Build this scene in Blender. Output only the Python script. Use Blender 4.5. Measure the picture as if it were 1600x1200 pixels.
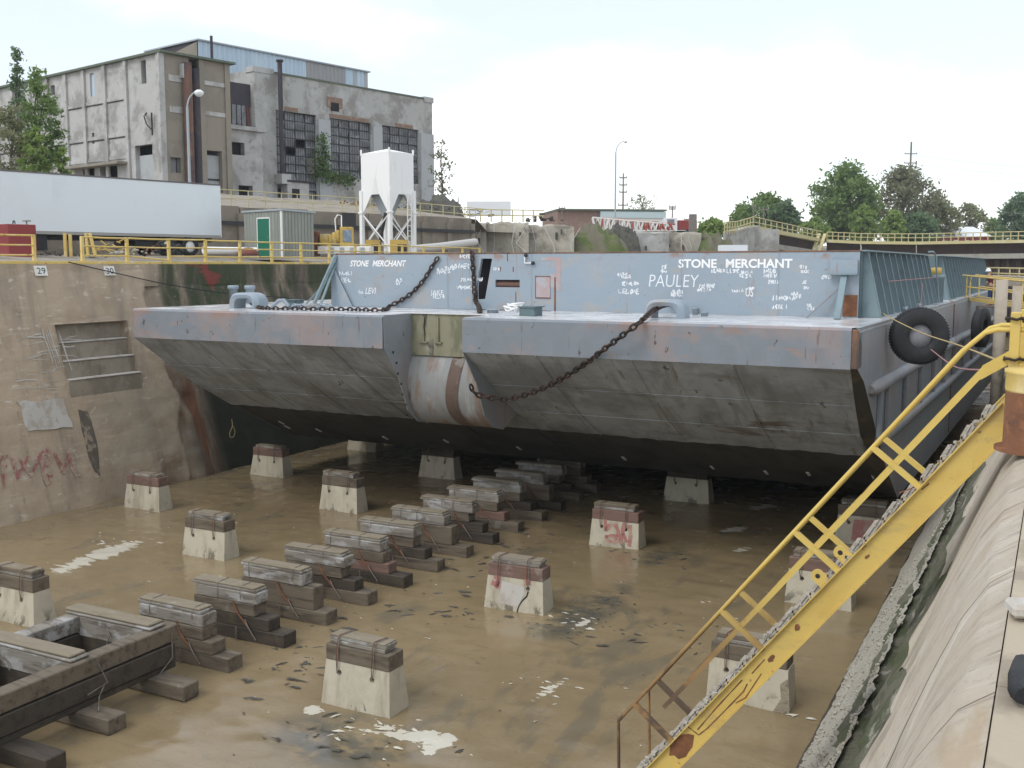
import bpy, bmesh, math, random
import numpy as np
from mathutils import Vector, Matrix, noise
random.seed(7)
rng = np.random.default_rng(11)
for o in list(bpy.data.objects): bpy.data.objects.remove(o)
SC = bpy.context.scene
COL = SC.collection
R = math.radians

# ------------------------------------------------------------------ camera
FPX, HOR, VPX = 1650., 414., 1660.
EYE = 8.0                                   # metres above the dock floor
PHI = math.atan((600-HOR)/FPX)
ALF = math.atan((VPX-800)*math.cos(PHI)/FPX)
cam = bpy.data.cameras.new('camera'); camo = bpy.data.objects.new('camera', cam); COL.objects.link(camo)
camo.location = (0, 0, EYE); camo.rotation_euler = (math.pi/2-PHI, 0, ALF)
cam.sensor_width = 36; cam.lens = 36*FPX/1600; cam.clip_start = .1; cam.clip_end = 6000
SC.camera = camo
SC.render.resolution_x, SC.render.resolution_y = 1024, 768

# ------------------------------------------------------------------ sky, sun, exposure
SUN_DIR = Vector((-.28, -.64, .78)).normalized()
w = bpy.data.worlds.new('World'); SC.world = w; w.use_nodes = True
nt = w.node_tree; nt.nodes.clear()
def wn(t, **k):
    n = nt.nodes.new(t)
    for a, b in k.items(): setattr(n, a, b)
    return n
sky = wn('ShaderNodeTexSky', sky_type='NISHITA', sun_disc=False, sun_elevation=math.asin(SUN_DIR.z),
         sun_rotation=math.atan2(SUN_DIR.x, SUN_DIR.y), air_density=1.0, dust_density=.6)
tc = wn('ShaderNodeTexCoord'); mp = wn('ShaderNodeMapping'); mp.inputs['Scale'].default_value = (1, 1, 2.2)
mp.inputs['Location'].default_value = (.8, 2.2, .5)
no = wn('ShaderNodeTexNoise'); no.inputs['Scale'].default_value = 1.9; no.inputs['Detail'].default_value = 6
no.inputs['Roughness'].default_value = .52; no.inputs['Distortion'].default_value = .4
mr = wn('ShaderNodeMapRange', interpolation_type='SMOOTHSTEP')
mr.inputs[1].default_value = .46; mr.inputs[2].default_value = .64; mr.inputs[3].default_value = .42; mr.inputs[4].default_value = 1.0
mx = wn('ShaderNodeMix', data_type='RGBA'); mx.inputs[7].default_value = (10.9, 11.1, 11.3, 1)
bg = wn('ShaderNodeBackground'); bg.inputs[1].default_value = .1
ou = wn('ShaderNodeOutputWorld')
for a, b in ((tc.outputs['Generated'], mp.inputs[0]), (mp.outputs[0], no.inputs[0]), (no.outputs[0], mr.inputs[0]),
             (mr.outputs[0], mx.inputs[0]), (sky.outputs[0], mx.inputs[6]), (mx.outputs[2], bg.inputs[0]), (bg.outputs[0], ou.inputs[0])):
    nt.links.new(a, b)
sl = bpy.data.lights.new('sun', 'SUN'); sl.energy = .9; sl.angle = R(24); sl.color = (1, .97, .92)
so = bpy.data.objects.new('sun', sl); COL.objects.link(so); so.rotation_euler = SUN_DIR.to_track_quat('Z', 'Y').to_euler()
vs = SC.view_settings; vs.view_transform = 'Standard'; vs.look = 'None'; vs.exposure = 0.58; vs.gamma = 1; vs.use_curve_mapping = False

# ------------------------------------------------------------------ measuring: photo point -> place in the yard
FW = np.array([-math.sin(ALF)*math.cos(PHI), math.cos(ALF)*math.cos(PHI), -math.sin(PHI)])
RT = np.array([math.cos(ALF), math.sin(ALF), 0]); UP = np.cross(RT, FW); E0 = np.array([0, 0, EYE])
def ray(x, y): return FW+RT*(x-800)/FPX+UP*(600-y)/FPX
def onZ(x, y, z): r = ray(x, y); return Vector(E0+r*((z-EYE)/r[2]))
def onY(x, y, Y): r = ray(x, y); return Vector(E0+r*(Y/r[1]))
def onX(x, y, X): r = ray(x, y); return Vector(E0+r*(X/r[0]))
def atD(x, y, d): return Vector(E0+ray(x, y)*d)
def onP(x, y, p, n):
    r = Vector(ray(x, y)); e = Vector(E0); return e+r*((Vector(p)-e).dot(n)/r.dot(n))

# ------------------------------------------------------------------ node materials
def col(c): return (c[0], c[1], c[2], 1)
MATS = {}
def mat(name, base, layers=(), rough=.85, spec=.3, metal=0, bump=.25, bscale=14., bdet=6, coord='obj', rvar=0, bdist=.02, emit=None):
    """base colour, then layers (colour, scale or (sx,sy,sz), lo, hi, amount[, masks]) laid over each other by noise"""
    m = bpy.data.materials.new(name); m.use_nodes = True; t = m.node_tree; t.nodes.clear(); L = t.links.new
    out = t.nodes.new('ShaderNodeOutputMaterial'); bs = t.nodes.new('ShaderNodeBsdfPrincipled'); L(bs.outputs[0], out.inputs[0])
    geo = t.nodes.new('ShaderNodeNewGeometry')
    if coord == 'world': pos = geo.outputs['Position']
    else:
        tcn = t.nodes.new('ShaderNodeTexCoord'); oi = t.nodes.new('ShaderNodeObjectInfo')
        mu = t.nodes.new('ShaderNodeMath'); mu.operation = 'MULTIPLY'; mu.inputs[1].default_value = 53.; L(oi.outputs['Random'], mu.inputs[0])
        ad = t.nodes.new('ShaderNodeVectorMath'); ad.operation = 'ADD'; L(tcn.outputs['Object'], ad.inputs[0]); L(mu.outputs[0], ad.inputs[1]); pos = ad.outputs[0]
    sep = t.nodes.new('ShaderNodeSeparateXYZ'); L(geo.outputs['Position'], sep.inputs[0])
    def nz(scale, det=5, dist=0., off=0., rgh=.55):
        mpn = t.nodes.new('ShaderNodeMapping'); s = scale if isinstance(scale, (tuple, list)) else (scale,)*3
        mpn.inputs['Scale'].default_value = s; mpn.inputs['Location'].default_value = (off, off*1.7, off*.6)
        n = t.nodes.new('ShaderNodeTexNoise'); n.inputs['Scale'].default_value = 1; n.inputs['Detail'].default_value = det
        n.inputs['Roughness'].default_value = rgh; n.inputs['Distortion'].default_value = dist
        L(pos, mpn.inputs[0]); L(mpn.outputs[0], n.inputs[0]); return n.outputs[0]
    def ramp(v, lo, hi, a, smooth=True):
        r_ = t.nodes.new('ShaderNodeMapRange'); r_.interpolation_type = 'SMOOTHSTEP' if smooth else 'LINEAR'
        r_.inputs[1].default_value = lo; r_.inputs[2].default_value = hi; r_.inputs[3].default_value = 0; r_.inputs[4].default_value = a
        L(v, r_.inputs[0]); return r_.outputs[0]
    def mul(a, b):
        k = t.nodes.new('ShaderNodeMath'); k.operation = 'MULTIPLY'; L(a, k.inputs[0]); L(b, k.inputs[1]); return k.outputs[0]
    cur = None
    for i, ly in enumerate(layers):
        c, scale, lo, hi, amt = ly[:5]
        raw = nz(scale, 6, .3, i*7.3+1, .62); mks = ly[5] if len(ly) > 5 else ()
        for mk in mks:
            if mk[0] == 'ellc':                     # crisp ragged patch: nearness to its centre is added to the noise before the cut
                _, cx, cy, a, b, ang = mk
                mm = t.nodes.new('ShaderNodeMapping'); mm.vector_type = 'TEXTURE'
                mm.inputs['Location'].default_value = (cx, cy, 0); mm.inputs['Rotation'].default_value = (0, 0, ang); mm.inputs['Scale'].default_value = (a, b, 1e6)
                L(geo.outputs['Position'], mm.inputs[0]); ln = t.nodes.new('ShaderNodeVectorMath'); ln.operation = 'LENGTH'; L(mm.outputs[0], ln.inputs[0])
                sm_ = t.nodes.new('ShaderNodeMath'); sm_.operation = 'ADD'; L(raw, sm_.inputs[0]); L(ramp(ln.outputs['Value'], 1.15, 0, .5), sm_.inputs[1]); raw = sm_.outputs[0]
        f = ramp(raw, lo, hi, amt)
        for mk in mks:
            if mk[0] == 'ellc': continue
            if mk[0] == 'ell':                      # ('ell', cx, cy, a, b, angle, softness noise): patch on the ground with ragged rim
                _, cx, cy, a, b, ang = mk
                mm = t.nodes.new('ShaderNodeMapping'); mm.vector_type = 'TEXTURE'
                mm.inputs['Location'].default_value = (cx, cy, 0); mm.inputs['Rotation'].default_value = (0, 0, ang); mm.inputs['Scale'].default_value = (a, b, 1e6)
                L(geo.outputs['Position'], mm.inputs[0]); ln = t.nodes.new('ShaderNodeVectorMath'); ln.operation = 'LENGTH'; L(mm.outputs[0], ln.inputs[0])
                f = mul(f, ramp(ln.outputs['Value'], 1.0, .35, 1))
            else:
                f = mul(f, ramp(sep.outputs['XYZ'.index(mk[0])], mk[1], mk[2], 1))
        mxn = t.nodes.new('ShaderNodeMix'); mxn.data_type = 'RGBA'; L(f, mxn.inputs[0])
        if cur is None: mxn.inputs[6].default_value = col(base)
        else: L(cur, mxn.inputs[6])
        mxn.inputs[7].default_value = col(c); cur = mxn.outputs[2]
    if cur is None: bs.inputs['Base Color'].default_value = col(base)
    else: L(cur, bs.inputs['Base Color'])
    bs.inputs['Roughness'].default_value = rough; bs.inputs['Metallic'].default_value = metal
    bs.inputs['Specular IOR Level'].default_value = spec
    if rvar:
        f = nz(.9, 4, .4, 3.3); r_ = t.nodes.new('ShaderNodeMapRange'); r_.inputs[1].default_value = .35; r_.inputs[2].default_value = .65
        r_.inputs[3].default_value = max(.03, rough-rvar); r_.inputs[4].default_value = min(1, rough+rvar); L(f, r_.inputs[0]); L(r_.outputs[0], bs.inputs['Roughness'])
    if bump:
        bn = t.nodes.new('ShaderNodeBump'); bn.inputs['Strength'].default_value = bump; bn.inputs['Distance'].default_value = bdist
        L(nz(bscale, bdet, 0, 9.1, .6), bn.inputs['Height']); L(bn.outputs[0], bs.inputs['Normal'])
    if emit: bs.inputs['Emission Color'].default_value = col(emit[0]); bs.inputs['Emission Strength'].default_value = emit[1]
    MATS[name] = m; return m

# ------------------------------------------------------------------ mesh builder
class MB:
    def __init__(s): s.v = []; s.f = []; s.sm = []
    def add(s, vs, fs, smooth=False):
        b = len(s.v); s.v += [tuple(p) for p in vs]; s.f += [tuple(b+i for i in f) for f in fs]; s.sm += [smooth]*len(fs); return s
    def box(s, c, d, rz=0, M=None):
        x, y, z = d[0]/2, d[1]/2, d[2]/2
        vs = [Vector(p) for p in ((-x,-y,-z),(x,-y,-z),(x,y,-z),(-x,y,-z),(-x,-y,z),(x,-y,z),(x,y,z),(-x,y,z))]
        m = M if M is not None else Matrix.Rotation(rz, 3, 'Z')
        return s.add([m @ p+Vector(c) for p in vs], [(3,2,1,0),(4,5,6,7),(0,1,5,4),(1,2,6,5),(2,3,7,6),(3,0,4,7)])
    def b2(s, lo, hi): return s.box([(a+b)/2 for a, b in zip(lo, hi)], [abs(b-a) for a, b in zip(lo, hi)])
    def beam(s, a, b, w, h, up=(0, 0, 1)):
        a, b = Vector(a), Vector(b); d = b-a; L = d.length; d.normalize(); u = Vector(up)
        x = d.cross(u)
        if x.length < 1e-4: x = d.cross(Vector((1, 0, 0)))
        x.normalize(); z = x.cross(d)
        M = Matrix((x, d, z)).transposed()
        return s.box((a+b)/2, (w, L, h), M=M)
    def tube(s, pts, r, n=8, cap=True, closed=False):
        pts = [Vector(p) for p in pts]; rs = r if isinstance(r, (list, tuple)) else [r]*len(pts)
        vs = []; prev = None; N = len(pts)
        for i, p in enumerate(pts):
            if closed: d = pts[(i+1) % N]-pts[i-1]
            else: d = pts[min(i+1, N-1)]-pts[max(i-1, 0)]
            d.normalize()
            if prev is None:
                u = Vector((0, 0, 1)) if abs(d.z) < .9 else Vector((1, 0, 0)); x = d.cross(u).normalized()
            else: x = (prev-d*prev.dot(d)).normalized()
            prev = x; y = d.cross(x)
            for k in range(n):
                a = 2*math.pi*k/n; vs.append(p+(x*math.cos(a)+y*math.sin(a))*rs[i])
        fs = []
        for i in range(N if closed else N-1):
            j = (i+1) % N
            for k in range(n): fs.append((i*n+k, i*n+(k+1) % n, j*n+(k+1) % n, j*n+k))
        s.add(vs, fs, True)
        if cap and not closed:
            s.add(vs[:n], [tuple(range(n))[::-1]]); s.add(vs[-n:], [tuple(range(n))])
        return s
    def prism(s, poly, ax, lo, hi):
        """poly in the two remaining axes, extruded along axis ax (0,1,2) from lo to hi"""
        def mk(p, t):
            q = list(p); q.insert(ax, t); return q
        n = len(poly); vs = [mk(p, lo) for p in poly]+[mk(p, hi) for p in poly]
        return s.add(vs, [tuple(range(n))[::-1], tuple(range(n, 2*n))]+[(i, (i+1) % n, n+(i+1) % n, n+i) for i in range(n)])
    def lathe(s, prof, c=(0, 0, 0), n=24, M=None):
        vs = []; m = M if M is not None else Matrix.Identity(3)
        for r_, z in prof:
            for k in range(n):
                a = 2*math.pi*k/n; vs.append(m @ Vector((r_*math.cos(a), r_*math.sin(a), z))+Vector(c))
        fs = []
        for i in range(len(prof)-1):
            for k in range(n): fs.append((i*n+k, i*n+(k+1) % n, (i+1)*n+(k+1) % n, (i+1)*n+k))
        return s.add(vs, fs, True)
    def build(s, name, m, parent=None, fix=True, bevel=0, loc=None):
        me = bpy.data.meshes.new(name); me.from_pydata([tuple(p) for p in s.v], [], s.f)
        if any(s.sm): me.polygons.foreach_set('use_smooth', s.sm)
        if fix or bevel:
            bm = bmesh.new(); bm.from_mesh(me)
            if bevel:
                bmesh.ops.remove_doubles(bm, verts=bm.verts, dist=1e-5)
                bmesh.ops.bevel(bm, geom=[e for e in bm.edges if e.is_manifold and e.calc_face_angle(0) > .5], offset=bevel, segments=1, affect='EDGES', clamp_overlap=True)
            bmesh.ops.recalc_face_normals(bm, faces=bm.faces); bm.to_mesh(me); bm.free()
        if isinstance(m, str): m = MATS[m]
        me.materials.append(m); o = bpy.data.objects.new(name, me); COL.objects.link(o)
        if parent is not None: o.parent = parent
        if loc is not None: o.location = loc
        return o
def tag(o, label=None, cat=None, group=None, kind=None):
    if label: o['label'] = label
    if cat: o['category'] = cat
    if group: o['group'] = group
    if kind: o['kind'] = kind
    return o
def thing(name, label, cat, loc=(0, 0, 0), rz=0, group=None):
    o = bpy.data.objects.new(name, None); o.empty_display_size = .2; COL.objects.link(o); o.location = loc; o.rotation_euler = (0, 0, rz)
    return tag(o, label, cat, group)
def copy_tree(o, parent=None):
    kids = list(o.children); c = o.copy(); COL.objects.link(c)
    if parent is not None: c.parent = parent
    for ch in kids: copy_tree(ch, c)
    return c
def nmesh(name, V, F, m, parent=None, smooth=False):
    """numpy quads"""
    me = bpy.data.meshes.new(name); V = np.asarray(V, np.float32); F = np.asarray(F, np.int32); k = F.shape[1]
    me.vertices.add(len(V)); me.vertices.foreach_set('co', V.ravel()); me.loops.add(F.size); me.loops.foreach_set('vertex_index', F.ravel())
    me.polygons.add(len(F)); me.polygons.foreach_set('loop_start', np.arange(0, F.size, k, dtype=np.int32)); me.polygons.foreach_set('loop_total', np.full(len(F), k, np.int32))
    if smooth: me.polygons.foreach_set('use_smooth', np.ones(len(F), bool))
    me.update(calc_edges=True); me.validate()
    if isinstance(m, str): m = MATS[m]
    me.materials.append(m); o = bpy.data.objects.new(name, me); COL.objects.link(o)
    if parent is not None: o.parent = parent
    return o
def gridmesh(name, us, vs_, fn, m, parent=None, skip=None, smooth=True):
    V = [fn(u, v) for v in vs_ for u in us]; nu = len(us)
    F = [(j*nu+i, j*nu+i+1, (j+1)*nu+i+1, (j+1)*nu+i) for j in range(len(vs_)-1) for i in range(nu-1)
         if not (skip and skip((us[i]+us[i+1])/2, (vs_[j]+vs_[j+1])/2))]
    return nmesh(name, V, F, m, parent, smooth)
def fbm(x, y, z=0, o=4): return noise.fractal(Vector((x, y, z)), .9, 2.1, o)
def text_mesh(name, body, size, m, M, parent=None, shear=0, offset=0, spacing=1., extr=.0):
    cu = bpy.data.curves.new(name, 'FONT'); cu.body = body; cu.size = size; cu.shear = shear; cu.offset = offset; cu.space_character = spacing; cu.extrude = extr; cu.resolution_u = 3
    o = bpy.data.objects.new(name, cu); COL.objects.link(o); dg = bpy.context.evaluated_depsgraph_get(); dg.update()
    me = bpy.data.meshes.new_from_object(o.evaluated_get(dg)); bpy.data.objects.remove(o); bpy.data.curves.remove(cu)
    me.name = name; me.materials.clear(); me.materials.append(MATS[m] if isinstance(m, str) else m)
    xs = [v.co.x for v in me.vertices]; wdt = max(xs)-min(xs); x0 = min(xs)
    me.transform(Matrix.Translation((-x0, 0, 0))); n = bpy.data.objects.new(name, me); COL.objects.link(n)
    if parent is not None: n.parent = parent
    n.matrix_local = M
    return n, wdt
def ribbon(mb, pts, wd, f):
    """stroke of width wd along 2-D pts, laid on a surface by f(a,b)"""
    L, Rr = [], []
    for i, p in enumerate(pts):
        a = pts[max(i-1, 0)]; b = pts[min(i+1, len(pts)-1)]; dx, dy = b[0]-a[0], b[1]-a[1]; l = math.hypot(dx, dy) or 1
        k = wd/2*(.7+.6*random.random()); L.append(f(p[0]-dy/l*k, p[1]+dx/l*k)); Rr.append(f(p[0]+dy/l*k, p[1]-dx/l*k))
    n = len(pts); mb.add(L+Rr, [(i, i+1, n+i+1, n+i) for i in range(n-1)])
def facade(mb, Wd, z0, z1, ops, depth, f):
    """wall sheet s in 0..Wd, z0..z1 with openings (s0,s1,za,zb); f(s,z,d) maps to place; reveals of given depth"""
    xs = sorted({0, Wd} | {a for o in ops for a in o[:2]}); zs = sorted({z0, z1} | {a for o in ops for a in o[2:4]})
    for i in range(len(xs)-1):
        for j in range(len(zs)-1):
            cx, cz = (xs[i]+xs[i+1])/2, (zs[j]+zs[j+1])/2
            if any(o[0] < cx < o[1] and o[2] < cz < o[3] for o in ops): continue
            mb.add([f(xs[i], zs[j], 0), f(xs[i+1], zs[j], 0), f(xs[i+1], zs[j+1], 0), f(xs[i], zs[j+1], 0)], [(0, 1, 2, 3)])
    for a, b, c, d in ops:
        A = [f(a, c, 0), f(b, c, 0), f(b, d, 0), f(a, d, 0)]; B = [f(a, c, depth), f(b, c, depth), f(b, d, depth), f(a, d, depth)]
        mb.add(A+B, [(i, (i+1) % 4, 4+(i+1) % 4, 4+i) for i in range(4)])
ORD = ['first', 'second', 'third', 'fourth', 'fifth', 'sixth', 'seventh', 'eighth', 'ninth', 'tenth', 'eleventh', 'twelfth', 'thirteenth', 'fourteenth']
# ------------------------------------------------------------------ materials
G1 = (.34, .31, .26)
mat('concrete_old', (.235, .19, .14), [((.13, .10, .07), .5, .45, .7, .6), ((.33, .27, .20), (.35, 1.2, 6), .5, .72, .4), ((.15, .12, .09), (.6, .9, .12), .5, .7, .5),
     ((.36, .31, .25), 3.5, .60, .75, .4)], rough=.9, bump=.5, bscale=5, bdist=.05, coord='world')
mat('concrete_right', (.43, .375, .30), [((.33, .285, .22), (.7, 2.6, .7), .45, .68, .8), ((.52, .48, .42), (.8, 1.6, .8), .52, .72, .7), ((.24, .21, .165), (.7, 5, .7), .57, .68, .8), ((.30, .265, .21), 22, .56, .66, .55), ((.17, .15, .12), (1.5, 9, 1.5), .64, .70, .7), ((.56, .53, .47), (1, 7, 1), .60, .68, .6), ((.20, .19, .14), (1.2, 1.2, 1.2), .50, .66, .7, [('Z', 5.6, 4.8)]), ((.36, .27, .17), (2, .7, 2), .56, .66, .6, [('Z', 6.0, 6.25)])], rough=.85, bump=.5, bscale=7, bdist=.03)
mat('moss_band', (.13, .125, .09), [((.07, .085, .04), 1.3, .45, .6, .9), ((.33, .31, .26), (3, 1.2, 3), .60, .66, .8), ((.05, .05, .04), 5, .58, .66, .7)], rough=.95, bump=1, bscale=8, bdist=.08, coord='world')
mat('rubble_grey', (.38, .355, .295), [((.20, .19, .15), 1.1, .55, .68, .5), ((.45, .43, .36), 9, .5, .7, .7), ((.12, .11, .09), 14, .58, .7, .6)], rough=.95, bump=.9, bscale=12, bdist=.06, coord='world')
mat('quay_top', (.42, .36, .27), [((.25, .21, .16), 1.3, .5, .6, .7), ((.5, .44, .34), 3, .55, .7, .5)], rough=.8, bump=.3, coord='world')
mat('dark_seam', (.04, .037, .033), rough=.95, bump=0)
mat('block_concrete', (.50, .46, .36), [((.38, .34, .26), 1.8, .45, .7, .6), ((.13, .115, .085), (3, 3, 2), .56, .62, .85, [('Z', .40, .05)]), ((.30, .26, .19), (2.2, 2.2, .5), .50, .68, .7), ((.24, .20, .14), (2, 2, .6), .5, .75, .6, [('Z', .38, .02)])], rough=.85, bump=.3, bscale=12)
mat('block_rough', (.30, .26, .19), [((.15, .13, .1), 8, .5, .65, .7)], rough=.95, bump=1, bscale=9, bdist=.06)
mat('red_paint_faded', (.38, .17, .15), [((.42, .33, .26), 4, .45, .65, .7)], rough=.85)
mat('wood_wet', (.15, .122, .088), [((.06, .048, .036), (.8, 6, 6), .45, .65, .8), ((.22, .195, .16), (1.2, 9, 9), .55, .72, .5), ((.30, .29, .27), 2.2, .62, .75, .45)], rough=.75, bump=.6, bscale=(3, 22, 22), spec=.4)
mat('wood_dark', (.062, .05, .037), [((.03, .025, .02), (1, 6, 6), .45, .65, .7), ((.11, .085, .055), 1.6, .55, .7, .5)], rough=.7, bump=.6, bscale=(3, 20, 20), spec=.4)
mat('wood_pale', (.245, .225, .19), [((.12, .10, .08), (1, 7, 7), .46, .62, .85), ((.43, .43, .42), (1.5, 3, 3), .50, .62, .7), ((.30, .17, .14), 1.4, .62, .74, .6)], rough=.8, bump=.5, bscale=(3, 24, 24))
mat('wood_top', (.235, .20, .145), [((.17, .14, .09), (1, 5, 5), .45, .65, .6), ((.36, .33, .26), 5, .55, .75, .5)], rough=.8, bump=.4, bscale=(2, 20, 20))
mat('wood_reddish', (.20, .125, .10), [((.13, .09, .07), (1, 6, 6), .4, .65, .7), ((.34, .30, .26), 2.5, .55, .7, .7)], rough=.85, bump=.5, bscale=(3, 20, 20))
mat('rusty_iron', (.17, .075, .038), [((.30, .13, .06), 6, .45, .7, .7), ((.07, .04, .03), 3, .5, .7, .7)], rough=.85, bump=.5, bscale=25)
mat('grey_iron', (.22, .2, .18), [((.12, .08, .06), 8, .45, .65, .7)], rough=.6, bump=.3, metal=.3)
mat('yellow_stair', (.58, .42, .115), [((.22, .13, .05), (9, 9, 9), .67, .69, .85), ((.33, .25, .11), (14, 14, 14), .60, .68, .35), ((.40, .30, .12), (1.2, 1.2, 4), .52, .66, .6), ((.52, .35, .08), 1.6, .45, .7, .6), ((.25, .10, .03), 2.2, .655, .70, .85), ((.30, .21, .07), (6, 6, 1), .62, .75, .5)], rough=.5, bump=.15, bscale=30, spec=.4)
mat('yellow_worn', (.60, .44, .12), [((.52, .35, .08), 1.6, .45, .7, .6), ((.25, .10, .03), 3, .64, .70, .8), ((.26, .15, .07), 1.3, .25, .45, .95, [('Z', 4.8, 3.4)]), ((.085, .06, .045), 1.7, .40, .52, .9, [('Z', 4.4, 2.8)])], rough=.6, bump=.2, bscale=30)
mat('yellow_stair_rusty', (.36, .23, .07), [((.16, .085, .045), 1.1, .42, .56, .9), ((.10, .07, .05), 7, .5, .65, .6)], rough=.75, bump=.3, bscale=30)
mat('yellow_rail', (.62, .46, .15), [((.70, .60, .36), 1.5, .5, .7, .7), ((.28, .16, .07), 5, .60, .70, .8), ((.36, .32, .22), 2.4, .58, .72, .6)], rough=.7, bump=.2)
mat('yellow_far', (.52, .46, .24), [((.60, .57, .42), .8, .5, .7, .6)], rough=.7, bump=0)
mat('hull_blue', (.21, .235, .255), [((.265, .225, .21), .45, .42, .62, .7), ((.26, .28, .31), 1.1, .5, .7, .5), ((.15, .10, .08), (2.5, 2.5, .5), .66, .76, .6), ((.10, .09, .085), 9, .70, .76, .7), ((.17, .11, .08), (6, 6, .5), .62, .68, .6), ((.10, .07, .055), 4, .67, .685, .85)], rough=.5, bump=.6, bscale=1.4, bdet=3, bdist=.06, spec=.4)
mat('headlog_paint', (.195, .22, .245), [((.29, .235, .225), .33, .46, .58, .8), ((.30, .215, .185), (1.1, 1.1, 2.5), .58, .66, .55), ((.30, .19, .15), (.5, .5, .5), .52, .62, .7, [('Z', 6.25, 6.5)]), ((.13, .085, .07), (7, 7, .7), .62, .66, .6), ((.085, .06, .05), (4, 4, 3), .665, .68, .9), ((.25, .25, .27), 1.6, .5, .7, .6), ((.12, .075, .06), (5, 5, 1.6), .68, .75, .7), ((.06, .05, .045), 7, .715, .76, .8)], rough=.6, bump=.3, bscale=4, spec=.35, coord='world')
mat('rake_plate', (.34, .36, .375), [((.22, .215, .20), (2.2, .5, .5), .50, .64, .7), ((.44, .455, .47), (3, .35, .35), .56, .66, .5), ((.08, .06, .045), (3, 2, 2), .665, .68, .85), ((.15, .10, .07), (5, .5, .5), .64, .68, .6), ((.165, .165, .155), (.5, .5, .5), .42, .66, .7), ((.33, .33, .325), (.35, 1, 1), .52, .75, .6), ((.10, .07, .04), (.35, .9, 1.5), .56, .68, .85, [('X', -11, -6.5), ('Z', 4.9, 3.7)]), ((.11, .08, .05), (.35, 1.2, 1.2), .67, .75, .6), ((.15, .135, .11), (.3, .12, 3), .55, .7, .6)], rough=.75, bump=.3, bscale=2.5, spec=.3, coord='world')
mat('rake_stain', (.055, .047, .035), [((.12, .085, .045), 1.2, .48, .66, .8), ((.17, .17, .15), 2.2, .62, .75, .4)], rough=.8, bump=.5, bscale=6)
mat('bottom_plate', (.06, .06, .052), [((.035, .033, .028), .6, .45, .65, .8)], rough=.8)
mat('coaming_paint', (.27, .325, .375), [((.35, .33, .30), (.7, .7, 1.2), .55, .66, .7), ((.30, .20, .15), (6, 6, .5), .64, .68, .5), ((.27, .17, .12), (1, 1, 2), .58, .66, .8, [('Z', 8.05, 8.3)]), ((.12, .09, .075), 6, .69, .70, .8), ((.30, .335, .37), .5, .45, .7, .6), ((.29, .255, .215), .8, .60, .72, .5), ((.29, .20, .14), (1.3, 1, .6), .69, .77, .5), ((.42, .40, .36), (1, 1, .5), .62, .75, .4)], rough=.5, bump=.6, bscale=1.3, bdet=3, bdist=.06, spec=.35)
mat('coaming_red', (.40, .29, .28), [((.36, .38, .41), 1.3, .45, .6, .8)], rough=.7)
mat('coaming_side', (.115, .165, .175), [((.07, .10, .11), 1.2, .45, .65, .6), ((.2, .25, .27), 2.6, .6, .75, .5)], rough=.6, bump=.15)
mat('stiffener', (.20, .27, .295), [((.13, .17, .185), 1.5, .5, .7, .6), ((.2, .13, .09), 4, .66, .74, .6)], rough=.6, bump=.1)
mat('deck_steel', (.66, .66, .67), [((.42, .42, .43), .8, .52, .68, .5), ((.36, .25, .19), .6, .62, .72, .5), ((.75, .75, .75), 2, .5, .7, .6)], rough=.22, bump=.06, spec=.8, rvar=.1)
mat('notch_plate', (.26, .25, .17), [((.15, .15, .10), (2, 2, .8), .45, .62, .8), ((.07, .06, .05), (2.2, 2.2, .8), .58, .66, .85), ((.38, .38, .33), 1.4, .58, .75, .6)], rough=.8, bump=.4, bscale=5)
mat('stem_metal', (.25, .255, .25), [((.22, .15, .11), (1.6, .5, .5), .46, .58, .9), ((.11, .075, .055), (1.1, .25, .25), .60, .66, .8), ((.42, .41, .385), (2.5, .8, .8), .55, .7, .6)], rough=.6, bump=.3, bscale=6)
mat('stem_stain', (.13, .09, .07), [((.08, .06, .05), (2, 1, 1), .42, .6, .8), ((.24, .215, .19), 2.5, .54, .64, .8)], rough=.7, bump=.4)
mat('rust_band', (.20, .115, .075), [((.10, .07, .055), (2, 1, 1), .42, .6, .8), ((.30, .27, .24), 3, .6, .72, .6)], rough=.8, bump=.4)
mat('white_paint', (.80, .80, .79), [((.62, .62, .60), (1.2, 1.2, .5), .55, .75, .5)], rough=.55, bump=.05)
mat('chalk_paint', (.72, .75, .78), [((.5, .55, .6), 6, .55, .7, .6)], rough=.8, bump=0)
mat('rubber', (.022, .023, .025), [((.045, .045, .045), 3, .5, .7, .7)], rough=.65, bump=.3, bscale=30)
mat('tyre_disc', (.24, .24, .255), [((.17, .17, .18), 3, .5, .7, .7)], rough=.7)
mat('chain_iron', (.05, .04, .035), [((.13, .06, .035), 5, .5, .66, .8)], rough=.7, bump=.3, metal=.4)
mat('zinc', (.55, .53, .48), rough=.6)
mat('rope_yellow', (.42, .33, .16), rough=.9)
mat('rope_pink', (.40, .22, .22), rough=.9)
mat('hose_teal', (.10, .34, .36), rough=.5)
mat('trailer_white', (.70, .75, .78), [((.63, .68, .71), .35, .5, .7, .6), ((.45, .5, .52), (1, 1, .3), .66, .76, .5)], rough=.35, bump=.03, spec=.5)
mat('trailer_trim', (.14, .125, .125), [((.23, .22, .21), 1, .5, .7, .6)], rough=.6)
mat('trailer_rail', (.33, .32, .30), rough=.6)
mat('black_iron', (.03, .03, .032), rough=.7)
mat('red_tank', (.25, .045, .045), [((.17, .035, .035), 1.2, .5, .7, .6)], rough=.5)
mat('silo_white', (.80, .80, .785), [((.62, .60, .55), (2.5, 2.5, .35), .56, .68, .6), ((.40, .30, .22), (5, 5, .6), .66, .71, .5)], rough=.5, bump=.1, bscale=2, bdist=.04)
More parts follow.
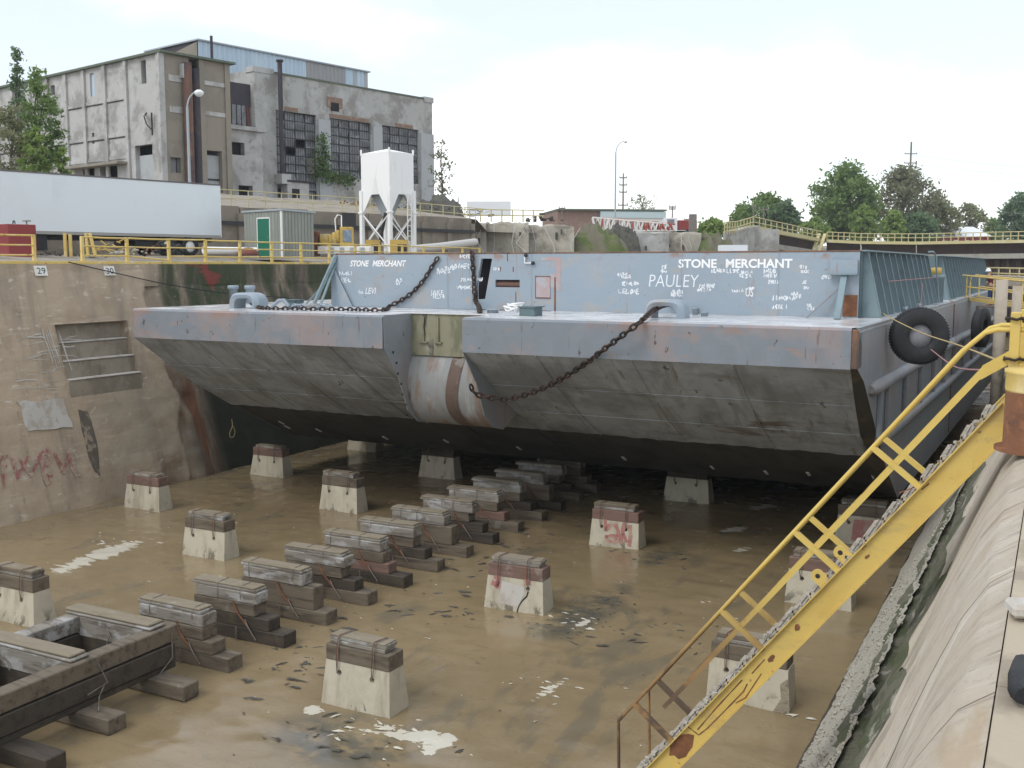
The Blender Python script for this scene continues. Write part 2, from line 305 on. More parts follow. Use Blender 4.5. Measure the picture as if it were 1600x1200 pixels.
mat('shed_metal', (.27, .285, .255), [((.20, .21, .185), (2, 2, .3), .5, .7, .6), ((.33, .34, .31), 1.2, .5, .7, .5)], rough=.6)
mat('green_door', (.02, .155, .095), rough=.5)
mat('facade_pale', (.44, .435, .42), [((.25, .24, .225), .45, .45, .62, .8), ((.50, .50, .495), .8, .52, .66, .7), ((.13, .12, .105), 2.6, .63, .70, .6), ((.17, .15, .125), (1.6, 1.6, .5), .62, .74, .6), ((.20, .17, .13), 1.4, .66, .75, .5)], rough=.9, bump=.4, bscale=2, coord='world')
mat('facade_tan', (.275, .245, .20), [((.22, .20, .165), .4, .45, .6, .8), ((.33, .30, .26), 1.3, .6, .72, .5), ((.14, .12, .10), (1.5, 1.5, .3), .6, .74, .6)], rough=.9, bump=.4, bscale=2, coord='world')
mat('facade_grey', (.41, .41, .39), [((.23, .22, .20), .4, .45, .62, .8), ((.47, .475, .475), .8, .52, .66, .7), ((.14, .13, .11), 2.4, .63, .70, .6), ((.19, .165, .13), 1.2, .63, .73, .6), ((.15, .135, .11), (1.8, 1.8, .35), .62, .75, .6)], rough=.9, bump=.4, bscale=2, coord='world')
mat('facade_edge', (.40, .42, .43), [((.3, .3, .3), .6, .5, .7, .6)], rough=.9, coord='world')
mat('brick_rust', (.24, .16, .12), [((.35, .28, .22), 2, .5, .65, .7)], rough=.9)
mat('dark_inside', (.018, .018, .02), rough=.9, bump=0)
mat('old_glass', (.17, .175, .185), [((.28, .285, .29), 1.6, .5, .65, .7), ((.04, .042, .05), .8, .5, .65, .7)], rough=.4, spec=.5, bump=.1, bscale=4)
mat('mullion', (.045, .045, .047), rough=.8, bump=0)
mat('blue_sheet', (.43, .55, .66), [((.55, .65, .73), (3, 3, .05), .45, .65, .7), ((.35, .45, .55), (2, 2, .1), .55, .7, .5)], rough=.4)
mat('grey_sheet', (.31, .315, .32), rough=.6)
mat('roof_edge', (.12, .145, .105), rough=.8)
mat('rust_pipe', (.15, .085, .065), [((.30, .17, .11), (2, 2, .4), .5, .66, .8), ((.06, .05, .06), .35, .5, .6, .8)], rough=.8)
mat('dark_pipe', (.05, .045, .055), [((.10, .07, .06), 1, .5, .7, .7)], rough=.7)
mat('red_sheet', (.20, .075, .06), [((.12, .08, .07), (1.5, 1.5, .2), .45, .65, .8)], rough=.8)
mat('ivy', (.085, .15, .035), [((.05, .09, .02), 2, .45, .65, .7)], rough=.7, bump=0)
mat('lamp_grey', (.36, .40, .42), rough=.5, bump=0)
mat('globe', (.75, .77, .78), rough=.3, bump=0)
mat('quay_earth', (.30, .27, .22), [((.18, .15, .12), .5, .45, .65, .7), ((.42, .40, .36), 2.3, .55, .7, .6), ((.10, .10, .055), .9, .6, .7, .6)], rough=.95, bump=.6, bscale=3, coord='world')
mat('terrace_wall', (.235, .205, .165), [((.15, .13, .10), .35, .45, .66, .7), ((.33, .30, .26), 1.2, .55, .7, .5), ((.12, .10, .085), (1, 1, .25), .6, .74, .6)], rough=.9, bump=.4, bscale=2.5, coord='world')
mat('ruin_concrete', (.40, .37, .31), [((.22, .20, .16), .7, .5, .66, .8), ((.52, .49, .43), 1.8, .52, .7, .6), ((.14, .13, .11), 2.6, .63, .72, .6)], rough=.95, bump=.7, bscale=3, bdist=.06, coord='world')
mat('grass_green', (.08, .11, .035), [((.13, .14, .055), 2, .45, .65, .8), ((.15, .135, .10), .6, .42, .56, .9)], rough=.95, bump=.7, bscale=8, coord='world')
mat('dark_soil', (.10, .095, .08), [((.05, .05, .045), 2, .45, .65, .7)], rough=.95, bump=.8, bscale=6, coord='world')
mat('pale_pipe', (.52, .50, .47), rough=.6)
mat('machine_yellow', (.52, .36, .10), [((.30, .21, .09), 2.5, .5, .65, .7), ((.60, .52, .33), 1.4, .55, .7, .6)], rough=.6)
mat('panel_blue', (.17, .23, .30), [((.34, .38, .40), 4, .5, .6, .7)], rough=.5)
mat('sheet_pile', (.07, .048, .042), [((.045, .035, .035), .5, .45, .65, .7), ((.13, .10, .09), (3, 3, .2), .62, .72, .6)], rough=.85, bump=.4, coord='world')
mat('waler', (.33, .32, .28), [((.22, .2, .17), 1, .5, .66, .7)], rough=.9)
mat('barn_red', (.24, .05, .045), rough=.8)
mat('roof_white', (.72, .74, .76), rough=.6)
mat('brick_far', (.24, .16, .13), [((.32, .25, .22), 1.2, .5, .7, .6)], rough=.9)
mat('fascia', (.46, .56, .58), rough=.7)
mat('bark', (.11, .09, .07), [((.06, .05, .04), 4, .5, .7, .7)], rough=.95)
for nm, c, d in (('leaf_mid', (0.21, 0.3, 0.1), (0.13, 0.2, 0.065)), ('leaf_olive', (0.28, 0.3, 0.16), (0.19, 0.195, 0.11)), ('leaf_light', (0.27, 0.37, 0.11), (0.18, 0.26, 0.075)),
                 ('leaf_blue', (0.17, 0.25, 0.13), (0.11, 0.17, 0.09)), ('leaf_brown', (.27, .28, .17), (.19, .195, .115))):
    m_ = mat(nm, c, [(d, .35, .42, .6, .9)], rough=.7, bump=0, spec=.2)
    t_ = m_.node_tree; b_ = [n for n in t_.nodes if n.type == 'BSDF_PRINCIPLED'][0]; o_ = [n for n in t_.nodes if n.type == 'OUTPUT_MATERIAL'][0]
    tl_ = t_.nodes.new('ShaderNodeBsdfTranslucent'); ms_ = t_.nodes.new('ShaderNodeMixShader'); ms_.inputs[0].default_value = .45
    t_.links.new(b_.inputs['Base Color'].links[0].from_socket, tl_.inputs[0]); t_.links.new(b_.outputs[0], ms_.inputs[1]); t_.links.new(tl_.outputs[0], ms_.inputs[2]); t_.links.new(ms_.outputs[0], o_.inputs[0])
mat('pole_wood', (.19, .17, .15), rough=.9)
mat('wire', (.30, .31, .32), rough=.7, bump=0)
mat('boom_red', (.40, .10, .08), rough=.6)
mat('boom_white', (.72, .70, .66), rough=.6)
mat('skin', (.42, .26, .18), rough=.6, bump=0)
mat('shirt_maroon', (.09, .022, .03), rough=.9, bump=.1)
mat('jeans', (.035, .06, .13), rough=.9, bump=.1)
mat('hat_white', (.80, .80, .79), rough=.4, bump=0)
mat('plate_white', (.70, .69, .64), [((.45, .42, .36), 6, .56, .68, .6)], rough=.7)
mat('plate_worn', (.42, .41, .34), [((.16, .17, .12), 5, .42, .55, .95)], rough=.85)
mat('black_paint', (.025, .025, .03), rough=.7, bump=0)
mat('graffiti_red', (.33, .135, .115), [((.40, .325, .25), 5, .42, .58, .95)], rough=.9, bump=.3)
mat('stain_brown', (.12, .10, .08), [((.30, .25, .19), 2.5, .5, .6, .9)], rough=.9)
mat('step_concrete', (.33, .285, .22), [((.22, .195, .15), .9, .45, .62, .8), ((.38, .34, .27), 2.5, .58, .68, .6), ((.14, .125, .09), (3, 3, .5), .58, .7, .6)], rough=.9, bump=.5, bscale=6, coord='world')
mat('plaster_or_lit_tread', (.50, .48, .44), [((.38, .33, .27), 2, .5, .62, .8), ((.12, .11, .1), 9, .70, .74, .8)], rough=.9, bump=.3)
mat('grating', (.40, .36, .30), [((.22, .19, .16), 9, .45, .65, .8), ((.5, .47, .42), 4, .55, .7, .6)], rough=.85, bump=.8, bscale=22)
mat('stone_stuff', (.42, .40, .34), [((.2, .18, .15), 6, .45, .65, .7)], rough=.95)
mat('mud_dark', (.055, .05, .04), [((.09, .085, .07), 8, .5, .7, .7)], rough=.6, spec=.5)
mat('pale_silt', (.56, .53, .44), [((.42, .38, .30), 4, .5, .7, .6)], rough=.7)
# dock floor: wet silt
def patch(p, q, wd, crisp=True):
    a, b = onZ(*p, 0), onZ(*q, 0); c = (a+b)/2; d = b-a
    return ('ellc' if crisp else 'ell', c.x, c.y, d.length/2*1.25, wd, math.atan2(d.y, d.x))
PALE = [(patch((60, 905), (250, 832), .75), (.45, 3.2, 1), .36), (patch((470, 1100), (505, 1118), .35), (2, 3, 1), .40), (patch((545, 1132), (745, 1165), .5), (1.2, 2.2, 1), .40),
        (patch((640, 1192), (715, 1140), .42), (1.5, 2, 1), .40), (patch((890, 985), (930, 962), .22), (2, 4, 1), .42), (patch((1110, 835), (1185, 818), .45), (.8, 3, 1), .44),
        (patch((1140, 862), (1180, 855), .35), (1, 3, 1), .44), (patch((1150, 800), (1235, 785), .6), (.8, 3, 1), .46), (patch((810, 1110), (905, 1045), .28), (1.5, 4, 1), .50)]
GREEN = [patch((830, 1000), (925, 940), .8, 0), patch((1000, 885), (1075, 850), .7, 0), patch((440, 1120), (640, 1200), 1.3, 0), patch((860, 1005), (990, 905), .7, 0)]
lay = [((.27, .205, .115), .22, .42, .62, .8), ((.18, .137, .075), (.5, 1.1, 1), .52, .74, .5), ((.28, .225, .14), 1.4, .56, .72, .5), ((.10, .092, .07), (1.8, 3.2, 1), .66, .73, .75), ((.28, .26, .2), (5, 9, 1), .70, .76, .7)]
lay += [((.17, .13, .075), (2.5, 6, 1), .54, .68, .35), ((.30, .245, .155), (8, 16, 1), .60, .70, .35), ((.12, .10, .07), (9, 14, 1), .64, .70, .5), ((.13, .115, .085), (.9, .35, 1), .56, .66, .6)]
for g in GREEN: lay.append(((.082, .082, .068), (1.6, 2.6, 1), .38, .58, .8, [g]))
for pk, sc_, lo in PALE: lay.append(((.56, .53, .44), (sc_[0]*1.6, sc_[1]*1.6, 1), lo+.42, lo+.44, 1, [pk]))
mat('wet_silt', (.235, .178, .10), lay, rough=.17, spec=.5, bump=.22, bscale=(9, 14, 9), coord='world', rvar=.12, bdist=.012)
# ------------------------------------------------------------------ the dock: floor, walls, quays
XT, XB = -30.7, -28.5                                       # left wall: top edge, foot
def lwx(z): return XB+(XT-XB)*z/8.0
def wallp(x, y, off=0):
    n = Vector((8.0, 0, 2.2)).normalized(); return onP(x, y, Vector((XB, 0, 0))+n*off, n)
ys = list(np.arange(6, 50, .16))+list(np.arange(50, 141, 3.)); xs = list(np.arange(-28.9, -2.6, .16))
def floor_h(x, y):
    if y > 50: return 0
    return max(-.02, .030*fbm(x*.45, y*.45, 3)+.022*fbm(x*1.6, y*2.2, 8, 3)-.012)
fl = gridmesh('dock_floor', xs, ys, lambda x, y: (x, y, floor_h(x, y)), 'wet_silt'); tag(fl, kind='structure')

# left wall: one battered concrete wall with a flight of footholds cut in it
lw = thing('dock_wall', 'tall battered brown concrete dock wall along the left side, with a niche of steps', 'dock wall', (XT, 20, 0))
lw.matrix_world = Matrix.Translation((XT, 20, 0)); bpy.context.view_layer.update()
def P(o, parent):                                            # keep world placing when parenting
    o.parent = parent; o.matrix_parent_inverse = parent.matrix_world.inverted(); return o
NY0, NY1, NZ0, NZ1 = 24.55, 27.7, 3.55, 6.0
JY = 29.05
def jy(z): return JY+.14*fbm(z*.8, 1, 0, 3)+(.35*math.exp(-((z-3.0)/.55)**2))-(.2*math.exp(-((z-6.6)/.6)**2))
def lwf(y, z):
    back = 0
    j = jy(z); b = min(1, max(0, (y-j)/.12)); back += .30*b*(1-.75*min(1, max(0, (y-j-.25-.5*abs(fbm(z*.6, 4)))/.5)))+.10*b
    d = .05*fbm(y*.35, z*.5, 2)+.018*fbm(y*2.2, z*2.6, 5)
    ln = abs(((z-.25) % .78)-.39)                          # board joints
    d -= .022*max(0, 1-ln/.06)*(0.4+.6*(fbm(y*.5, z*3) > -.1))
    if z < 1.2 and y > 27: d -= .35*max(0, 1-((y-28.4)/.7)**2)*max(0, 1-z/1.0)
    return (lwx(z)+d-back, y, z)
yl = sorted(set(list(np.arange(-4, 18, .5))+list(np.arange(18, 40, .12))+list(np.arange(40, 130, 1.2))+[NY0, NY1]))
zl = sorted(set(list(np.arange(-.15, 7.95, .12))+[8.0, NZ0, NZ1]))
f_ = gridmesh('wall_face', yl, zl, lwf, 'concrete_old', None, skip=lambda y, z: NY0 < y < NY1 and NZ0 < z < NZ1, smooth=False); P(f_, lw)
# darker weathered stretch behind the joint: algae, rust and a near-black olive tone have their own material on the same wall
m_ = MATS['concrete_old']
def relayer(name, base, layers, **k): return mat(name, base, layers, **k)
relayer('concrete_left', (.42, .335, .24), [((.26, .20, .14), .5, .45, .7, .6), ((.54, .465, .37), (.35, .8, 6), .5, .72, .45), ((.21, .175, .14), (.6, .8, .10), .50, .68, .6), ((.60, .55, .47), (1.5, 2, 5), .60, .68, .55), ((.20, .16, .12), (3, 3, 1), .63, .70, .5), ((.42, .375, .29), (.3, .3, .5), .45, .6, .6, [('Z', 4.2, 2.6), ('Y', 24, 26)]),
    ((.105, .085, .068), (.6, .8, .15), .30, .60, .95, [('Y', 29.3, 30.2)]),
    ((.052, .066, .034), (.5, .7, .18), .40, .56, .95, [('Y', 29.6, 30.1), ('Z', 3.5, 6.5)]), ((.17, .075, .04), (.4, 1.1, .1), .44, .58, .9, [('Y', 29.2, 29.7), ('Y', 31.6, 30.4), ('Z', 5, 2.5)]),
    ((.25, .23, .19), 4, .60, .7, .5, [('Y', 29.2, 29.6), ('Z', 3.0, 5.0), ('Z', 8.2, 7.0)]), ((.024, .028, .017), (.5, .6, .2), .12, .36, .96, [('Y', 30.3, 31.3), ('Z', 6.4, 4.6)]), ((.24, .055, .045), (1, .9, 1.2), .54, .60, .9, [('Y', 31.0, 31.5), ('Y', 34, 33), ('Z', 6.6, 7.2)])],
    rough=.9, bump=.5, bscale=5, bdist=.05, coord='world')
f_.data.materials[0] = MATS['concrete_left']
steps = 4; hs = (NZ1-NZ0)/steps
for i in range(steps):                                       # a flight of four chunky steps cut back into the battered face
    z0_ = NZ0+i*hs; x0_ = lwx(NZ0)-.03-.31*i; e0_, e1_ = random.uniform(0, .03), random.uniform(0, .03)
    mb = MB(); mb.b2((x0_-1.9, NY0-.05, z0_-.1), (x0_+random.uniform(-.015, .015), NY1+.05, z0_+hs-.05)); P(mb.build('step_riser', 'step_concrete', bevel=.02), lw)
    mb = MB(); mb.b2((x0_-.5, NY0+.01+e0_, z0_+hs-.05), (x0_+.035, NY1-.01-e1_, z0_+hs)); P(mb.build('step_tread', 'plaster_or_lit_tread', bevel=.02), lw)  # paler tread tops: the light lying on them is put into the colour
mb = MB()
for yy, sgn in ((NY0, 1), (NY1, -1)):
    mb.add([(lwx(NZ0)+.03, yy, NZ0-.1), (lwx(NZ1)+.03, yy, NZ1), (lwx(NZ1)-1.2, yy, NZ1), (lwx(NZ0)-1.2, yy, NZ0-.1)], [(0, 1, 2, 3)])
mb.add([(lwx(NZ1)+.03, NY0, NZ1), (lwx(NZ1)+.03, NY1, NZ1), (lwx(NZ1)-1.2, NY1, NZ1), (lwx(NZ1)-1.2, NY0, NZ1)], [(0, 1, 2, 3)])
P(mb.build('niche_side', 'concrete_left', fix=False), lw)
# coping strip of the wall
mb = MB(); mb.b2((XT-1.3, -4, 7.2), (XT+.05, 130, 8.03)); P(mb.build('coping', 'concrete_left'), lw)
# plaster patch, long stain, red scrawl and broken edge
n_l = Vector((8.0, 0, 2.2)).normalized(); t_l = Vector((-2.2, 0, 8.0)).normalized()
def onwall(x, y, off=.03): p = wallp(x, y); q = Vector(lwf(p.y, p.z)); return q+n_l*off
def ragged(poly, k=5, amp=4):
    out = []
    for i, p in enumerate(poly):
        q = poly[(i+1) % len(poly)]
        for j in range(k): t = j/k; out.append((p[0]+(q[0]-p[0])*t+random.uniform(-amp, amp)*(j > 0), p[1]+(q[1]-p[1])*t+random.uniform(-amp, amp)*(j > 0)))
    return out
def wallslab(name, poly, m, th=.05):
    pts = [onwall(x, y, .05) for x, y in poly]; n = len(pts); mb = MB()
    mb.add([p+n_l*th for p in pts]+[p-n_l*.2 for p in pts], [tuple(range(n))]+[(i, (i+1) % n, n+(i+1) % n, n+i) for i in range(n)])
    return P(mb.build(name, m), lw)
wallslab('plaster_patch', ragged([(24, 628), (98, 624), (112, 668), (44, 674)], 5, 2.5), 'plaster_or_lit_tread', .0)
wallslab('old_stain', ragged([(122, 640), (135, 642), (150, 690), (156, 744), (148, 738), (132, 690)], 3, 2), 'stain_brown', -.03)
mb = MB(); rp = MB()
for st in ([(8, 762), (4, 735), (2, 716)], [(2, 716), (14, 712)], [(3, 730), (11, 728)], [(18, 714), (24, 735), (30, 748)], [(26, 748), (36, 730), (44, 712)], [(30, 715), (40, 735), (48, 742)], [(48, 745), (54, 728), (62, 712)],
           [(62, 712), (66, 730), (72, 752), (76, 758)], [(62, 712), (72, 703), (78, 715), (70, 728)], [(66, 728), (80, 745)], [(84, 708), (92, 725), (98, 740)], [(92, 722), (100, 740)], [(98, 738), (104, 722), (106, 704)], [(106, 704), (110, 728), (118, 744), (126, 740)]):
    d = []
    for i in range(len(st)-1):
        for k in range(4): t = k/4; d.append((st[i][0]+(st[i+1][0]-st[i][0])*t, st[i][1]+(st[i+1][1]-st[i][1])*t))
    d.append(st[-1]); ribbon(rp, d, 8 if st[0][0] in (62,) else 4.2, lambda a, b: onwall(a, b, .035))
P(rp.build('red_scrawl', 'graffiti_red', fix=False), lw)
mb = MB()                                                    # scraped white cement lines round the niche
for k in range(26):
    x0, y0 = random.uniform(20, 105), random.uniform(520, 610); L_ = random.uniform(10, 38); s_ = random.uniform(-.35, .12)
    ribbon(mb, [(x0+L_*t/5, y0+s_*L_*t/5+random.uniform(-1, 1)+.03*(t-2.5)**2) for t in range(6)], random.uniform(.5, 1.6), lambda a, b: onwall(a, b, .03))
for k in range(8):
    x0 = random.uniform(60, 95); ribbon(mb, [(x0+3*t, 510+k*2+9*t) for t in range(7)], .9, lambda a, b: onwall(a, b, .03))
P(mb.build('cement_smears', 'plaster_or_lit_tread', fix=False), lw)
# number plates on the wall
def plate(px, body, worn=False, lab=''):
    p = wallp(px, 424); c = Vector(lwf(p.y, p.z))+n_l*.06
    o = thing('number_plate', lab, 'sign', c-t_l*.0); bpy.context.view_layer.update()
    mb = MB(); ex = Vector((0, 1, 0)); n = n_l
    h, wd = .17, .235
    q = [c+ex*a*wd+t_l*b*h+n*.015 for a, b in ((-1, -1), (1, -1), (1, 1), (-1, 1))]; q2 = [v-n*.06 for v in q]
    mb.add(q+q2, [(0, 1, 2, 3), (4, 7, 6, 5), (0, 4, 5, 1), (1, 5, 6, 2), (2, 6, 7, 3), (3, 7, 4, 0)]); P(mb.build('plate', 'plate_worn' if worn else 'plate_white'), o)
    if body:
        M = Matrix((ex, t_l, n)).transposed().to_4x4(); M.translation = c+n*.021-ex*.165-t_l*.105
        t, wdt = text_mesh('numerals', body, .31, 'black_paint', Matrix.Identity(4)); t.matrix_world = M @ Matrix.Diagonal((.33/wdt, 1, 1, 1)); P(t, o)
    return o
plate(62, '29', lab='white plate numbered 29 on the dock wall, left above the step niche')
plate(170, '30', lab='white plate numbered 30 crossed by the slack cable, near the wall joint')
plate(358, '', True, 'worn number plate with flaked paint, above the double bitts of the barge')
plate(437, '', True, 'worn number plate nearest the barge coaming, on the stained dock wall')

# right wall: eroded slope below, smooth rounded capping above
rw = thing('dock_wall', 'eroded right dock wall with smooth sloped capping and gravelly lower ledge', 'dock wall', (-.6, 12, 0)); bpy.context.view_layer.update()
yr = sorted(set(list(np.arange(-3, 4, .4))+list(np.arange(4, 22, .09))+list(np.arange(22, 130, 1.0))))
def prof(pts, k=10):
    out = []
    for i in range(len(pts)-1):
        for j in range(k): t = j/k; out.append((pts[i][0]+(pts[i+1][0]-pts[i][0])*t, pts[i][1]+(pts[i+1][1]-pts[i][1])*t))
    return out+[pts[-1]]
pr1 = prof([(-3.37, -.1), (-3.27, .25), (-2.95, .82)], 4)
pr2 = prof([(-3.02, .80), (-2.55, 1.55), (-1.85, 2.85), (-1.62, 3.2), (-1.05, 4.5), (-.55, 5.3)], 9)
pr3 = prof([(-.95, 4.9), (-.82, 5.15), (-.62, 5.62), (-.42, 6.05), (-.28, 6.25), (-.15, 6.33)], 6)
def rwf(pr, amp, sc, foot=0):
    def g(y, t):
        x, z = pr[t]; k = amp*(.4+.6*abs(fbm(y*.3, t*.2, 5))); a = fbm(y*sc, z*sc*1.5, 2)*k+fbm(y*sc*4, z*sc*5, 6)*k*.5
        if foot and t == 0: a = 0
        return (x+a*.8-(.12*fbm(y*.7, 3, 1) if pr is pr3 and t < 8 else 0), y, z+a*.6-(.25*fbm(y*.6, 9, 1) if pr is pr3 and t < 6 else 0))
    return g
P(gridmesh('foot_band', yr, range(len(pr1)), rwf(pr1, .04, 1.2, 1), 'wood_dark', smooth=False), rw)
P(gridmesh('gravel_ledge', yr, range(22), rwf(pr2, .16, 1.3), 'rubble_grey', smooth=False), rw)
prm = [(x-.06, z-.02) for x, z in pr2]
def mossf(y, t): p = rwf(prm, .22, 1.1)(y, t); k = math.exp(-((t-26)/5.)**2); return (p[0]+.20*k, p[1], p[2]-.16*k)
P(gridmesh('moss_ledge', yr, range(17, len(pr2)), mossf, 'moss_band', smooth=False), rw)
rs = random.Random(9); mb = MB(); gl_f = rwf(pr2, .16, 1.3)
for i in range(1500):
    y = rs.uniform(5, 24) if i < 1000 else rs.uniform(5, 13); t = rs.randrange(3, 21); p = Vector(gl_f(y, t)); s = rs.uniform(.010, .034)*(1.4 if rs.random() < .1 else 1)
    mb.box(p+Vector((-.01, 0, .01)), (s*1.4, s*1.2, s), M=Matrix.Rotation(rs.uniform(-.8, .8), 3, 'X') @ Matrix.Rotation(rs.uniform(0, 3), 3, 'Z'))
g_ = P(mb.build('aggregate', 'rubble_grey'), rw); g_['kind'] = 'stuff'
# capping in cast bays, each a slab with a fine open joint to the next
jo = [-3, 2.4, 4.45, 6.35, 8.3, 10.2, 13, 17, 22, 40, 70, 100, 130]
nP = len(pr3)-1
def capp(y, t):
    x, z = pr3[t]; k = 1-t/nP; rag = k**3
    return (x-.10*k*fbm(y*.25, 2, 3)-rag*.16*fbm(y*.9, 4, 1)+.012*fbm(y*1.5, z*2, 7)*k, y, z-.05*k*fbm(y*.3, 5, 1)-rag*(.22+.30*fbm(y*.9, 9, 1))+.010*fbm(y*2.5, z*3, 2)*k)
for a, b in zip(jo[:-1], jo[1:]):
    yy = list(np.linspace(a+.004, b-.004, max(4, int((b-a)/.07) if b < 23 else 8))); lift = random.uniform(0, .018)
    def gy(y, t, a=a, b=b, lift=lift):
        p = capp(y, t); k = 1-t/nP; e = min(y-a, b-y); rd_ = -.012*math.exp(-(e/.02)**2)
        return (p[0]-lift*k, p[1]-.12*math.sin(min(1, k)*1.6), p[2]+lift*k*.6+rd_)
    P(gridmesh('capping_slab', yy, range(len(pr3)), gy, 'concrete_right'), rw)
P(gridmesh('capping_bed', yr, range(len(pr3)), lambda y, t: tuple(Vector(capp(y, t))+Vector((.02, -.12*math.sin(min(1, 1-t/nP)*1.6), -.04))), 'concrete_old'), rw)
rq = thing('quay_paving', None, None, (0, 5, 6.3)); tag(rq, kind='structure'); bpy.context.view_layer.update()
yq = [-4, .6, 2.9, 4.45, 6.2, 8.6, 12, 20, 40, 80, 130]
for a, b in zip(yq[:-1], yq[1:]):
    for c, d in ((-.143, 1.5), (1.52, 4), (4.02, 9)):
        mb = MB(); mb.b2((c, a+.008, 6.0), (d, b-.008, 6.345+random.uniform(-.006, .006))); P(mb.build('paving_slab', 'quay_top', bevel=.006), rq)
mb = MB(); mb.b2((-.16, -4, 5.7), (9, 130, 6.24)); P(mb.build('paving_bed', 'dark_seam'), rq)

# ground: yard level on the left, higher plateau at the far end, all the way to the horizon
gx = [-1200, -800, -400, -200, -130, -100, -80]+list(np.arange(-70, -31.5, 1.5))+[-31.8, 9, 30, 80, 200, 600, 1200]
gy_ = [-1200, -600, -200, -60, -10, 0, 10]+list(np.arange(14, 110, 2.))+[110, 118, 124, 130, 138, 140, 150, 200, 300, 500, 900, 1200]
def gh(x, y):
    far = min(1, max(0, (y-138)/2)) if x > -31 else min(1, max(0, (y-100)/30)); left = 7.98+min(.45, max(0, (-32.5-x)/14))
    if x > 5 and y < 138: left = 6.2
    h = left*(1-far)+10.4*far
    return (x, y, h+(.06*fbm(x*.3, y*.3) if -70 < x < -33 else 0))
gr = gridmesh('ground', gx, gy_, gh, 'quay_earth', skip=lambda x, y: -31.8 < x < 9 and y < 139); tag(gr, kind='structure')
# ------------------------------------------------------------------ side blocks: cast trapezoid, timber, cap planks, wire
def wire_part(parent, pts, m='grey_iron', r=.008, name='wire'):
    mb = MB(); mb.tube(pts, r, 5); return mb.build(name, m, parent)
def side_block(name, loc, label, tim='wood_wet', cap='wood_pale', h=.80, hidden=False, cap_shift=0., rz=0., broken=False, group='concrete side blocks on the dock floor', capn=2, tl=1.42, th=.30):
    o = thing(name, label, 'dock block', loc, rz, group)
    rnd = random.Random(sum(map(ord, label)))
    bw, tw, bd, td = .785+rnd.uniform(-.03, .03), .715+rnd.uniform(-.03, .02), .31, .215; h += rnd.uniform(-.04, .03); o.rotation_euler[2] += rnd.uniform(-.025, .025)
    hx = (-.42, .36); zc = h-.20
    mb = MB(); N = 7
    def fp(x, z, s): k = z/h; return (x*(1-k)+x*(tw/bw)*k, s*(bd*(1-k)+td*k), z)
    # front and back faces with two round through-holes
    for s in (-1, 1):
        xs_ = [-bw, hx[0]-.15, hx[0]+.15, hx[1]-.15, hx[1]+.15, bw]; zs_ = [0, zc-.13, zc+.13, h]
        for i in range(5):
            for j in range(3):
                q = [(xs_[i], zs_[j]), (xs_[i+1], zs_[j]), (xs_[i+1], zs_[j+1]), (xs_[i], zs_[j+1])]
                if i in (1, 3) and j == 1:
                    cx = hx[i//2]; n = 12; ring = [(cx+.055*math.cos(2*math.pi*k/n+math.pi/4), zc+.055*math.sin(2*math.pi*k/n+math.pi/4)) for k in range(n)]
                    cor = [q[2], q[3], q[0], q[1]]
                    V = [fp(a, b, s) for a, b in ring]+[fp(a, b, s) for a, b in cor]; F = []
                    for c in range(4):
                        for k in range(3): F.append((c*3+k, (c*3+k+1) % n, n+c))
                        F.append(((c*3+3) % n, n+(c+1) % 4, n+c))
                    mb.add(V, F); R2 = [fp(a, b, s) for a, b in ring]; R3 = [(p[0], p[1]-s*.2, p[2]) for p in R2]
                    mb.add(R2+R3, [(k, (k+1) % n, n+(k+1) % n, n+k) for k in range(n)]); mb.add(R3, [tuple(range(n))])
                else: mb.add([fp(a, b, s) for a, b in q], [(0, 1, 2, 3)])
    for s in (-1, 1): mb.add([fp(s*bw, 0, -1), fp(s*bw, 0, 1), fp(s*bw, h, 1), fp(s*bw, h, -1)], [(0, 1, 2, 3)])
    mb.add([fp(-bw, h, -1), fp(bw, h, -1), fp(bw, h, 1), fp(-bw, h, 1)], [(0, 1, 2, 3)])
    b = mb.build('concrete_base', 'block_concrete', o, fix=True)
    if broken:
        mb = MB(); p = [(.50, .0), (.80, .0), (.765, .45), (.72, .62), (.60, .50), (.63, .25)]
        V = [(x, -(bd+(td-bd)*z/h)-.012+rnd.uniform(-.006, .006), z+.004) for x, z in p]; mb.add(V, [tuple(range(6))]); mb.build('spalled_corner', 'block_rough', o, fix=False)
    mb = MB(); mb.b2((-tl/2, -td-.01, h), (tl/2, td+.015, h+th)); mb.build('timber', tim, o, bevel=.015)
    z = h+th; L = tl*.86
    for k in range(capn):
        mb = MB(); t = .075; dy = rnd.uniform(-.01, .01); mb.b2((-L/2+cap_shift-.02*k, -.17+dy, z+.002), (L/2+cap_shift+.03*k, .17+dy, z+t)); z += t
        mb.build('cap_plank', cap if k else 'wood_pale', o, bevel=.01)
    mb = MB(); mb.b2((-L/2+cap_shift, -.165, z+.002), (L/2+cap_shift, .165, z+.018)); mb.build('silt_cover', 'wood_top', o)
    for cx in hx:
        for dx in (-.03, .03):
            x = cx+dx+rnd.uniform(-.02, .02)
            wire_part(o, [(cx, -td-.06, zc), (x, -td-.05, h), (x+.01, -td-.04, h+th), (x, -.195, z-.02), (x, -.15, z+.03), (x+.05, .15, z+.03)], 'grey_iron' if dx > 0 else 'rusty_iron')
    return o
PX = {'A': -20.62, 'R': -10.95, 'F': -4.72, 'L': -26.55}
def blk(c, y, label, **k): return side_block('dock_block', (PX[c]+k.pop('dx', 0), y, -.02), label, **k)
blk('A', 15.55, 'side block cut by the left picture edge, topped with two stacked dark timbers', tim='wood_wet', cap='wood_wet', capn=2, rz=-.02)
blk('A', 21.6, 'whole cream side block with plank cap left of the timber row', tim='wood_wet', rz=.0)
blk('A', 27.75, 'cream side block with short plank on its left, beside the dark shade', tim='wood_wet', cap_shift=-.08)
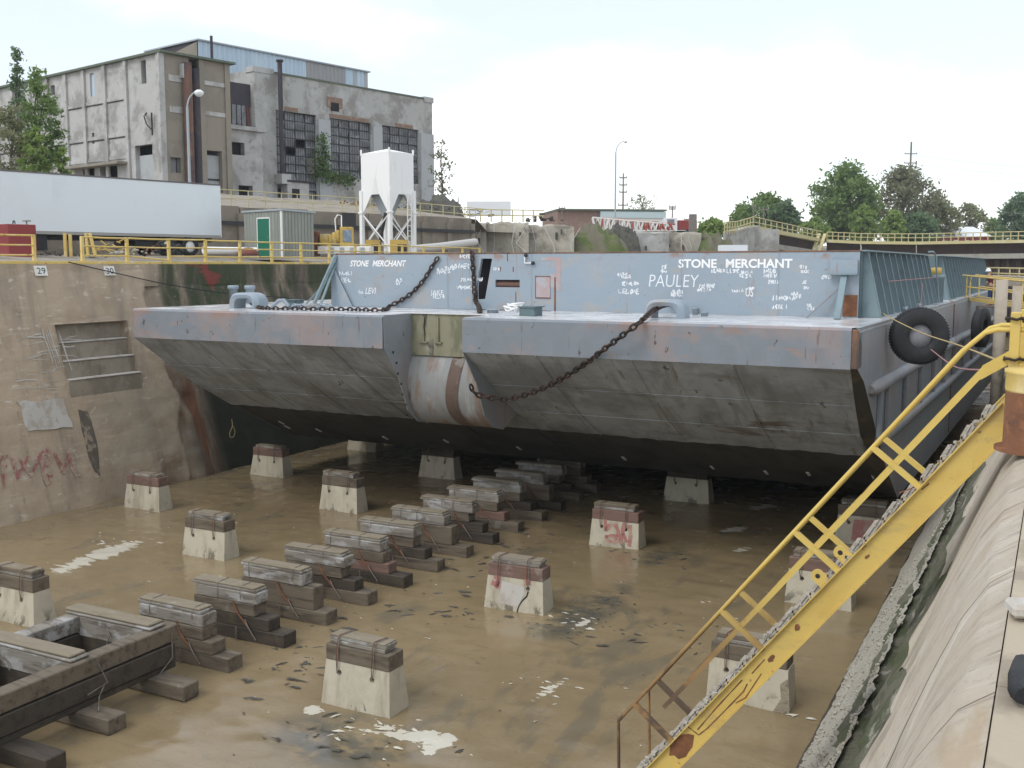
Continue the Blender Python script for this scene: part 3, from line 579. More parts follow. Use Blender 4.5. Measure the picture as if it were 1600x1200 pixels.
blk('A', 33.9, 'pale side block under the barge, left of the timber row', tim='wood_dark', cap='wood_dark')  # shadow under the barge put into the darker timber colour
blk('R', 15.28, 'nearest cream side block in front, laced with wires and chipped at its foot', tim='wood_wet', cap='wood_pale', cap_shift=-.03, rz=-.02)
r2 = blk('R', 21.5, 'cracked side block with red painted timber in the middle of the floor', tim='wood_reddish', cap='wood_pale', rz=.01)
r3 = blk('R', 27.75, 'side block with pink scrawl across its face, near the barge', tim='wood_reddish', cap='wood_wet', cap_shift=-.06)
blk('R', 34.3, 'grey side block under the barge, behind the pink scrawled block', tim='wood_dark', cap='wood_dark')  # timber darkened in colour for the shadow beneath the hull
blk('F', 18.75, 'nearest side block behind the lower stair stringer, with broken corner', tim='wood_wet', cap='wood_wet', broken=True, rz=-.02)
blk('F', 25.1, 'side block behind the stair lifting lugs, purplish timber on top', tim='wood_reddish', cap='wood_wet')
f3 = blk('F', 31.3, 'side block with red face below the barge corner, behind the stair', tim='wood_wet', cap='wood_wet')
blk('L', 25.0, 'side block close to the left wall with brown timber and thin cap', tim='wood_reddish', cap='wood_wet', capn=1)
blk('L', 31.2, 'side block with maroon timber below the overhanging barge corner', tim='wood_reddish', cap='wood_reddish', capn=1)
blk('L', 37.4, 'dim side block under the barge against the left wall', tim='wood_dark', cap='wood_dark', capn=1)  # darker wood colour stands for the barge's shade
for o, sc_ in ((r2, 'r2'), (r3, 'r3'), (f3, 'f3')):
    mb = MB(); fr = lambda a, b: (a, -(.31-.095*b/.8)-.006, b)
    if sc_ == 'r3':
        for st in ([(-.30, .78), (-.27, .45)], [(-.28, .45), (-.15, .62), (.02, .66), (.12, .5), (.14, .25), (.02, .16), (-.2, .2), (-.25, .3), (-.05, .34), (.1, .3)], [(.28, .78), (.26, .5), (.2, .15)], [(.45, .7), (.5, .4), (.47, .1)], [(.27, .45), (.4, .2)]):
            d = [(st[i][0]+(st[i+1][0]-st[i][0])*k/4, st[i][1]+(st[i+1][1]-st[i][1])*k/4) for i in range(len(st)-1) for k in range(4)]+[st[-1]]; ribbon(mb, d, .11, fr)
    elif sc_ == 'r2':
        for st in ([(-.48, .79), (-.4, .62), (-.42, .5)], [(-.6, .6), (-.4, .55)], [(.32, .79), (.34, .66)]):
            d = [(st[i][0]+(st[i+1][0]-st[i][0])*k/4, st[i][1]+(st[i+1][1]-st[i][1])*k/4) for i in range(len(st)-1) for k in range(4)]+[st[-1]]; ribbon(mb, d, .16, fr)
    else:
        mb.add([fr(-.3, .1), fr(.4, .12), fr(.45, .75), fr(-.25, .72)], [(0, 1, 2, 3)])
    mb.build('red_paint', 'red_paint_faded', o, fix=False)
mb = MB(); ribbon(mb, [(.10, .0), (.14, .15), (.22, .28), (.33, .40), (.36, .52)], .03, lambda a, b: (a, -(.31-.095*b/.8)-.008, b)); mb.build('crack', 'dark_seam', r2, fix=False)
mb = MB(); pts = [(-.33, .68), (.25, .60), (.28, .45), (.2, .3), (.12, .12), (-.42, .16), (-.36, .4)]
mb.add([(a, -(.31-.095*b/.8)-.007, b) for a, b in pts], [tuple(range(7))]); mb.build('repair_patch', 'plaster_or_lit_tread', r2, fix=False)

# ------------------------------------------------------------------ keel blocks: crossed timbers with cap planks, iron dogs and wires
def keel(i, y):
    rnd = random.Random(31+i*5)
    lab = '%s keel block of stacked timbers beyond the big crib, in the centre row' % ORD[i] if i else 'keel block of stacked timbers standing next to the big crib'
    o = thing('keel_block', lab, 'keel block', (-15.4, y, -.02), rnd.uniform(-.012, .012), 'keel blocks in a row')
    d = .20                                                    # half depth
    x0 = -1.22
    # bottom sleeper sticks out to the right
    mb = MB(); mb.b2((x0+.05, -d+.0, 0), (1.25+rnd.uniform(-.05, .06), d+.02, .30)); mb.build('sleeper', 'wood_dark' if i % 3 == 1 else 'wood_wet', o, bevel=.015)
    z = .30; kinds = rnd.choice([(2, 3), (3, 1), (2, 2)]) if i else (2, 2)
    hs_ = [.27, .27, .25] if i % 4 != 2 else [.52, .27]
    rights = [.82, .60, .56] if i % 2 == 0 else [.86, .50, .58]
    for k, h in enumerate(hs_):
        last = k == len(hs_)-1
        r_ = rights[k]+rnd.uniform(-.06, .06)
        mb = MB(); mb.b2((x0+rnd.uniform(-.03, .05)+.03*k, -d+rnd.uniform(-.015, .015)-.01*k, z), (r_, d+rnd.uniform(-.01, .01), z+h-.004))
        mb.build('timber', 'wood_pale' if last else ('wood_dark' if k == 0 and i % 2 else ('wood_reddish' if (i in (4, 8, 9) and k == 0) else 'wood_wet')), o, bevel=.018); z += h
    L = .55 if i % 3 else .50
    mb = MB(); mb.b2((x0-.02, -.185, z), (L, .19, z+.06)); mb.build('cap_plank', 'wood_pale', o, bevel=.01)
    mb = MB(); mb.b2((x0+.01, -.17, z+.061), (L-.03, .18, z+.105)); mb.build('cap_plank', 'wood_top', o, bevel=.012); z += .105
    xa = .05+rnd.uniform(-.1, .1)
    wire_part(o, [(xa-.15, -d-.035, z-.35), (xa, -d-.05, .62), (xa+.32, -d-.07, .33)], 'rusty_iron', .024, 'iron_dog')
    wire_part(o, [(xa+.18, -d-.03, .5), (xa+.30, -d-.09, .38), (xa+.52, -d-.10, .12)], 'grey_iron', .012)
    wire_part(o, [(xa-.05, -d-.06, .02), (xa-.05, -d-.06, .32)], 'grey_iron', .016, 'bolt')
    for q in range(2):
        xx = rnd.uniform(-1.0, .3); wire_part(o, [(xx, -.2, z-.3-.1*q), (xx+.02, -.235, z-.16), (xx, -.21, z-.02), (xx+.01, -.1, z+.012), (xx, .17, z+.012)], 'grey_iron', .007)
    return o
for i in range(13): keel(i, 15.45+1.555*i)

# ------------------------------------------------------------------ big timber crib in the left foreground
cb = thing('timber_crib', 'big open crib of heavy weathered timbers at the lower left', 'timber crib', (-15.6, 11.5, 0)); bpy.context.view_layer.update()
def bm_(a, b, w_, h_, m, nm='timber'):
    mb = MB(); mb.beam(a, b, w_, h_); return P(mb.build(nm, m, bevel=.02), cb)
ZT = 1.13
rA = onZ(232, 972, ZT); rB = onZ(-60, 1118, ZT)                # right long beam, top outer edge
dr = (rB-rA).normalized(); nl = Vector((-1, 0, 0))
bx = -14.95
bm_((bx, 14.55, ZT-.16), (bx, 8.2, ZT-.16), .33, .32, 'wood_wet', 'long_beam')
bm_((bx+.02, 14.45, .60), (bx-.02, 8.0, .60), .34, .36, 'wood_dark', 'long_beam')
bm_((bx-.02, 14.50, .34), (bx, 8.0, .34), .30, .12, 'wood_dark', 'long_beam')
bx2 = -17.0
bm_((bx2, 14.2, ZT-.16), (bx2, 8.2, ZT-.16), .34, .32, 'wood_pale', 'long_beam')
bm_((bx2, 14.1, .58), (bx2, 8.0, .58), .34, .4, 'wood_dark', 'long_beam')
for yy, m1 in ((14.15, 'wood_pale'), (12.35, 'wood_pale'), (10.4, 'wood_wet')):
    bm_((-17.15, yy, ZT-.20), (bx-.17, yy, ZT-.20), .36, .40, m1, 'cross_beam')
    bm_((-17.2, yy, .56), (bx-.18, yy, .56), .34, .42, 'wood_dark', 'cross_beam')
    for q in (0, 1):
        bm_((-17.2-.03*q, yy-.01*q, ZT+.035+.06*q), (bx+.05-.06*q, yy, ZT+.035+.06*q), .40-.05*q, .058, 'wood_pale' if q == 0 else 'wood_top', 'cap_plank')
for yy, xx in ((14.0, -13.95), (12.35, -14.05), (10.85, -13.75), (9.4, -13.8)):
    bm_((-17.6, yy, .14), (xx, yy, .14), .40, .29, 'wood_wet' if yy > 12 else 'wood_dark', 'sleeper')
for a, b, c in (((.19, 14.35, 1.0), (.24, 14.3, .55), (.17, 14.0, .28)), ((.2, 12.6, 1.0), (.24, 12.75, .62), (.25, 12.3, .55)), ((.22, 12.7, .6), (.3, 12.5, .45), (.5, 12.3, .3)), ((-2.0, 12.1, 1.1), (-1.6, 12.12, .9), (-1.5, 12.1, .75)), ((-1.2, 14.0, 1.05), (-1.0, 13.93, .9), (-1.1, 13.92, .7))):
    mb = MB(); mb.tube([(bx+p[0], p[1], p[2]) for p in (a, b, c)], .012, 5); P(mb.build('wire', 'grey_iron'), cb)

# ------------------------------------------------------------------ the barge
BZ = 1.30; DK = 6.58; BW = 23.05; BL = 48.0
bg_ = thing('deck_barge', 'blue grey steel deck barge with raked bow and high coaming, name painted twice', 'barge', (-4.0, 24.75, 0), R(-.9)); bpy.context.view_layer.update()
BM = bg_.matrix_world.copy(); BI = BM.inverted()
def Bp(name, mb, m, parent=None, bevel=0, fix=True): return mb.build(name, m, parent or bg_, fix=fix, bevel=bevel)
HB = 5.63; KY, KZ = 4.4, 2.9; FY = 7.7                         # headlog foot, knuckle, start of flat bottom
XN0, XN1 = -13.07, -10.42                                      # bow notch
def hl(x0, x1, name, chR=False):
    mb = MB(); n = 90; z0, z1 = HB, DK
    for i in range(n):
        a = x0+(x1-x0)*i/n; b = x0+(x1-x0)*(i+1)/n
        def dent(x): return .03*fbm(x*.9, 1, 2)+.010*math.cos(x*8.4)
        mb.add([(a, dent(a), z0), (b, dent(b), z0), (b, dent(b+5)*.6-.0, (z0+z1)/2), (a, dent(a+5)*.6, (z0+z1)/2)], [(0, 1, 2, 3)], True)
        mb.add([(a, dent(a+5)*.6, (z0+z1)/2), (b, dent(b+5)*.6, (z0+z1)/2), (b, 0, z1-.06), (a, 0, z1-.06)], [(0, 1, 2, 3)], True)
        mb.add([(a, 0, z1-.06), (b, 0, z1-.06), (b, .07, z1), (a, .07, z1)], [(0, 1, 2, 3)], True)
    return Bp(name, mb, 'headlog_paint', fix=False)
hl(-BW, XN0, 'headlog'); hl(XN1, -.16, 'headlog')
mb = MB(); mb.b2((-.155, -.012, HB), (0, .5, DK-.03)); Bp('corner_post', mb, 'rust_band', bevel=.03)
# rake, in strakes of plate
def rake(x0, x1, right):
    for (ya, za, yb, zb, m, nm) in ((.02, HB, KY, KZ, 'rake_plate', 'rake_plate'), (KY, KZ, FY, BZ, 'bottom_plate', 'lower_rake')):
        ns = max(2, int(abs(x1-x0)/2.6)); 
        for i in range(ns):
            a = x0+(x1-x0)*i/ns; b = x0+(x1-x0)*(i+1)/ns; mb = MB(); k = 8
            xr0 = lambda t, y: y
            V = []
            for j in range(k+1):
                t = j/k; y = ya+(yb-ya)*t; z = za+(zb-za)*t; sag = -.09*math.sin(math.pi*t) if nm == 'rake_plate' else 0
                for q in range(17):
                    x = a+(b-a)*q/16
                    if right and i == ns-1 and q == 16: x = -.16-.55*((HB-z)/(HB-BZ)) if z < HB else -.16
                    V.append((x, y+sag*.8+.022*fbm(x*.8, z*.8, 4)+.012*math.cos(x*8.4), z+sag+.018*fbm(x*.7, z*.9, 1)+.010*math.cos(x*8.4)))
            F = [(j*17+q, j*17+q+1, (j+1)*17+q+1, (j+1)*17+q) for j in range(k) for q in range(16)]
            mb.add(V, F, True); Bp(nm, mb, m, fix=False)
rake(-BW, XN0, False); rake(XN1, -.16, True)
# under the notch the lower rake is whole
mb = MB(); mb.add([(XN0, KY, KZ), (XN1, KY, KZ), (XN1, FY, BZ), (XN0, FY, BZ)], [(0, 1, 2, 3)]); Bp('lower_rake', mb, 'bottom_plate', fix=False)
mb = MB(); mb.add([(XN0, KY-1.2, KZ+.9), (XN1, KY-1.2, KZ+.9), (XN1, KY, KZ), (XN0, KY, KZ)], [(0, 1, 2, 3)]); Bp('rake_plate', mb, 'rake_plate', fix=False)
# chamfered, stained corner between rake and side
mb = MB(); V = []; k = 12
for j in range(k+1):
    z = HB+(BZ-HB)*j/k
    y = (.02+(KY-.02)*(HB-z)/(HB-KZ)) if z >= KZ else KY+(FY-KY)*(KZ-z)/(KZ-BZ)
    sagt = (HB-z)/(HB-KZ); sag = -.09*math.sin(math.pi*sagt) if z > KZ else 0
    V.append((-.16-.55*((HB-z)/(HB-BZ)), y+sag*.8, z+sag)); V.append((.0, y*.86+.35*(j > 0)+.02, z))
mb.add(V, [(2*j, 2*j+1, 2*j+3, 2*j+2) for j in range(k)], True); Bp('bow_corner_plate', mb, 'rake_stain', fix=False)
# bottom, side shells, stern
mb = MB(); mb.add([(-BW, FY, BZ), (-.7, FY, BZ), (0, FY+.3, BZ), (0, BL, BZ), (-BW, BL, BZ)], [(0, 1, 2, 3, 4)]); Bp('bottom', mb, 'bottom_plate', fix=False)
for xx, sg in ((0, 1), (-BW, -1)):
    mb = MB(); V = [(xx, .35, DK), (xx, .02, DK-.08), (xx, .02, HB)]
    for j in range(1, k+1):
        z = HB+(BZ-HB)*j/k; y = (.02+(KY-.02)*(HB-z)/(HB-KZ)) if z >= KZ else KY+(FY-KY)*(KZ-z)/(KZ-BZ)
        V.append((xx, y*.86+.37 if sg > 0 else y, z))
    V += [(xx, BL, BZ), (xx, BL, DK)]; mb.add(V, [tuple(range(len(V)))]); Bp('side_shell', mb, 'hull_blue', fix=False)
mb = MB(); mb.add([(-BW, BL, BZ), (0, BL, BZ), (0, BL, DK), (-BW, BL, DK)], [(0, 1, 2, 3)]); Bp('stern_plate', mb, 'hull_blue', fix=False)
# deck
mb = MB(); mb.add([(-BW, .07, DK), (XN0, .07, DK), (XN0, 1.5, DK), (-BW, 1.5, DK)], [(0, 1, 2, 3)]); mb.add([(XN1, .07, DK), (-.02, .07, DK), (-.02, 1.5, DK), (XN1, 1.5, DK)], [(0, 1, 2, 3)])
mb.add([(-BW, 1.5, DK), (-.02, 1.5, DK), (-.02, BL, DK), (-BW, BL, DK)], [(0, 1, 2, 3)]); Bp('deck', mb, 'deck_steel', fix=False)
# side: rounded sheer strake, two rubbing bars, vertical posts
mb = MB(); V = []
for y in np.linspace(.02, BL, 30):
    for a in range(6): t = a/5*math.pi/2; V.append((.0-.12+.13*math.sin(t), y, DK-.11+.12*math.cos(t)))
mb.add(V, [(i*6+j, i*6+j+1, (i+1)*6+j+1, (i+1)*6+j) for i in range(29) for j in range(5)], True); Bp('sheer_strake', mb, 'hull_blue', fix=False)
for z, y0, rr in ((5.02, 1.6, .18), (3.55, 3.0, .15)):
    mb = MB(); mb.tube([(.03, y0, z), (.06, y0+.25, z), (.06, BL-.3, z)], [rr*.55, rr, rr], 10); Bp('rubbing_bar', mb, 'hull_blue')
for y in (2.9, 4.1, 7.2, 10.5, 13.8, 17, 20.5, 24, 28, 32, 36, 40, 44):
    mb = MB(); mb.b2((.0, y-.11, 3.66), (.12, y+.11, 4.88)); Bp('fender_post', mb, 'hull_blue', bevel=.02)
mb = MB(); mb.b2((.002, 19.95, 1.4), (.03, 20.05, DK-.1)); Bp('hull_seam', mb, 'rust_band')
# notch in the bow: cheek plates, back plate and the rounded stem between them
CY, CZ, CR = 2.40, 4.47, 1.22
cheek = [(.03, DK), (.03, HB), (.75, 4.70), (1.2, 3.72), (1.7, 3.32), (2.3, 3.18), (2.9, 3.45), (3.3, 3.62), (3.3, DK)]
for x in (XN0, XN1-.03):
    mb = MB(); mb.prism(cheek, 0, x, x+.03); c = Bp('cheek_plate', mb, 'hull_blue')
mb = MB(); mb.b2((XN0+.03, 1.45, 5.35), (XN1-.03, 1.5, DK)); Bp('notch_back', mb, 'notch_plate')
mb = MB(); mb.b2((XN0, 1.40, DK-.004), (XN1, 1.56, DK+.03)); Bp('notch_lip', mb, 'deck_steel')
for x in (XN0+.45, XN0+.95, XN1-.65):
    mb = MB(); mb.b2((x, 1.39, 5.75), (x+.04, 1.45, DK-.1)); mb.b2((x-.12, 1.38, 5.72), (x+.14, 1.45, 5.76)); Bp('bracket', mb, 'notch_plate')
mb = MB(); n = 28; V = []
for i in range(n+1):
    a = math.pi*1.06*i/n+math.pi*.46
    for x in np.linspace(XN0+.03, XN1-.03, 9): V.append((x, CY+CR*math.cos(a)*1.0, CZ+CR*math.sin(a)*1.03+.006*fbm(x*3, a)))
mb.add(V, [(i*9+j, i*9+j+1, (i+1)*9+j+1, (i+1)*9+j) for i in range(n) for j in range(8)], True); st_ = Bp('stem', mb, 'stem_metal', fix=False)
mb = MB(); V = []
for i in range(n+1):
    a = math.pi*i/n*.86+math.pi*.60
    for j, x in enumerate((XN1-1.28, XN1-.85)): V.append((x+.06*math.sin(3*a), CY+(CR+.012)*math.cos(a), CZ+(CR+.012)*math.sin(a)*1.03))
mb.add(V, [(i*2, i*2+1, i*2+3, i*2+2) for i in range(n)], True); Bp('stem_band', mb, 'stem_stain', st_, fix=False)
for i in range(7):
    mb = MB(); mb.lathe([(0, 0), (.035, 0), (.035, .02), (0, .02)], (XN0+.035, .45+.11*i+.05*(i % 2), 5.5-.32*i), 8, Matrix.Rotation(math.pi/2, 3, 'Y')); Bp('bolt_hole', mb, 'black_paint')
for t in (.34, .68):                                           # raised welds along and across the rake plates
    y, z = .02+(KY-.02)*t, HB+(KZ-HB)*t; sg = -.09*math.sin(math.pi*t)
    for a, b in ((-BW, XN0), (XN1, -.4)): mb = MB(); mb.tube([(a+(b-a)*q/30, y+sg*.8-.012, z+sg-.012) for q in range(31)], .014, 5); Bp('weld_seam', mb, 'rake_plate')
for x in (-20.3, -17.4, -15.0, -8.2, -5.5, -2.9):
    mb = MB(); mb.tube([(x, .02+(KY-.02)*q/8-.072*math.sin(math.pi*q/8)-.012, HB+(KZ-HB)*q/8-.09*math.sin(math.pi*q/8)-.012) for q in range(9)], .013, 5); Bp('weld_seam', mb, 'rake_plate')
# zinc anodes on the lower rake
for px, py in ((440, 660), (449, 667), (498, 672), (602, 684), (697, 689), (811, 700), (975, 716), (1113, 730), (1197, 738), (1263, 740), (1365, 745)):
    nrm = (BM.to_3x3() @ Vector((0, BZ-KZ, -(FY-KY)))).normalized(); p0 = BM @ Vector((-5, KY, KZ)); q = BI @ onP(px, py, p0, nrm)
    mb = MB(); sl_ = Vector((.0, FY-KY, BZ-KZ)).normalized(); mb.beam(q-sl_*.17, q+sl_*.17, .09, .06, up=(0, BZ-KZ, -(FY-KY))); Bp('anode', mb, 'zinc', bevel=.015)
# ---- coaming
CF, CT = 4.55, 8.36; CX0, CX1 = -18.2, -.85
ops = []
def cl(px, py):                                              # photo point on the coaming front, barge frame
    n = BM.to_3x3() @ Vector((0, -1, 0)); q = BI @ onP(px, py, BM @ Vector((0, CF, 0)), n); return q
d0, d1 = cl(764, 403), cl(748, 470); w0, w1 = cl(774, 437), cl(812, 449)
hole = [(w0.x, w1.x, w1.z, w0.z)]
mb = MB(); f = lambda s, z, d: (CX0+s, CF+d, z)
dA = [(cl(*p).x, cl(*p).z) for p in ((752, 404), (769, 404), (758, 467), (741, 468))]
# slanted doorway cut from its bay by hand; the rest of the sheet in plates
s0, s1 = dA[3][0]-.06-CX0, dA[1][0]+.06-CX0; wx0, wx1 = w0.x-CX0, w1.x-CX0
facade(mb, CX1-CX0, DK+.02, CT, [(s0, s1, DK+.02, CT), (wx0, wx1, w1.z, w0.z)], .06, f)
mb.f = mb.f; coam = Bp('coaming_front', mb, 'coaming_paint', fix=False)
mb = MB(); A = [(s0+CX0, CF, DK+.02), (s1+CX0, CF, DK+.02), (s1+CX0, CF, CT), (s0+CX0, CF, CT)]; Q = [(x, CF, z) for x, z in (dA[3], dA[2], dA[1], dA[0])]
mb.add(A+Q, [(0, 1, 5, 4), (1, 2, 6, 5), (2, 3, 7, 6), (3, 0, 4, 7)]); mb.add(Q+[(x, CF+.12, z) for x, _, z in Q], [(i, (i+1) % 4, 4+(i+1) % 4, 4+i) for i in range(4)]); Bp('doorway_frame', mb, 'coaming_paint', coam, fix=False)
mb = MB(); mb.b2((CX0+.0, CF-.015, CT-.015), (CX1+.02, CF+.18, CT+.03)); Bp('coaming_cap', mb, 'rust_band', coam, bevel=.01)
mb = MB(); mb.b2((s0+CX0-.5, CF+1.0, DK+.05), (wx1+CX0+.6, CF+1.05, CT-.05)); mb.b2((s0+CX0-.5, CF+.03, CT-.08), (wx1+CX0+.6, CF+1.0, CT-.04)); Bp('inner_wall', mb, 'dark_pipe', coam)
mb = MB(); mb.tube([(w0.x-.02, CF+.16, (w0.z+w1.z)/2-.03), (w1.x+.02, CF+.16, (w0.z+w1.z)/2-.03)], .10, 14); Bp('roller', mb, 'rust_pipe', coam)
for s in (s0+CX0-.02, wx0+CX0-.62, wx1+CX0+.42, CX0+4.5, CX0+12.4, CX0+15.2):
    mb = MB(); mb.b2((s-.008, CF-.012, DK+.03), (s+.008, CF-.001, CT-.04)); Bp('weld_seam', mb, 'coaming_paint', coam)
# access plate with rusty rim, faded red square round it, valve, slots
h0, h1 = cl(838, 433), cl(860, 465)
mb = MB(); mb.b2((h0.x, CF-.03, h1.z), (h1.x, CF-.001, h0.z)); Bp('hatch_cover', mb, 'coaming_red', coam, bevel=.008)
mb = MB()
for a, b in (((h0.x-.03, h1.z-.03), (h0.x+.01, h0.z+.04)), ((h0.x, h0.z), (h1.x, h0.z+.03)), ((h0.x, h1.z-.03), (h1.x, h1.z)), ((h1.x+.14, h1.z-.5), (h1.x+.18, h0.z))): mb.b2((a[0], CF-.018, a[1]), (b[0], CF-.002, b[1]))
Bp('hatch_rim', mb, 'rusty_iron', coam)
g0, g1 = cl(846, 402), cl(876, 480); mb = MB()
for a, b in (((g0.x, g0.z-.1), (g1.x, g0.z)), ((g1.x-.15, g1.z+.5), (g1.x, g0.z-.1)), ((g1.x-.35, g1.z+.6), (g1.x-.15, g0.z-.5))): mb.b2((a[0], CF-.006, a[1]), (b[0], CF-.001, b[1]))
Bp('red_marking', mb, 'coaming_red', coam)
v0, v1 = cl(822, 399), cl(834, 411); mb = MB(); mb.tube([(v0.x-.02, CF-.06, v0.z), (v0.x-.02, CF-.06, v1.z), (v1.x, CF-.06, v1.z)], .022, 7); Bp('pipe_bracket', mb, 'white_paint', coam)
mb = MB(); mb.lathe([(0, -.04), (.05, -.04), (.05, .04), (0, .04)], (v1.x, CF-.06, v1.z), 10, Matrix.Rotation(math.pi/2, 3, 'Y')); mb.lathe([(0, -.04), (.05, -.04), (.05, .04), (0, .04)], (v0.x+.02, CF-.06, v0.z), 10, Matrix.Rotation(math.pi/2, 3, 'Y')); Bp('valve', mb, 'black_iron', coam)
for px, ya, yb in ((793, 396, 408), (782, 417, 424), (802, 417, 425), (806, 456, 484)):
    a, b = cl(px, ya), cl(px, yb); mb = MB(); mb.b2((a.x-.014, CF-.008, b.z), (a.x+.014, CF-.001, a.z)); Bp('slot', mb, 'rusty_iron', coam)
# coaming sides with raking stiffeners, in two lengths, and returns
def cside(x, y0, y1, nst, sgn):
    mb = MB(); mb.b2((x-.02, y0, DK+.01), (x+.02, y1, CT)); sd = Bp('coaming_side', mb, 'coaming_side')
    for i in range(nst):
        y = y0+.35+(y1-y0-.5)*i/(nst-1); mb = MB(); e = .48
        mb.prism([(x+sgn*.02, DK+.01), (x+sgn*(.02+e), DK+.01), (x+sgn*(.02+e), DK+.07), (x+sgn*.12, CT-.02), (x+sgn*.02, CT-.02)], 1, y-.008, y+.008)
        mb.beam((x+sgn*(.05+e), y, DK+.03), (x+sgn*.13, y, CT-.02), .07, .016, up=(1, 0, 0)); Bp('stiffener', mb, 'stiffener', sd, fix=False)
    mb = MB(); mb.b2((x-.04, y0, CT), (x+sgn*.16, y1, CT+.04)); Bp('coaming_side_cap', mb, 'stiffener', sd)
    return sd
sd1 = cside(CX1, CF+.1, 17.6, 12, 1)
mb = MB(); mb.tube([(CX1+.5, CF+1.6, 7.55), (CX1+.5, 17.3, 7.55)], .012, 5); Bp('lifeline', mb, 'rope_pink', sd1)
mb = MB(); mb.tube([(CX1+.2, 17.0, CT+.12), (CX1+.3, 17.5, CT+.12), (CX1+.36, 17.65, CT), (CX1+.55, 17.65, DK+.05)], .035, 8); Bp('end_rail', mb, 'stiffener', sd1)
sd2 = cside(CX1, 21.3, 43, 20, 1)
for y in (17.6, 21.3, 43): mb = MB(); mb.b2((CX0, y-.02, DK+.01), (CX1-.02, y+.02, CT)); Bp('coaming_end', mb, 'coaming_side')
mb = MB(); mb.b2((CX0-.02, CF+.02, DK+.01), (CX0+.02, 17.58, CT)); mb.b2((CX0-.02, 21.34, DK+.01), (CX0+.02, 42.9, CT)); Bp('coaming_side', mb, 'coaming_side')
# props at both ends of the front
def prop(x, s):
    mb = MB(); mb.beam((x, CF-.9, DK), (x, CF-.05, CT-.55), .16, .10); Bp('prop', mb, 'stiffener', coam)
    mb = MB(); mb.beam((x-s*.9, CF-.4, DK), (x-s*.05, CF-.10, CT-.9), .10, .03); Bp('prop', mb, 'hull_blue', coam)
    mb = MB(); mb.b2((x-.42, CF-.25, CT-.62), (x+.35, CF-.01, CT-.58)); Bp('bracket', mb, 'stiffener', coam)
    mb = MB(); mb.b2((x-.38, CF-.14, CT-.58), (x+.33, CF-.01, CT-.22)); Bp('bracket_plate', mb, 'coaming_paint', coam)
pr_ = cl(1320, 450); prop(pr_.x, 1)
mb = MB(); mb.b2((CX1-.40, CF-.04, DK+.05), (CX1-.03, CF-.003, 7.2)); Bp('rust_patch', mb, 'rusty_iron', coam)
for dx, dz, t in ((-.45, 1.2, .05), (-.05, 1.75, .09), (.25, 1.5, .04)):
    mb = MB(); mb.beam((CX0+dx-.35, CF-.8, DK), (CX0+.02, CF-.02, DK+dz), t+.05, t); Bp('prop', mb, 'stiffener', coam)
mb = MB(); mb.prism([(CX0-.15, DK), (CX0+.75, DK), (CX0+.02, DK+1.25), (CX0-.12, DK+1.25)], 1, CF-.10, CF-.07); Bp('gusset', mb, 'coaming_paint', coam)
# painted name, twice, and the chalk scrawl
def ctext(px, py, w_px, body, size, shear=0, off=.004, mm='white_paint'):
    a, b = cl(px, py), cl(px+w_px, py); M = Matrix.Translation((a.x, CF-.006, a.z)) @ Matrix.Rotation(math.pi/2, 4, 'X')
    t, wdt = text_mesh('lettering', body, size, mm, M, coam, shear=shear, offset=off); k = (b.x-a.x)/wdt
    t.matrix_local = M @ Matrix.Diagonal((k, 1, 1, 1)); return t
ctext(547, 416, 30, 'STONE', .275, .30, .008); ctext(582, 416, 53, 'MERCHANT', .275, .30, .008)
ctext(1060, 418, 60, 'STONE', .335, 0, .010); ctext(1134, 418, 104, 'MERCHANT', .335, 0, .010)
ctext(1014, 448, 78, 'PAULEY', .52, .1, -.004, 'chalk_paint')
ctext(571, 459, 17, 'LEVI', .30, .25, .002, 'chalk_paint')
ctext(673, 460, 20, 'JAKE', .21, .0, .0, 'chalk_paint')
ctext(1165, 463, 12, 'US', .33, .0, .004, 'chalk_paint')
mb = MB(); rr = random.Random(5)
def scr(px, py, s, n):
    rows = max(1, int(s/4)); 
    for r_ in range(rows):
        x = px-s*rr.uniform(.6, 1.1); y = py+(r_-rows/2)*6+rr.uniform(-2, 2); h = rr.uniform(3.0, 6.5); nl_ = max(2, int(n/rows))
        for k in range(nl_):
            w_ = h*rr.uniform(.4, .7); st_k = rr.choice(('N', 'E', 'S', 'A', 'O', 'I', 'L', 'K'))
            base = {'N': [[(0, 0), (0, 1), (1, 0), (1, 1)]], 'E': [[(1, 1), (0, 1), (0, 0), (1, 0)], [(0, .5), (.8, .5)]], 'S': [[(1, .9), (.3, 1), (.1, .7), (.9, .35), (.6, 0), (0, .1)]], 'A': [[(0, 0), (.5, 1), (1, 0)], [(.2, .4), (.8, .4)]], 'O': [[(.5, 1), (0, .6), (.3, 0), (1, .3), (.8, .9), (.5, 1)]], 'I': [[(.5, 1), (.45, 0)]], 'L': [[(0, 1), (0, 0), (.9, .05)]], 'K': [[(0, 1), (0, 0)], [(1, 1), (.1, .5), (1, 0)]]}[st_k]
            for stq in base:
                pts = [cl(x+a*w_+rr.uniform(-1.1, 1.1), y-b*h+rr.uniform(-1.2, 1.2)) for a, b in stq]
                d = [(pts[i].x+(pts[i+1].x-pts[i].x)*q/2, pts[i].z+(pts[i+1].z-pts[i].z)*q/2) for i in range(len(pts)-1) for q in range(2)]+[(pts[-1].x, pts[-1].z)]
                ribbon(mb, d, rr.uniform(.018, .042), lambda a, b: (a, CF-.005, b))
            x += w_+rr.uniform(.5, 2.5)
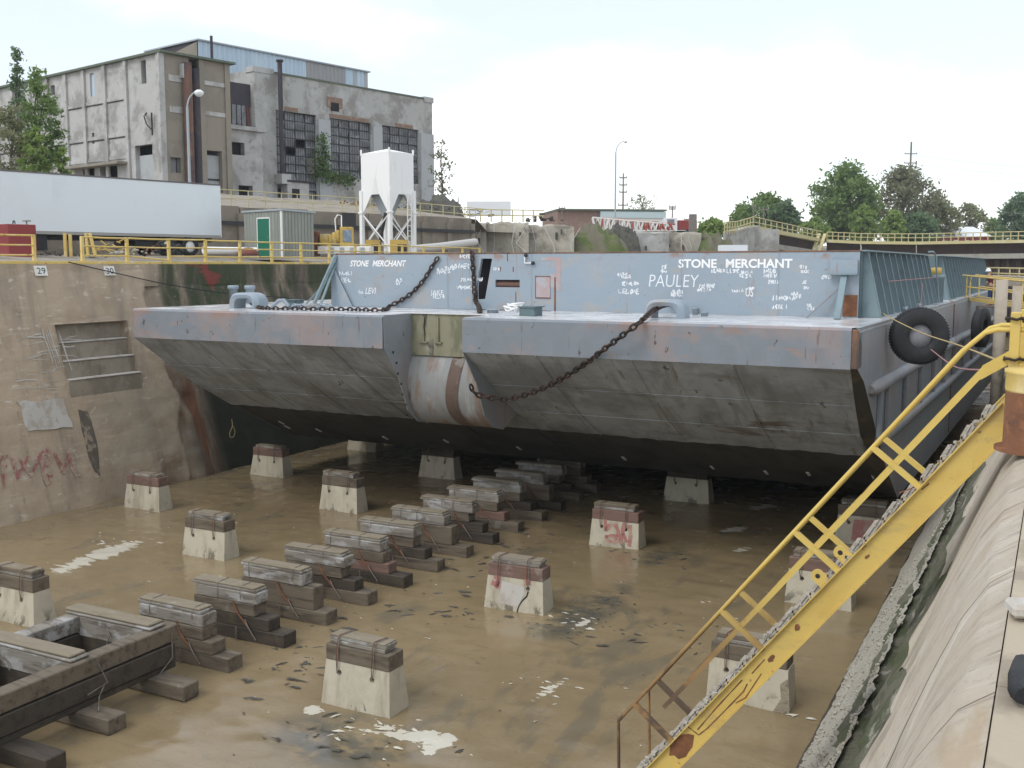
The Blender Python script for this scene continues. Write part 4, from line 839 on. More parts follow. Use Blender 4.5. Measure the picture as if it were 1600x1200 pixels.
for c in ((536, 432, 6, 5), (535, 445, 5, 4), (528, 465, 6, 6), (565, 462, 4, 2), (690, 428, 8, 8), (712, 420, 6, 6), (722, 405, 4, 4), (724, 440, 6, 9), (720, 455, 7, 8), (680, 470, 4, 4), (697, 424, 4, 4), (775, 423, 4, 3), (975, 435, 8, 9), (978, 448, 5, 6), (972, 463, 6, 6), (1040, 428, 8, 3),
          (1055, 463, 9, 8), (1098, 457, 9, 12), (1115, 430, 7, 6), (1140, 430, 6, 4), (1165, 433, 8, 9), (1200, 433, 8, 9), (1205, 445, 7, 5), (1150, 460, 6, 5), (1172, 455, 6, 5), (1260, 425, 10, 6), (1262, 450, 8, 4), (1215, 470, 7, 7), (1245, 466, 9, 6), (1270, 485, 9, 7), (1212, 485, 6, 5), (1065, 480, 8, 5), (1290, 440, 6, 4), (625, 445, 8, 3)): scr(*c)
Bp('chalk_scrawl', mb, 'chalk_paint', coam, fix=False)['kind'] = 'stuff'
# ---- deck fittings are bolted on: parts of the barge
def dk(px, py): return BI @ onZ(px, py, DK)
def chock(px, py, wpx, hpx):
    a, b = dk(px, py), dk(px+wpx, py); L = (b-a).length; y = a.y+.12; x0 = min(a.x, b.x); H_ = hpx/FPX*(Vector(BM @ a)-Vector(E0)).length; mb = MB(); n = 20
    def ring(s, t):
        o_, i_ = [], []
        pts = []
        for k in range(n+1):
            q = k/n; ang = math.pi*(1-q); ex = .55
            cx = math.copysign(abs(math.cos(ang))**ex, math.cos(ang)); sz = abs(math.sin(ang))**ex; pts.append((x0+L/2+cx*L/2*s, sz*H_*t))
        return pts
    A, B = ring(1, 1), ring(.62, .66); D = .55
    for yy, fl_ in ((y, 0), (y+D, 1)):
        o1 = [(p[0], yy+(.07 if not fl_ else -.07), DK+p[1]) for p in A]; i1 = [(p[0], yy, DK+.0+p[1]) for p in B]; mid = [((a_[0]*.55+b_[0]*.45), yy-(.07 if not fl_ else -.07), DK+(a_[1]*.6+b_[1]*.4)) for a_, b_ in zip(A, B)]
        mb.add(o1+mid, [(k, k+1, n+2+k, n+1+k) for k in range(n)], True); mb.add(mid+i1, [(k, k+1, n+2+k, n+1+k) for k in range(n)], True)
    for S, d_ in ((A, .07), (B, 0)):
        mb.add([(p[0], y+d_, DK+p[1]) for p in S]+[(p[0], y+D-d_, DK+p[1]) for p in S], [(k, k+1, n+2+k, n+1+k) for k in range(n)], True)
    Bp('chock', mb, 'coaming_paint'); return x0, L, y
chock(353, 482, 60, 24); chock(1003, 497, 66, 29)
def bitt(px, py, rpx, hpx):
    c = dk(px, py); k = (Vector(BM @ c)-Vector(E0)).length/FPX; mb = MB(); r_, h = rpx*k, hpx*k
    mb.lathe([(0, 0), (r_, 0), (r_, h*.78), (r_*1.25, h*.80), (r_*1.25, h*.97), (r_*1.1, h), (0, h)], (c.x, c.y, DK), 18); Bp('bitt', mb, 'coaming_paint')
for a in ((365, 474, 6.5, 27), (391, 474, 6.5, 27), (1086, 492, 4, 11), (1101, 494, 5.5, 6.5), (1364, 492, 13, 30), (770, 489, 9, 6)): bitt(*a)
for px, py, wd in ((452, 481, 16), (822, 494, 24)):                # low pad with roller, and coiled white line beside the right one
    c = dk(px, py); k = (Vector(BM @ c)-Vector(E0)).length/FPX; mb = MB(); mb.b2((c.x-wd*k*.5, c.y, DK), (c.x+wd*k*.6, c.y+.5, DK+.24)); mb.b2((c.x-wd*k*.6, c.y-.04, DK+.24), (c.x+wd*k*.7, c.y+.55, DK+.27)); Bp('roller_pad', mb, 'coaming_side')
c = dk(1480, 466); mb = MB(); mb.lathe([(0, 0), (.30, 0), (.30, .9), (.34, .92), (.34, 1.05), (0, 1.06)], (-.55, 18.6, DK), 18); Bp('bitt', mb, 'stiffener')
mb = MB(); mb.lathe([(0, 0), (.2, 0), (.2, .25), (0, .27)], (-.55, 18.6, DK+1.06), 10); Bp('bitt_cap', mb, 'machine_yellow')
for yy in (9.5, 12.6): mb = MB(); mb.beam((-.35, yy-.3, DK+.12), (-.35, yy+.3, DK+.12), .08, .06); mb.b2((-.4, yy-.06, DK), (-.3, yy+.06, DK+.1)); Bp('cleat', mb, 'coaming_paint')
# ------------------------------------------------------------------ chains, tyres, ropes
def catmull(pts, n=14):
    pts = [Vector(p) for p in pts]; out = []
    for i in range(len(pts)-1):
        p0 = pts[max(i-1, 0)]; p1, p2 = pts[i], pts[i+1]; p3 = pts[min(i+2, len(pts)-1)]
        for k in range(n):
            t = k/n; out.append(.5*((2*p1)+(p2-p0)*t+(2*p0-5*p1+4*p2-p3)*t*t+(3*p1-p0-3*p2+p3)*t**3))
    return out+[pts[-1]]
def chain(name, pts, label, pitch=.17, r=.026, wl=.06):
    path = catmull(pts, 24); d = [0]
    for a, b in zip(path[:-1], path[1:]): d.append(d[-1]+(b-a).length)
    mb = MB(); n = int(d[-1]/pitch); j = 0
    for i in range(n):
        s = (i+.5)*pitch
        while d[j+1] < s: j += 1
        t = (s-d[j])/(d[j+1]-d[j]); c = path[j].lerp(path[j+1], t); dr = (path[j+1]-path[j]).normalized()
        u = dr.cross(Vector((0, 0, 1)));  u = u.normalized() if u.length > .01 else Vector((1, 0, 0)); v = dr.cross(u)
        if i % 2: u, v = v, u
        ring = []
        for k in range(10):
            a = 2*math.pi*k/10; ring.append(c+dr*(math.cos(a)*pitch*.66)+u*(math.sin(a)*wl))
        mb.tube(ring, r, 5, closed=True)
    o = mb.build(name, 'chain_iron', fix=False); return tag(o, label, 'chain')
def bw(p): return BM @ Vector(p)
def dkw(px, py, up=.05): p = BM @ dk(px, py); p.z += up; return p
def clw(px, py, out=.08): q = cl(px, py); q.y -= out; return BM @ q
chain('anchor_chain', [dkw(393, 480, .12), dkw(412, 484), dkw(470, 485), dkw(540, 486), dkw(598, 487), clw(618, 478, .35), clw(640, 462), clw(662, 440), clw(680, 412), clw(690, 397, .05)], 'long black chain lying on the deck then rising to the left coaming top', pitch=.16)
chain('hanging_chain', [clw(740, 393, .12), clw(741, 420), clw(743, 450), clw(745, 470), dkw(748, 486, .15), dkw(750, 491)], 'rusty chain hanging straight down beside the slanted doorway', pitch=.15, r=.03)
a0, a1 = dkw(1042, 492, .30), dkw(1020, 498, .22); e_ = onY(742, 619, 26.9)
def frnt(px, py, Y): return onY(px, py, Y)
chain('mooring_chain', [dkw(1060, 488, .25), a0, a1, frnt(1000, 503, 24.62), frnt(950, 541, 24.6), frnt(900, 578, 25.2), frnt(850, 606, 25.6), frnt(800, 622, 25.8), frnt(765, 621, 25.6), frnt(742, 614, 25.4), frnt(733, 596, 25.2)], 'black chain looping in a deep sag from right chock to the bow notch', pitch=.17, r=.03)
def tyre(name, c, ax, Ro, Ri, wd, label, disc=True):
    o = thing(name, label, 'tyre', c); M = Vector(ax).normalized().to_track_quat('Z', 'Y').to_matrix()
    mb = MB(); h = wd/2; prof = [(Ri, -h*.75), (Ri*1.06, -h*.92), (Ri+(Ro-Ri)*.45, -h), (Ro*.90, -h*.92), (Ro*.985, -h*.66), (Ro, -h*.3), (Ro, h*.3), (Ro*.985, h*.66), (Ro*.90, h*.92), (Ri+(Ro-Ri)*.45, h), (Ri*1.06, h*.92), (Ri, h*.75), (Ri, -h*.75)]
    mb.lathe(prof, (0, 0, 0), 48, M); mb.build('tyre_body', 'rubber', o)
    mb = MB()
    for k in range(56):
        for s in (-1, 1):
            a = 2*math.pi*(k+.5*(s > 0))/56; p = M @ Vector((math.cos(a)*Ro*.992, math.sin(a)*Ro*.992, s*h*.55)); t = M @ Vector((-math.sin(a), math.cos(a), 0)); mb.box(p, (.008, Ro*.05, h*.5), M=Matrix((M @ Vector((math.cos(a), math.sin(a), 0)), t, M @ Vector((0, 0, 1)))).transposed())
    tr = mb.build('tread', 'rubber', o); tr['kind'] = 'stuff'
    if disc:
        mb = MB(); mb.lathe([(0, h*.45), (Ri*.99, h*.5), (Ri*.99, h*.3), (0, h*.3)], (0, 0, 0), 32, M); mb.build('cover_disc', 'tyre_disc', o)
    return o
tc_ = onY(1436, 525, 28.9); tyre('fender_tyre', tc_, (.42, -.9, .05), .735, .30, .40, 'big black tyre with grey centre disc hung on the barge corner')
t2 = onX(1533, 512, -2.75); tyre('fender_tyre', t2, (1, -.25, 0), .78, .32, .38, 'second black tyre hung further along the barge side, seen edge on', False)
def rope(name, pts, m, label, r=.014):
    mb = MB(); mb.tube(catmull(pts, 8), r, 5); return tag(mb.build(name, m), label, 'rope')
RP = onY(1566, 566, 11.6)
rope('mooring_rope', [dkw(1375, 492, .1), onY(1392, 497, 27.6), onY(1440, 520, 24), onY(1500, 540, 18), RP], 'rope_yellow', 'tan rope stretched from the barge deck across the tyre to the stair')
rope('slack_rope', [tc_+Vector((.35, -.5, -.30)), onY(1490, 572, 24), onY(1530, 578, 17), onY(1556, 574, 11.9)], 'rope_pink', 'slack pink rope sagging from the tyre to the stair rail')
rope('pink_rope', [dkw(1424, 440, .0)+Vector((0, 0, .0)), BM @ Vector((-.15, 11.6, 7.4)), BM @ Vector((-.1, 11.3, 6.75)), BM @ Vector((.15, 11.3, 6.5))][1:], 'rope_pink', 'short pink line tied over the coaming stiffeners')
rope('hanging_line', [BM @ Vector((-.1, 19.2, 6.65)), BM @ Vector((.14, 19.2, 6.45)), BM @ Vector((.2, 19.1, 5.5)), BM @ Vector((.24, 19.2, 4.6))], 'rope_pink', 'pink line hanging down the barge side past the tyre')
rope('steel_cable', [Vector((-30.55, 25.6, 8.1)), Vector((-30.45, 27.5, 7.72)), Vector((-30.3, 30.0, 7.25)), Vector((-29.6, 32.6, 6.85)), Vector((-27.5, 33.6, 6.7))], 'black_iron', 'slack dark cable drooping down the wall from the handrail to the bitts', .02)
mb = MB(); p = [onP(368, 658+k*0, Vector((XB, 0, 0)), n_l) for k in (0,)]
lp = [(362, 655), (363, 666), (359, 676), (360, 683), (365, 682), (367, 674), (364, 666)]
rope('rope_loop', [wallp(a, b, .15) for a, b in lp], 'rope_yellow', 'small loop of line hanging on the dark wall under the bow', .015)
# coiled mooring line on deck by the low pad
mb = MB(); c = dkw(803, 493, .05)
for k in range(6): mb.tube([c+Vector((.22*math.cos(a)+.04*k-.1, .10*math.sin(a), .05+.16*abs(math.sin(a/2+k))+.02*k)) for a in np.linspace(0, 2*math.pi, 14)], .022, 5)
tag(mb.build('coiled_line', 'white_paint'), 'coil of white mooring line on the deck below the hatch cover', 'rope')
mb = MB()
for k in range(5):
    c = dkw(470+k*9, 482, .05); mb.tube([c+Vector((.35*math.cos(a), .12*math.sin(a), .04+.05*math.sin(3*a+k))) for a in np.linspace(0, 5, 12)], .03, 5)
c = dkw(436, 483, 0); mb.tube([c+Vector((-.3, 0, .05)), c+Vector((0, 0, .28)), c+Vector((.15, .05, .30)), c+Vector((.3, .1, .1))], .06, 6)
tag(mb.build('line_heap', 'coaming_paint'), 'untidy heap of grey line on the deck behind the long chain', 'rope')

# ------------------------------------------------------------------ steel stair down into the dock
st = thing('steel_stair', 'long steep yellow steel stair leading down to the dock floor, lower rail rusty', 'stair', (-.5, 11.4, 0)); bpy.context.view_layer.update()
NYs, FYs = 11.0, 11.85
T0 = Vector((-.44, 0, 6.70)); sd_ = Vector((-.619, 0, -.785)).normalized(); nn = Vector((-.785, 0, .619)).normalized()
LS = (6.70-.05)/.785
def stp(s, off, y): p = T0+sd_*s+nn*off; return Vector((p.x, y, p.z))
for y, s0_ in ((NYs, 1), (FYs, -1)):
    mb = MB(); mb.beam(stp(0, -.125, y), stp(LS, -.125, y), .012, .25, up=nn)
    for off in (0, -.25): mb.beam(stp(0, off, y-.02*s0_), stp(LS, off, y-.02*s0_), .07, .012, up=nn)
    P(mb.build('stringer', 'yellow_stair'), st)
nT = 29
for i in range(nT):
    s = .15+i*(LS-.3)/nT; p = stp(s, -.06, 0)
    mb = MB(); z = p.z+.02
    mb.b2((p.x-.13, NYs+.03, z-.03), (p.x+.12, FYs-.03, z)); mb.b2((p.x-.135, NYs+.03, z-.09), (p.x-.115, FYs-.03, z+.006))
    for k in range(6): mb.b2((p.x-.11+.04*k, NYs+.05, z), (p.x-.09+.04*k, FYs-.05, z+.014))
    P(mb.build('tread', 'grating', bevel=0), st)
rb = random.Random(3); mb = MB()
for i in range(260):                                          # mud and grit caught on the treads
    s = rb.uniform(.1, LS-.1)**1.0; p = stp(s, rb.uniform(-.03, .06), rb.uniform(NYs+.03, NYs+.30)); r_ = rb.uniform(.012, .04)*(1 if s > 2.5 else .6); mb.box(p, (r_*1.6, r_*1.4, r_), rb.uniform(0, 3))
gt = P(mb.build('grit', 'stone_stuff', bevel=0), st); gt['kind'] = 'stuff'
RH, MH = .585, .32
def rail(y, top_px, far):
    tops = [onY(px, py, NYs) for px, py in top_px]
    ss = [((p-Vector((T0.x, NYs, T0.z))).dot(sd_)) for p in tops]; dsp = .0 if not far else .0
    s_end = (onY(976, 1136, NYs)-Vector((T0.x, NYs, T0.z))).dot(sd_)
    if far: s_end -= .1
    b0 = stp(-.35, RH, y)
    mid = s_end*.60
    mb = MB(); mb.tube([Vector((-.16, y, b0.z+.06)), Vector((b0.x+.17, y, b0.z+.055)), Vector((b0.x+.06, y, b0.z+.02)), stp(-.15, RH, y), stp(mid, RH, y)], .024, 8); P(mb.build('top_rail', 'yellow_worn'), st)
    mb = MB(); e = stp(s_end, RH, y); mb.tube([stp(mid, RH, y), e, Vector((e.x+.02, y, e.z-.9))], .021, 8); P(mb.build('top_rail', 'yellow_worn'), st)
    b1 = stp(-.30, MH, y)
    mb = MB(); mb.beam(Vector((-.16, y, b1.z-.02)), Vector((b1.x+.10, y, b1.z-.02)), .014, .07); mb.beam(Vector((b1.x+.11, y, b1.z-.02)), stp(-.05, MH, y), .014, .075, up=nn); mb.beam(stp(-.06, MH, y), stp(mid, MH, y), .016, .058, up=nn); P(mb.build('mid_rail', 'yellow_worn'), st)
    mb = MB(); mb.beam(stp(mid, MH, y), stp(s_end-.55, MH, y), .016, .05, up=nn); P(mb.build('mid_rail', 'yellow_worn'), st)
    for s in ss:
        mb = MB(); mb.beam(stp(s, -.02, y), stp(s, RH, y), .055, .055, up=(0, 1, 0)); P(mb.build('rail_post', 'yellow_worn'), st)
pn = [(1372, 706), (1250, 838), (1136, 962), (1002, 1110)]
rail(NYs, pn, False); rail(FYs, [(a-5+2*0, b+2) for a, b in pn], True)
for px, py in ((1284, 905), (1312, 862)):
    p = onY(px, py, NYs+.05); s = (p-Vector((T0.x, p.y, T0.z))).dot(sd_); mb = MB(); n = 14
    ring = [(.07*math.cos(a), .07*math.sin(a)) for a in np.linspace(-.2, math.pi+.2, n)]+[(-.075, -.12), (.075, -.12)]
    inn = [(.026*math.cos(2*math.pi*k/10), .026*math.sin(2*math.pi*k/10)) for k in range(10)]
    c = stp(s, .11, NYs+.05); V = [c+sd_*a+nn*b+Vector((0, -.012, 0)) for a, b in ring]; W2 = [v+Vector((0, .024, 0)) for v in V]; m_n = len(V)
    mb.add(V+W2, [tuple(range(m_n)), tuple(range(m_n, 2*m_n))[::-1]]+[(i, (i+1) % m_n, m_n+(i+1) % m_n, m_n+i) for i in range(m_n)]); lg = P(mb.build('lifting_lug', 'yellow_stair'), st)
    mb = MB(); mb.add([c+sd_*a+nn*b+Vector((0, -.016, 0)) for a, b in inn], [tuple(range(10))]); q = mb.build('lug_hole', 'black_paint', fix=False); q.parent = lg; 
# torn seams and rust on the near stringer
for pts in ([(1190, 1052), (1165, 1090), (1150, 1098)], [(1160, 1062), (1120, 1105), (1090, 1140)], [(1075, 1135), (1092, 1148), (1105, 1138), (1125, 1118), (1162, 1080), (1168, 1068)], [(1195, 1030), (1175, 1052)], [(1405, 770), (1432, 760)], [(1440, 765), (1452, 755)]):
    q = [((onY(a, b, NYs)-Vector((T0.x, NYs, T0.z))).dot(sd_), (onY(a, b, NYs)-Vector((T0.x, NYs, T0.z))).dot(nn)) for a, b in pts]
    d = [(q[i][0]+(q[i+1][0]-q[i][0])*k/4, q[i][1]+(q[i+1][1]-q[i][1])*k/4) for i in range(len(q)-1) for k in range(4)]+[q[-1]]; mb = MB(); ribbon(mb, d, .013, lambda a, b: stp(a, b, NYs-.009)); P(mb.build('torn_seam', 'rusty_iron', fix=False), st)
for (px, py), sc2 in (((1062, 1164), .13), ((1206, 1028), .035), ((1246, 980), .03), ((1355, 870), .02)):
    q = onY(px, py, NYs)-Vector((T0.x, NYs, T0.z)); a0_, b0_ = q.dot(sd_), min(-.03, max(-.22, q.dot(nn))); mb = MB()
    mb.add([stp(a0_+sc2*1.6*math.cos(t)*random.uniform(.6, 1.2), max(-.24, min(-.01, b0_+sc2*math.sin(t)*random.uniform(.6, 1.2))), NYs-.0085) for t in np.linspace(0, 6.0, 13)], [tuple(range(13))]); P(mb.build('rust_patch', 'rusty_iron', fix=False), st)
# head posts of the stair
for x, y, z1, w_ in ((-.36, 11.0, 7.56, .09), (-.30, 11.85, 7.56, .09), (-.17, 10.99, 7.45, .07)):
    mb = MB(); mb.b2((x-w_/2, y-.05, 6.35), (x+w_/2, y+.05, z1)); P(mb.build('head_post', 'yellow_stair', bevel=.008), st)
for z in (7.50, 7.12): mb = MB(); mb.tube([Vector((-.36+.085*math.cos(a), 11.0+.085*math.sin(a), z+.01*math.sin(5*a))) for a in np.linspace(0, 6.28, 14)], .014, 5); P(mb.build('lashing', 'chain_iron'), st)
mb = MB(); mb.tube([(-.3, 10.95, 7.48), (-.2, 10.9, 7.44), (-.1, 10.85, 7.52), (.0, 10.8, 7.48)], .014, 5); P(mb.build('lashing', 'chain_iron'), st)
# rusty bollard on the quay edge
bo = thing('mooring_bollard', 'rust brown round bollard with yellow painted head at the stair top', 'bollard', (-.08, 10.62, 6.3))
mb = MB(); mb.lathe([(.40, 0), (.40, .03), (.33, .035), (.325, .54), (0, .54)], (0, 0, .02), 32); mb.build('barrel', 'rusty_iron', bo)
mb = MB(); mb.lathe([(.0, .54), (.325, .541), (.33, .56), (.33, .70), (.34, .71), (.34, .74), (0, .75)], (0, 0, .02), 32); mb.build('head', 'yellow_rail', bo)
mb = MB(); mb.b2((-.10, -.36, .50), (.0, -.335, .76)); mb.build('rust_streak', 'rusty_iron', bo)
mb = MB(); mb.tube([(.05, 10.05, 6.35), (-.03, 10.35, 7.15), (.0, 10.42, 7.55), (.10, 10.5, 7.75)], .028, 8); tag(mb.build('water_hose', 'hose_teal'), 'teal hose standing up beside the rusty bollard', 'hose')
mb = MB(); mb.tube([onZ(1597, 1035, 6.40), onZ(1590, 1055, 6.41), onZ(1590, 1080, 6.40), onZ(1600, 1088, 6.40)], .035, 8); tag(mb.build('rubber_hose', 'rubber'), 'end of a black hose on the quay paving at the right edge', 'hose')
mb = MB(); c = onZ(1597, 950, 6.40); mb.box(c, (.12, .16, .06), .3); tag(mb.build('concrete_chip', 'plaster_or_lit_tread', bevel=.015), 'broken pale chip lying on the quay paving beside the long joint', 'stone')
# ------------------------------------------------------------------ gangway to the barge, columns of the far quay, man
gw = thing('gangway', 'yellow railed gangway reaching from the quay over to the barge deck', 'gangway', (-2.3, 44, 6)); bpy.context.view_layer.update()
for off, nm in ((0, 0), (1.1, 1)):
    g0_ = atD(1507, 466, 47.0)+Vector((.4*off, off, 0)); g1_ = atD(1640, 484, 42)+Vector((.4*off, off, 0)); tp = Vector((0, 0, 1.02))
    mb = MB(); mb.beam(g0_, g1_, .08, .16); P(mb.build('side_beam', 'yellow_rail'), gw)
    for k, z in (('top_rail', 1.02), ('mid_rail', .5)):
        mb = MB(); mb.tube([g0_+Vector((-.1, 0, z)) if z > 1 else g0_+Vector((.1, 0, z)), g1_+Vector((0, 0, z))], .035, 7); P(mb.build(k, 'yellow_rail'), gw)
    for t in (.02, .06, .36, .70, 1.0) if not off else (.02, .36, .70):
        p = g0_.lerp(g1_, t); mb = MB(); mb.tube([p, p+Vector((.04 if t == .06 else 0, 0, 1.02))], .03, 7); P(mb.build('rail_post', 'yellow_rail'), gw)
g0_ = atD(1507, 466, 47.0); g1_ = atD(1640, 484, 42); dg = (g1_-g0_)/12
for i in range(12):
    mb = MB(); a = g0_+dg*i; mb.add([a+Vector((0, .04, .04)), a+dg*.95+Vector((0, .04, .04)), a+dg*.95+Vector((.4, 1.1, .04)), a+Vector((.4, 1.1, .04))], [(0, 1, 2, 3)]); mb.v += []; P(mb.build('deck_plank', 'wood_wet', fix=False), gw)
for px, py0, py1, wpx, d, lab in ((1590, 447, 640, 7, 33, 'slim round concrete column under the gangway'), (1566, 437, 660, 9, 41, 'thicker concrete column behind the gangway')):
    p = atD(px, py0, d); k = d/FPX; mb = MB(); mb.lathe([(0, p.z-6), (wpx*k, p.z-6), (wpx*k, p.z), (0, p.z)], (p.x, p.y, 0), 16); tag(mb.build('concrete_column', 'concrete_right'), lab, 'column')
pf = thing('landing_platform', 'concrete landing with light yellow railing beyond the gangway', 'platform', atD(1575, 432, 62)); bpy.context.view_layer.update()
a, b = atD(1540, 428, 62), atD(1640, 431, 56)
mb = MB(); mb.beam(a+Vector((0, .8, -.35)), b+Vector((0, .8, -.35)), 1.6, .55); P(mb.build('slab', 'concrete_right'), pf)
for z in (.05, .36): mb = MB(); mb.tube([a+Vector((0, 0, z)), b+Vector((0, 0, z))], .05, 6); P(mb.build('rail', 'yellow_far'), pf)
for t in (0, .22, .4, .55, .7, .9): p = a.lerp(b, t); mb = MB(); mb.tube([p+Vector((0, 0, -.1)), p+Vector((0, 0, .36))], .045, 6); P(mb.build('rail_post', 'yellow_far'), pf)
# man in maroon shirt, jeans and white hat, bending over the coaming edge
def person(loc, rz, H_):
    o = thing('person', 'person in maroon shirt, blue jeans and white hard hat beyond the gangway rail', 'person', loc, rz); s = H_/1.75
    def skin(name, J, E, m, par):
        me = bpy.data.meshes.new(name); me.from_pydata([tuple(c*s for c in j[0]) for j in J], E, []); ob = bpy.data.objects.new(name, me); COL.objects.link(ob); ob.parent = par
        md = ob.modifiers.new('skin', 'SKIN'); md.use_smooth_shade = True
        for i, j in enumerate(J): me.skin_vertices[0].data[i].radius = (j[1]*s, j[2]*s)
        me.skin_vertices[0].data[0].use_root = True; sb = ob.modifiers.new('sub', 'SUBSURF'); sb.levels = 1; sb.render_levels = 1; me.materials.append(MATS[m]); return ob
    J = [((0, 0, .93), .14, .11), ((0, .02, 1.15), .14, .11), ((0, .10, 1.36), .17, .11), ((0, .16, 1.48), .06, .06), ((0, .20, 1.56), .085, .095), ((0, .22, 1.66), .09, .10),
         ((.19, .10, 1.38), .06, .06), ((.26, .06, 1.12), .045, .045), ((.22, .24, .94), .036, .036), ((.20, .33, .92), .035, .02), ((-.19, .10, 1.38), .06, .06), ((-.26, .08, 1.12), .045, .045), ((-.20, .26, .96), .036, .036), ((-.18, .35, .95), .035, .02),
         ((.1, 0, .86), .09, .10), ((.11, .03, .48), .062, .065), ((.12, -.02, .08), .045, .05), ((.13, .16, .04), .045, .035), ((-.1, 0, .86), .09, .10), ((-.11, .03, .48), .062, .065), ((-.12, -.02, .08), .045, .05), ((-.13, .16, .04), .045, .035)]
    E_ = [(0, 1), (1, 2), (2, 3), (3, 4), (4, 5), (2, 6), (6, 7), (7, 8), (8, 9), (2, 10), (10, 11), (11, 12), (12, 13), (0, 14), (14, 15), (15, 16), (16, 17), (0, 18), (18, 19), (19, 20), (20, 21)]
    skin('body', J, E_, 'skin', o)
    skin('shirt', [((0, 0, .98), .165, .135), ((0, .02, 1.15), .16, .13), ((0, .10, 1.37), .185, .125), ((0, .14, 1.44), .09, .08), ((.2, .10, 1.38), .075, .075), ((.255, .07, 1.16), .062, .062), ((-.2, .10, 1.38), .075, .075), ((-.255, .085, 1.16), .062, .062)], [(0, 1), (1, 2), (2, 3), (2, 4), (4, 5), (2, 6), (6, 7)], 'shirt_maroon', o)
    skin('jeans', [((0, 0, .93), .16, .13), ((.1, 0, .85), .105, .115), ((.11, .03, .48), .08, .085), ((.12, -.02, .10), .07, .075), ((-.1, 0, .85), .105, .115), ((-.11, .03, .48), .08, .085), ((-.12, -.02, .10), .07, .075)], [(0, 1), (1, 2), (2, 3), (0, 4), (4, 5), (5, 6)], 'jeans', o)
    mb = MB(); mb.lathe([(.155, 1.66), (.15, 1.672), (.115, 1.675), (.115, 1.73), (.09, 1.785), (.04, 1.81), (0, 1.815)], (0, .22, 0), 20); h = mb.build('hard_hat', 'hat_white', o); h.scale = (s, s, s)
    return o
pm = atD(1551, 419, 50); person((pm.x, pm.y, pm.z-1.78), R(60), 1.72)
# plank the man stands on
mb = MB(); mb.box((pm.x, pm.y+.2, pm.z-1.82), (2.4, 1.2, .06), .2); tag(mb.build('staging_board', 'wood_wet', bevel=.01), 'staging board between barge and quay under the standing person', 'board')
# ------------------------------------------------------------------ left quay: handrail
hr = thing('handrail', 'yellow pipe handrail with kerb along the top of the left dock wall', 'railing', (-30.9, 24, 8)); bpy.context.view_layer.update()
py_ = [18.4, 20.45, 22.5, 24.52, 26.5, 28.54, 30.63, 32.6, 34.64, 36.69, 38.73, 40.8, 42.9, 45, 47.1, 49.2, 51.3, 53.4, 55.5]
for i, y in enumerate(py_):
    mb = MB(); ln = random.uniform(-.03, .03); mb.beam((-30.9, y, 8.0), (-30.9+ln, y, 9.02), .10, .10); P(mb.build('rail_post', 'yellow_rail'), hr)
    if i == len(py_)-1: break
    y2 = py_[i+1]; mb = MB(); mb.b2((-30.98, y+.002, 8.03), (-30.74, y2-.002, 8.13+random.uniform(-.015, .015))); P(mb.build('kerb_beam', 'yellow_rail', bevel=.01), hr)
    if abs(y-24.52) < .1: continue
    for k, z in enumerate((.99, .67, .34)):
        dz = -.16 if (abs(y-28.54) < .1 and k == 2) else random.uniform(-.02, .02)
        mb = MB(); mb.tube([(-30.88, y, 8+z), (-30.88, (y+y2)/2, 8+z+dz/2-.01), (-30.88, y2, 8+z+dz)], .030 if k else .034, 7); P(mb.build('rail', 'yellow_rail'), hr)

# building frame: u runs along the fronts that face the dock, v away from the dock
HB_ = R(12.1); uu = Vector((math.sin(HB_), math.cos(HB_), 0)); vv = Vector((-math.cos(HB_), math.sin(HB_), 0))
# ------------------------------------------------------------------ white semi trailer
trc = atD(345, 371, 53.5); trl = 16.2
tr = thing('semi_trailer', 'long white box semi trailer parked behind the handrail', 'trailer', (trc.x, trc.y, 8.42), math.atan2(-uu.y, -uu.x)); bpy.context.view_layer.update()
zb = trc.z-8.42; th_ = 2.58; TW = 2.5                           # local x: towards the front (out of frame), local y: to the back side
def Tb(nm, lo, hi, m, bevel=0): mb = MB(); mb.b2(lo, hi); return mb.build(nm, m, tr, bevel=bevel)
sy = -1                                                        # far side of the box in local y
def loc2(p): return tr.matrix_world.inverted() @ p
side = 1 if loc2(trc+vv).y > 0 else -1
for k in range(13):
    a = trl*k/13; Tb('side_panel', (a+.0005, 0, zb+.10), (a+trl/13-.0005, side*.044, zb+th_), 'trailer_white')
Tb('body', (.02, side*.045, zb+.05), (trl-.02, side*TW, zb+th_-.02), 'trailer_white')
Tb('bottom_rail', (0, -side*.015, zb-.03), (trl, side*.06, zb+.095), 'trailer_rail'); Tb('roof_rail', (-.02, -side*.02, zb+th_), (trl, side*TW, zb+th_+.07), 'trailer_trim'); Tb('corner_post', (-.05, -side*.012, zb), (-.002, side*.1, zb+th_), 'white_paint')
Tb('underframe', (.2, side*.5, zb-.25), (trl, side*2.0, zb-.035), 'black_iron')
Tb('tool_box', (9.0, side*.1, zb-.75), (10.4, side*.9, zb-.04), 'black_iron')
Tb('bogie_frame', (1.2, side*.3, zb-.55), (4.6, side*2.2, zb-.26), 'black_iron')
for wx in (1.75, 3.0):
    for wy in (.18, 2.05):
        o = bpy.data.objects.new('wheel', None); COL.objects.link(o); o.parent = tr; o.location = (wx, side*wy, .48)
        Mx = Matrix.Rotation(math.pi/2, 3, 'X'); mb = MB(); mb.lathe([(.28, -.14), (.46, -.15), (.49, -.08), (.49, .08), (.46, .15), (.28, .14), (.28, -.14)], (0, 0, 0), 24, Mx); mb.build('tyre', 'rubber', o)
        mb = MB(); mb.lathe([(0, -.06), (.27, -.10), (.28, .10), (0, .06)], (0, 0, 0), 18, Mx); mb.build('rim', 'white_paint', o)
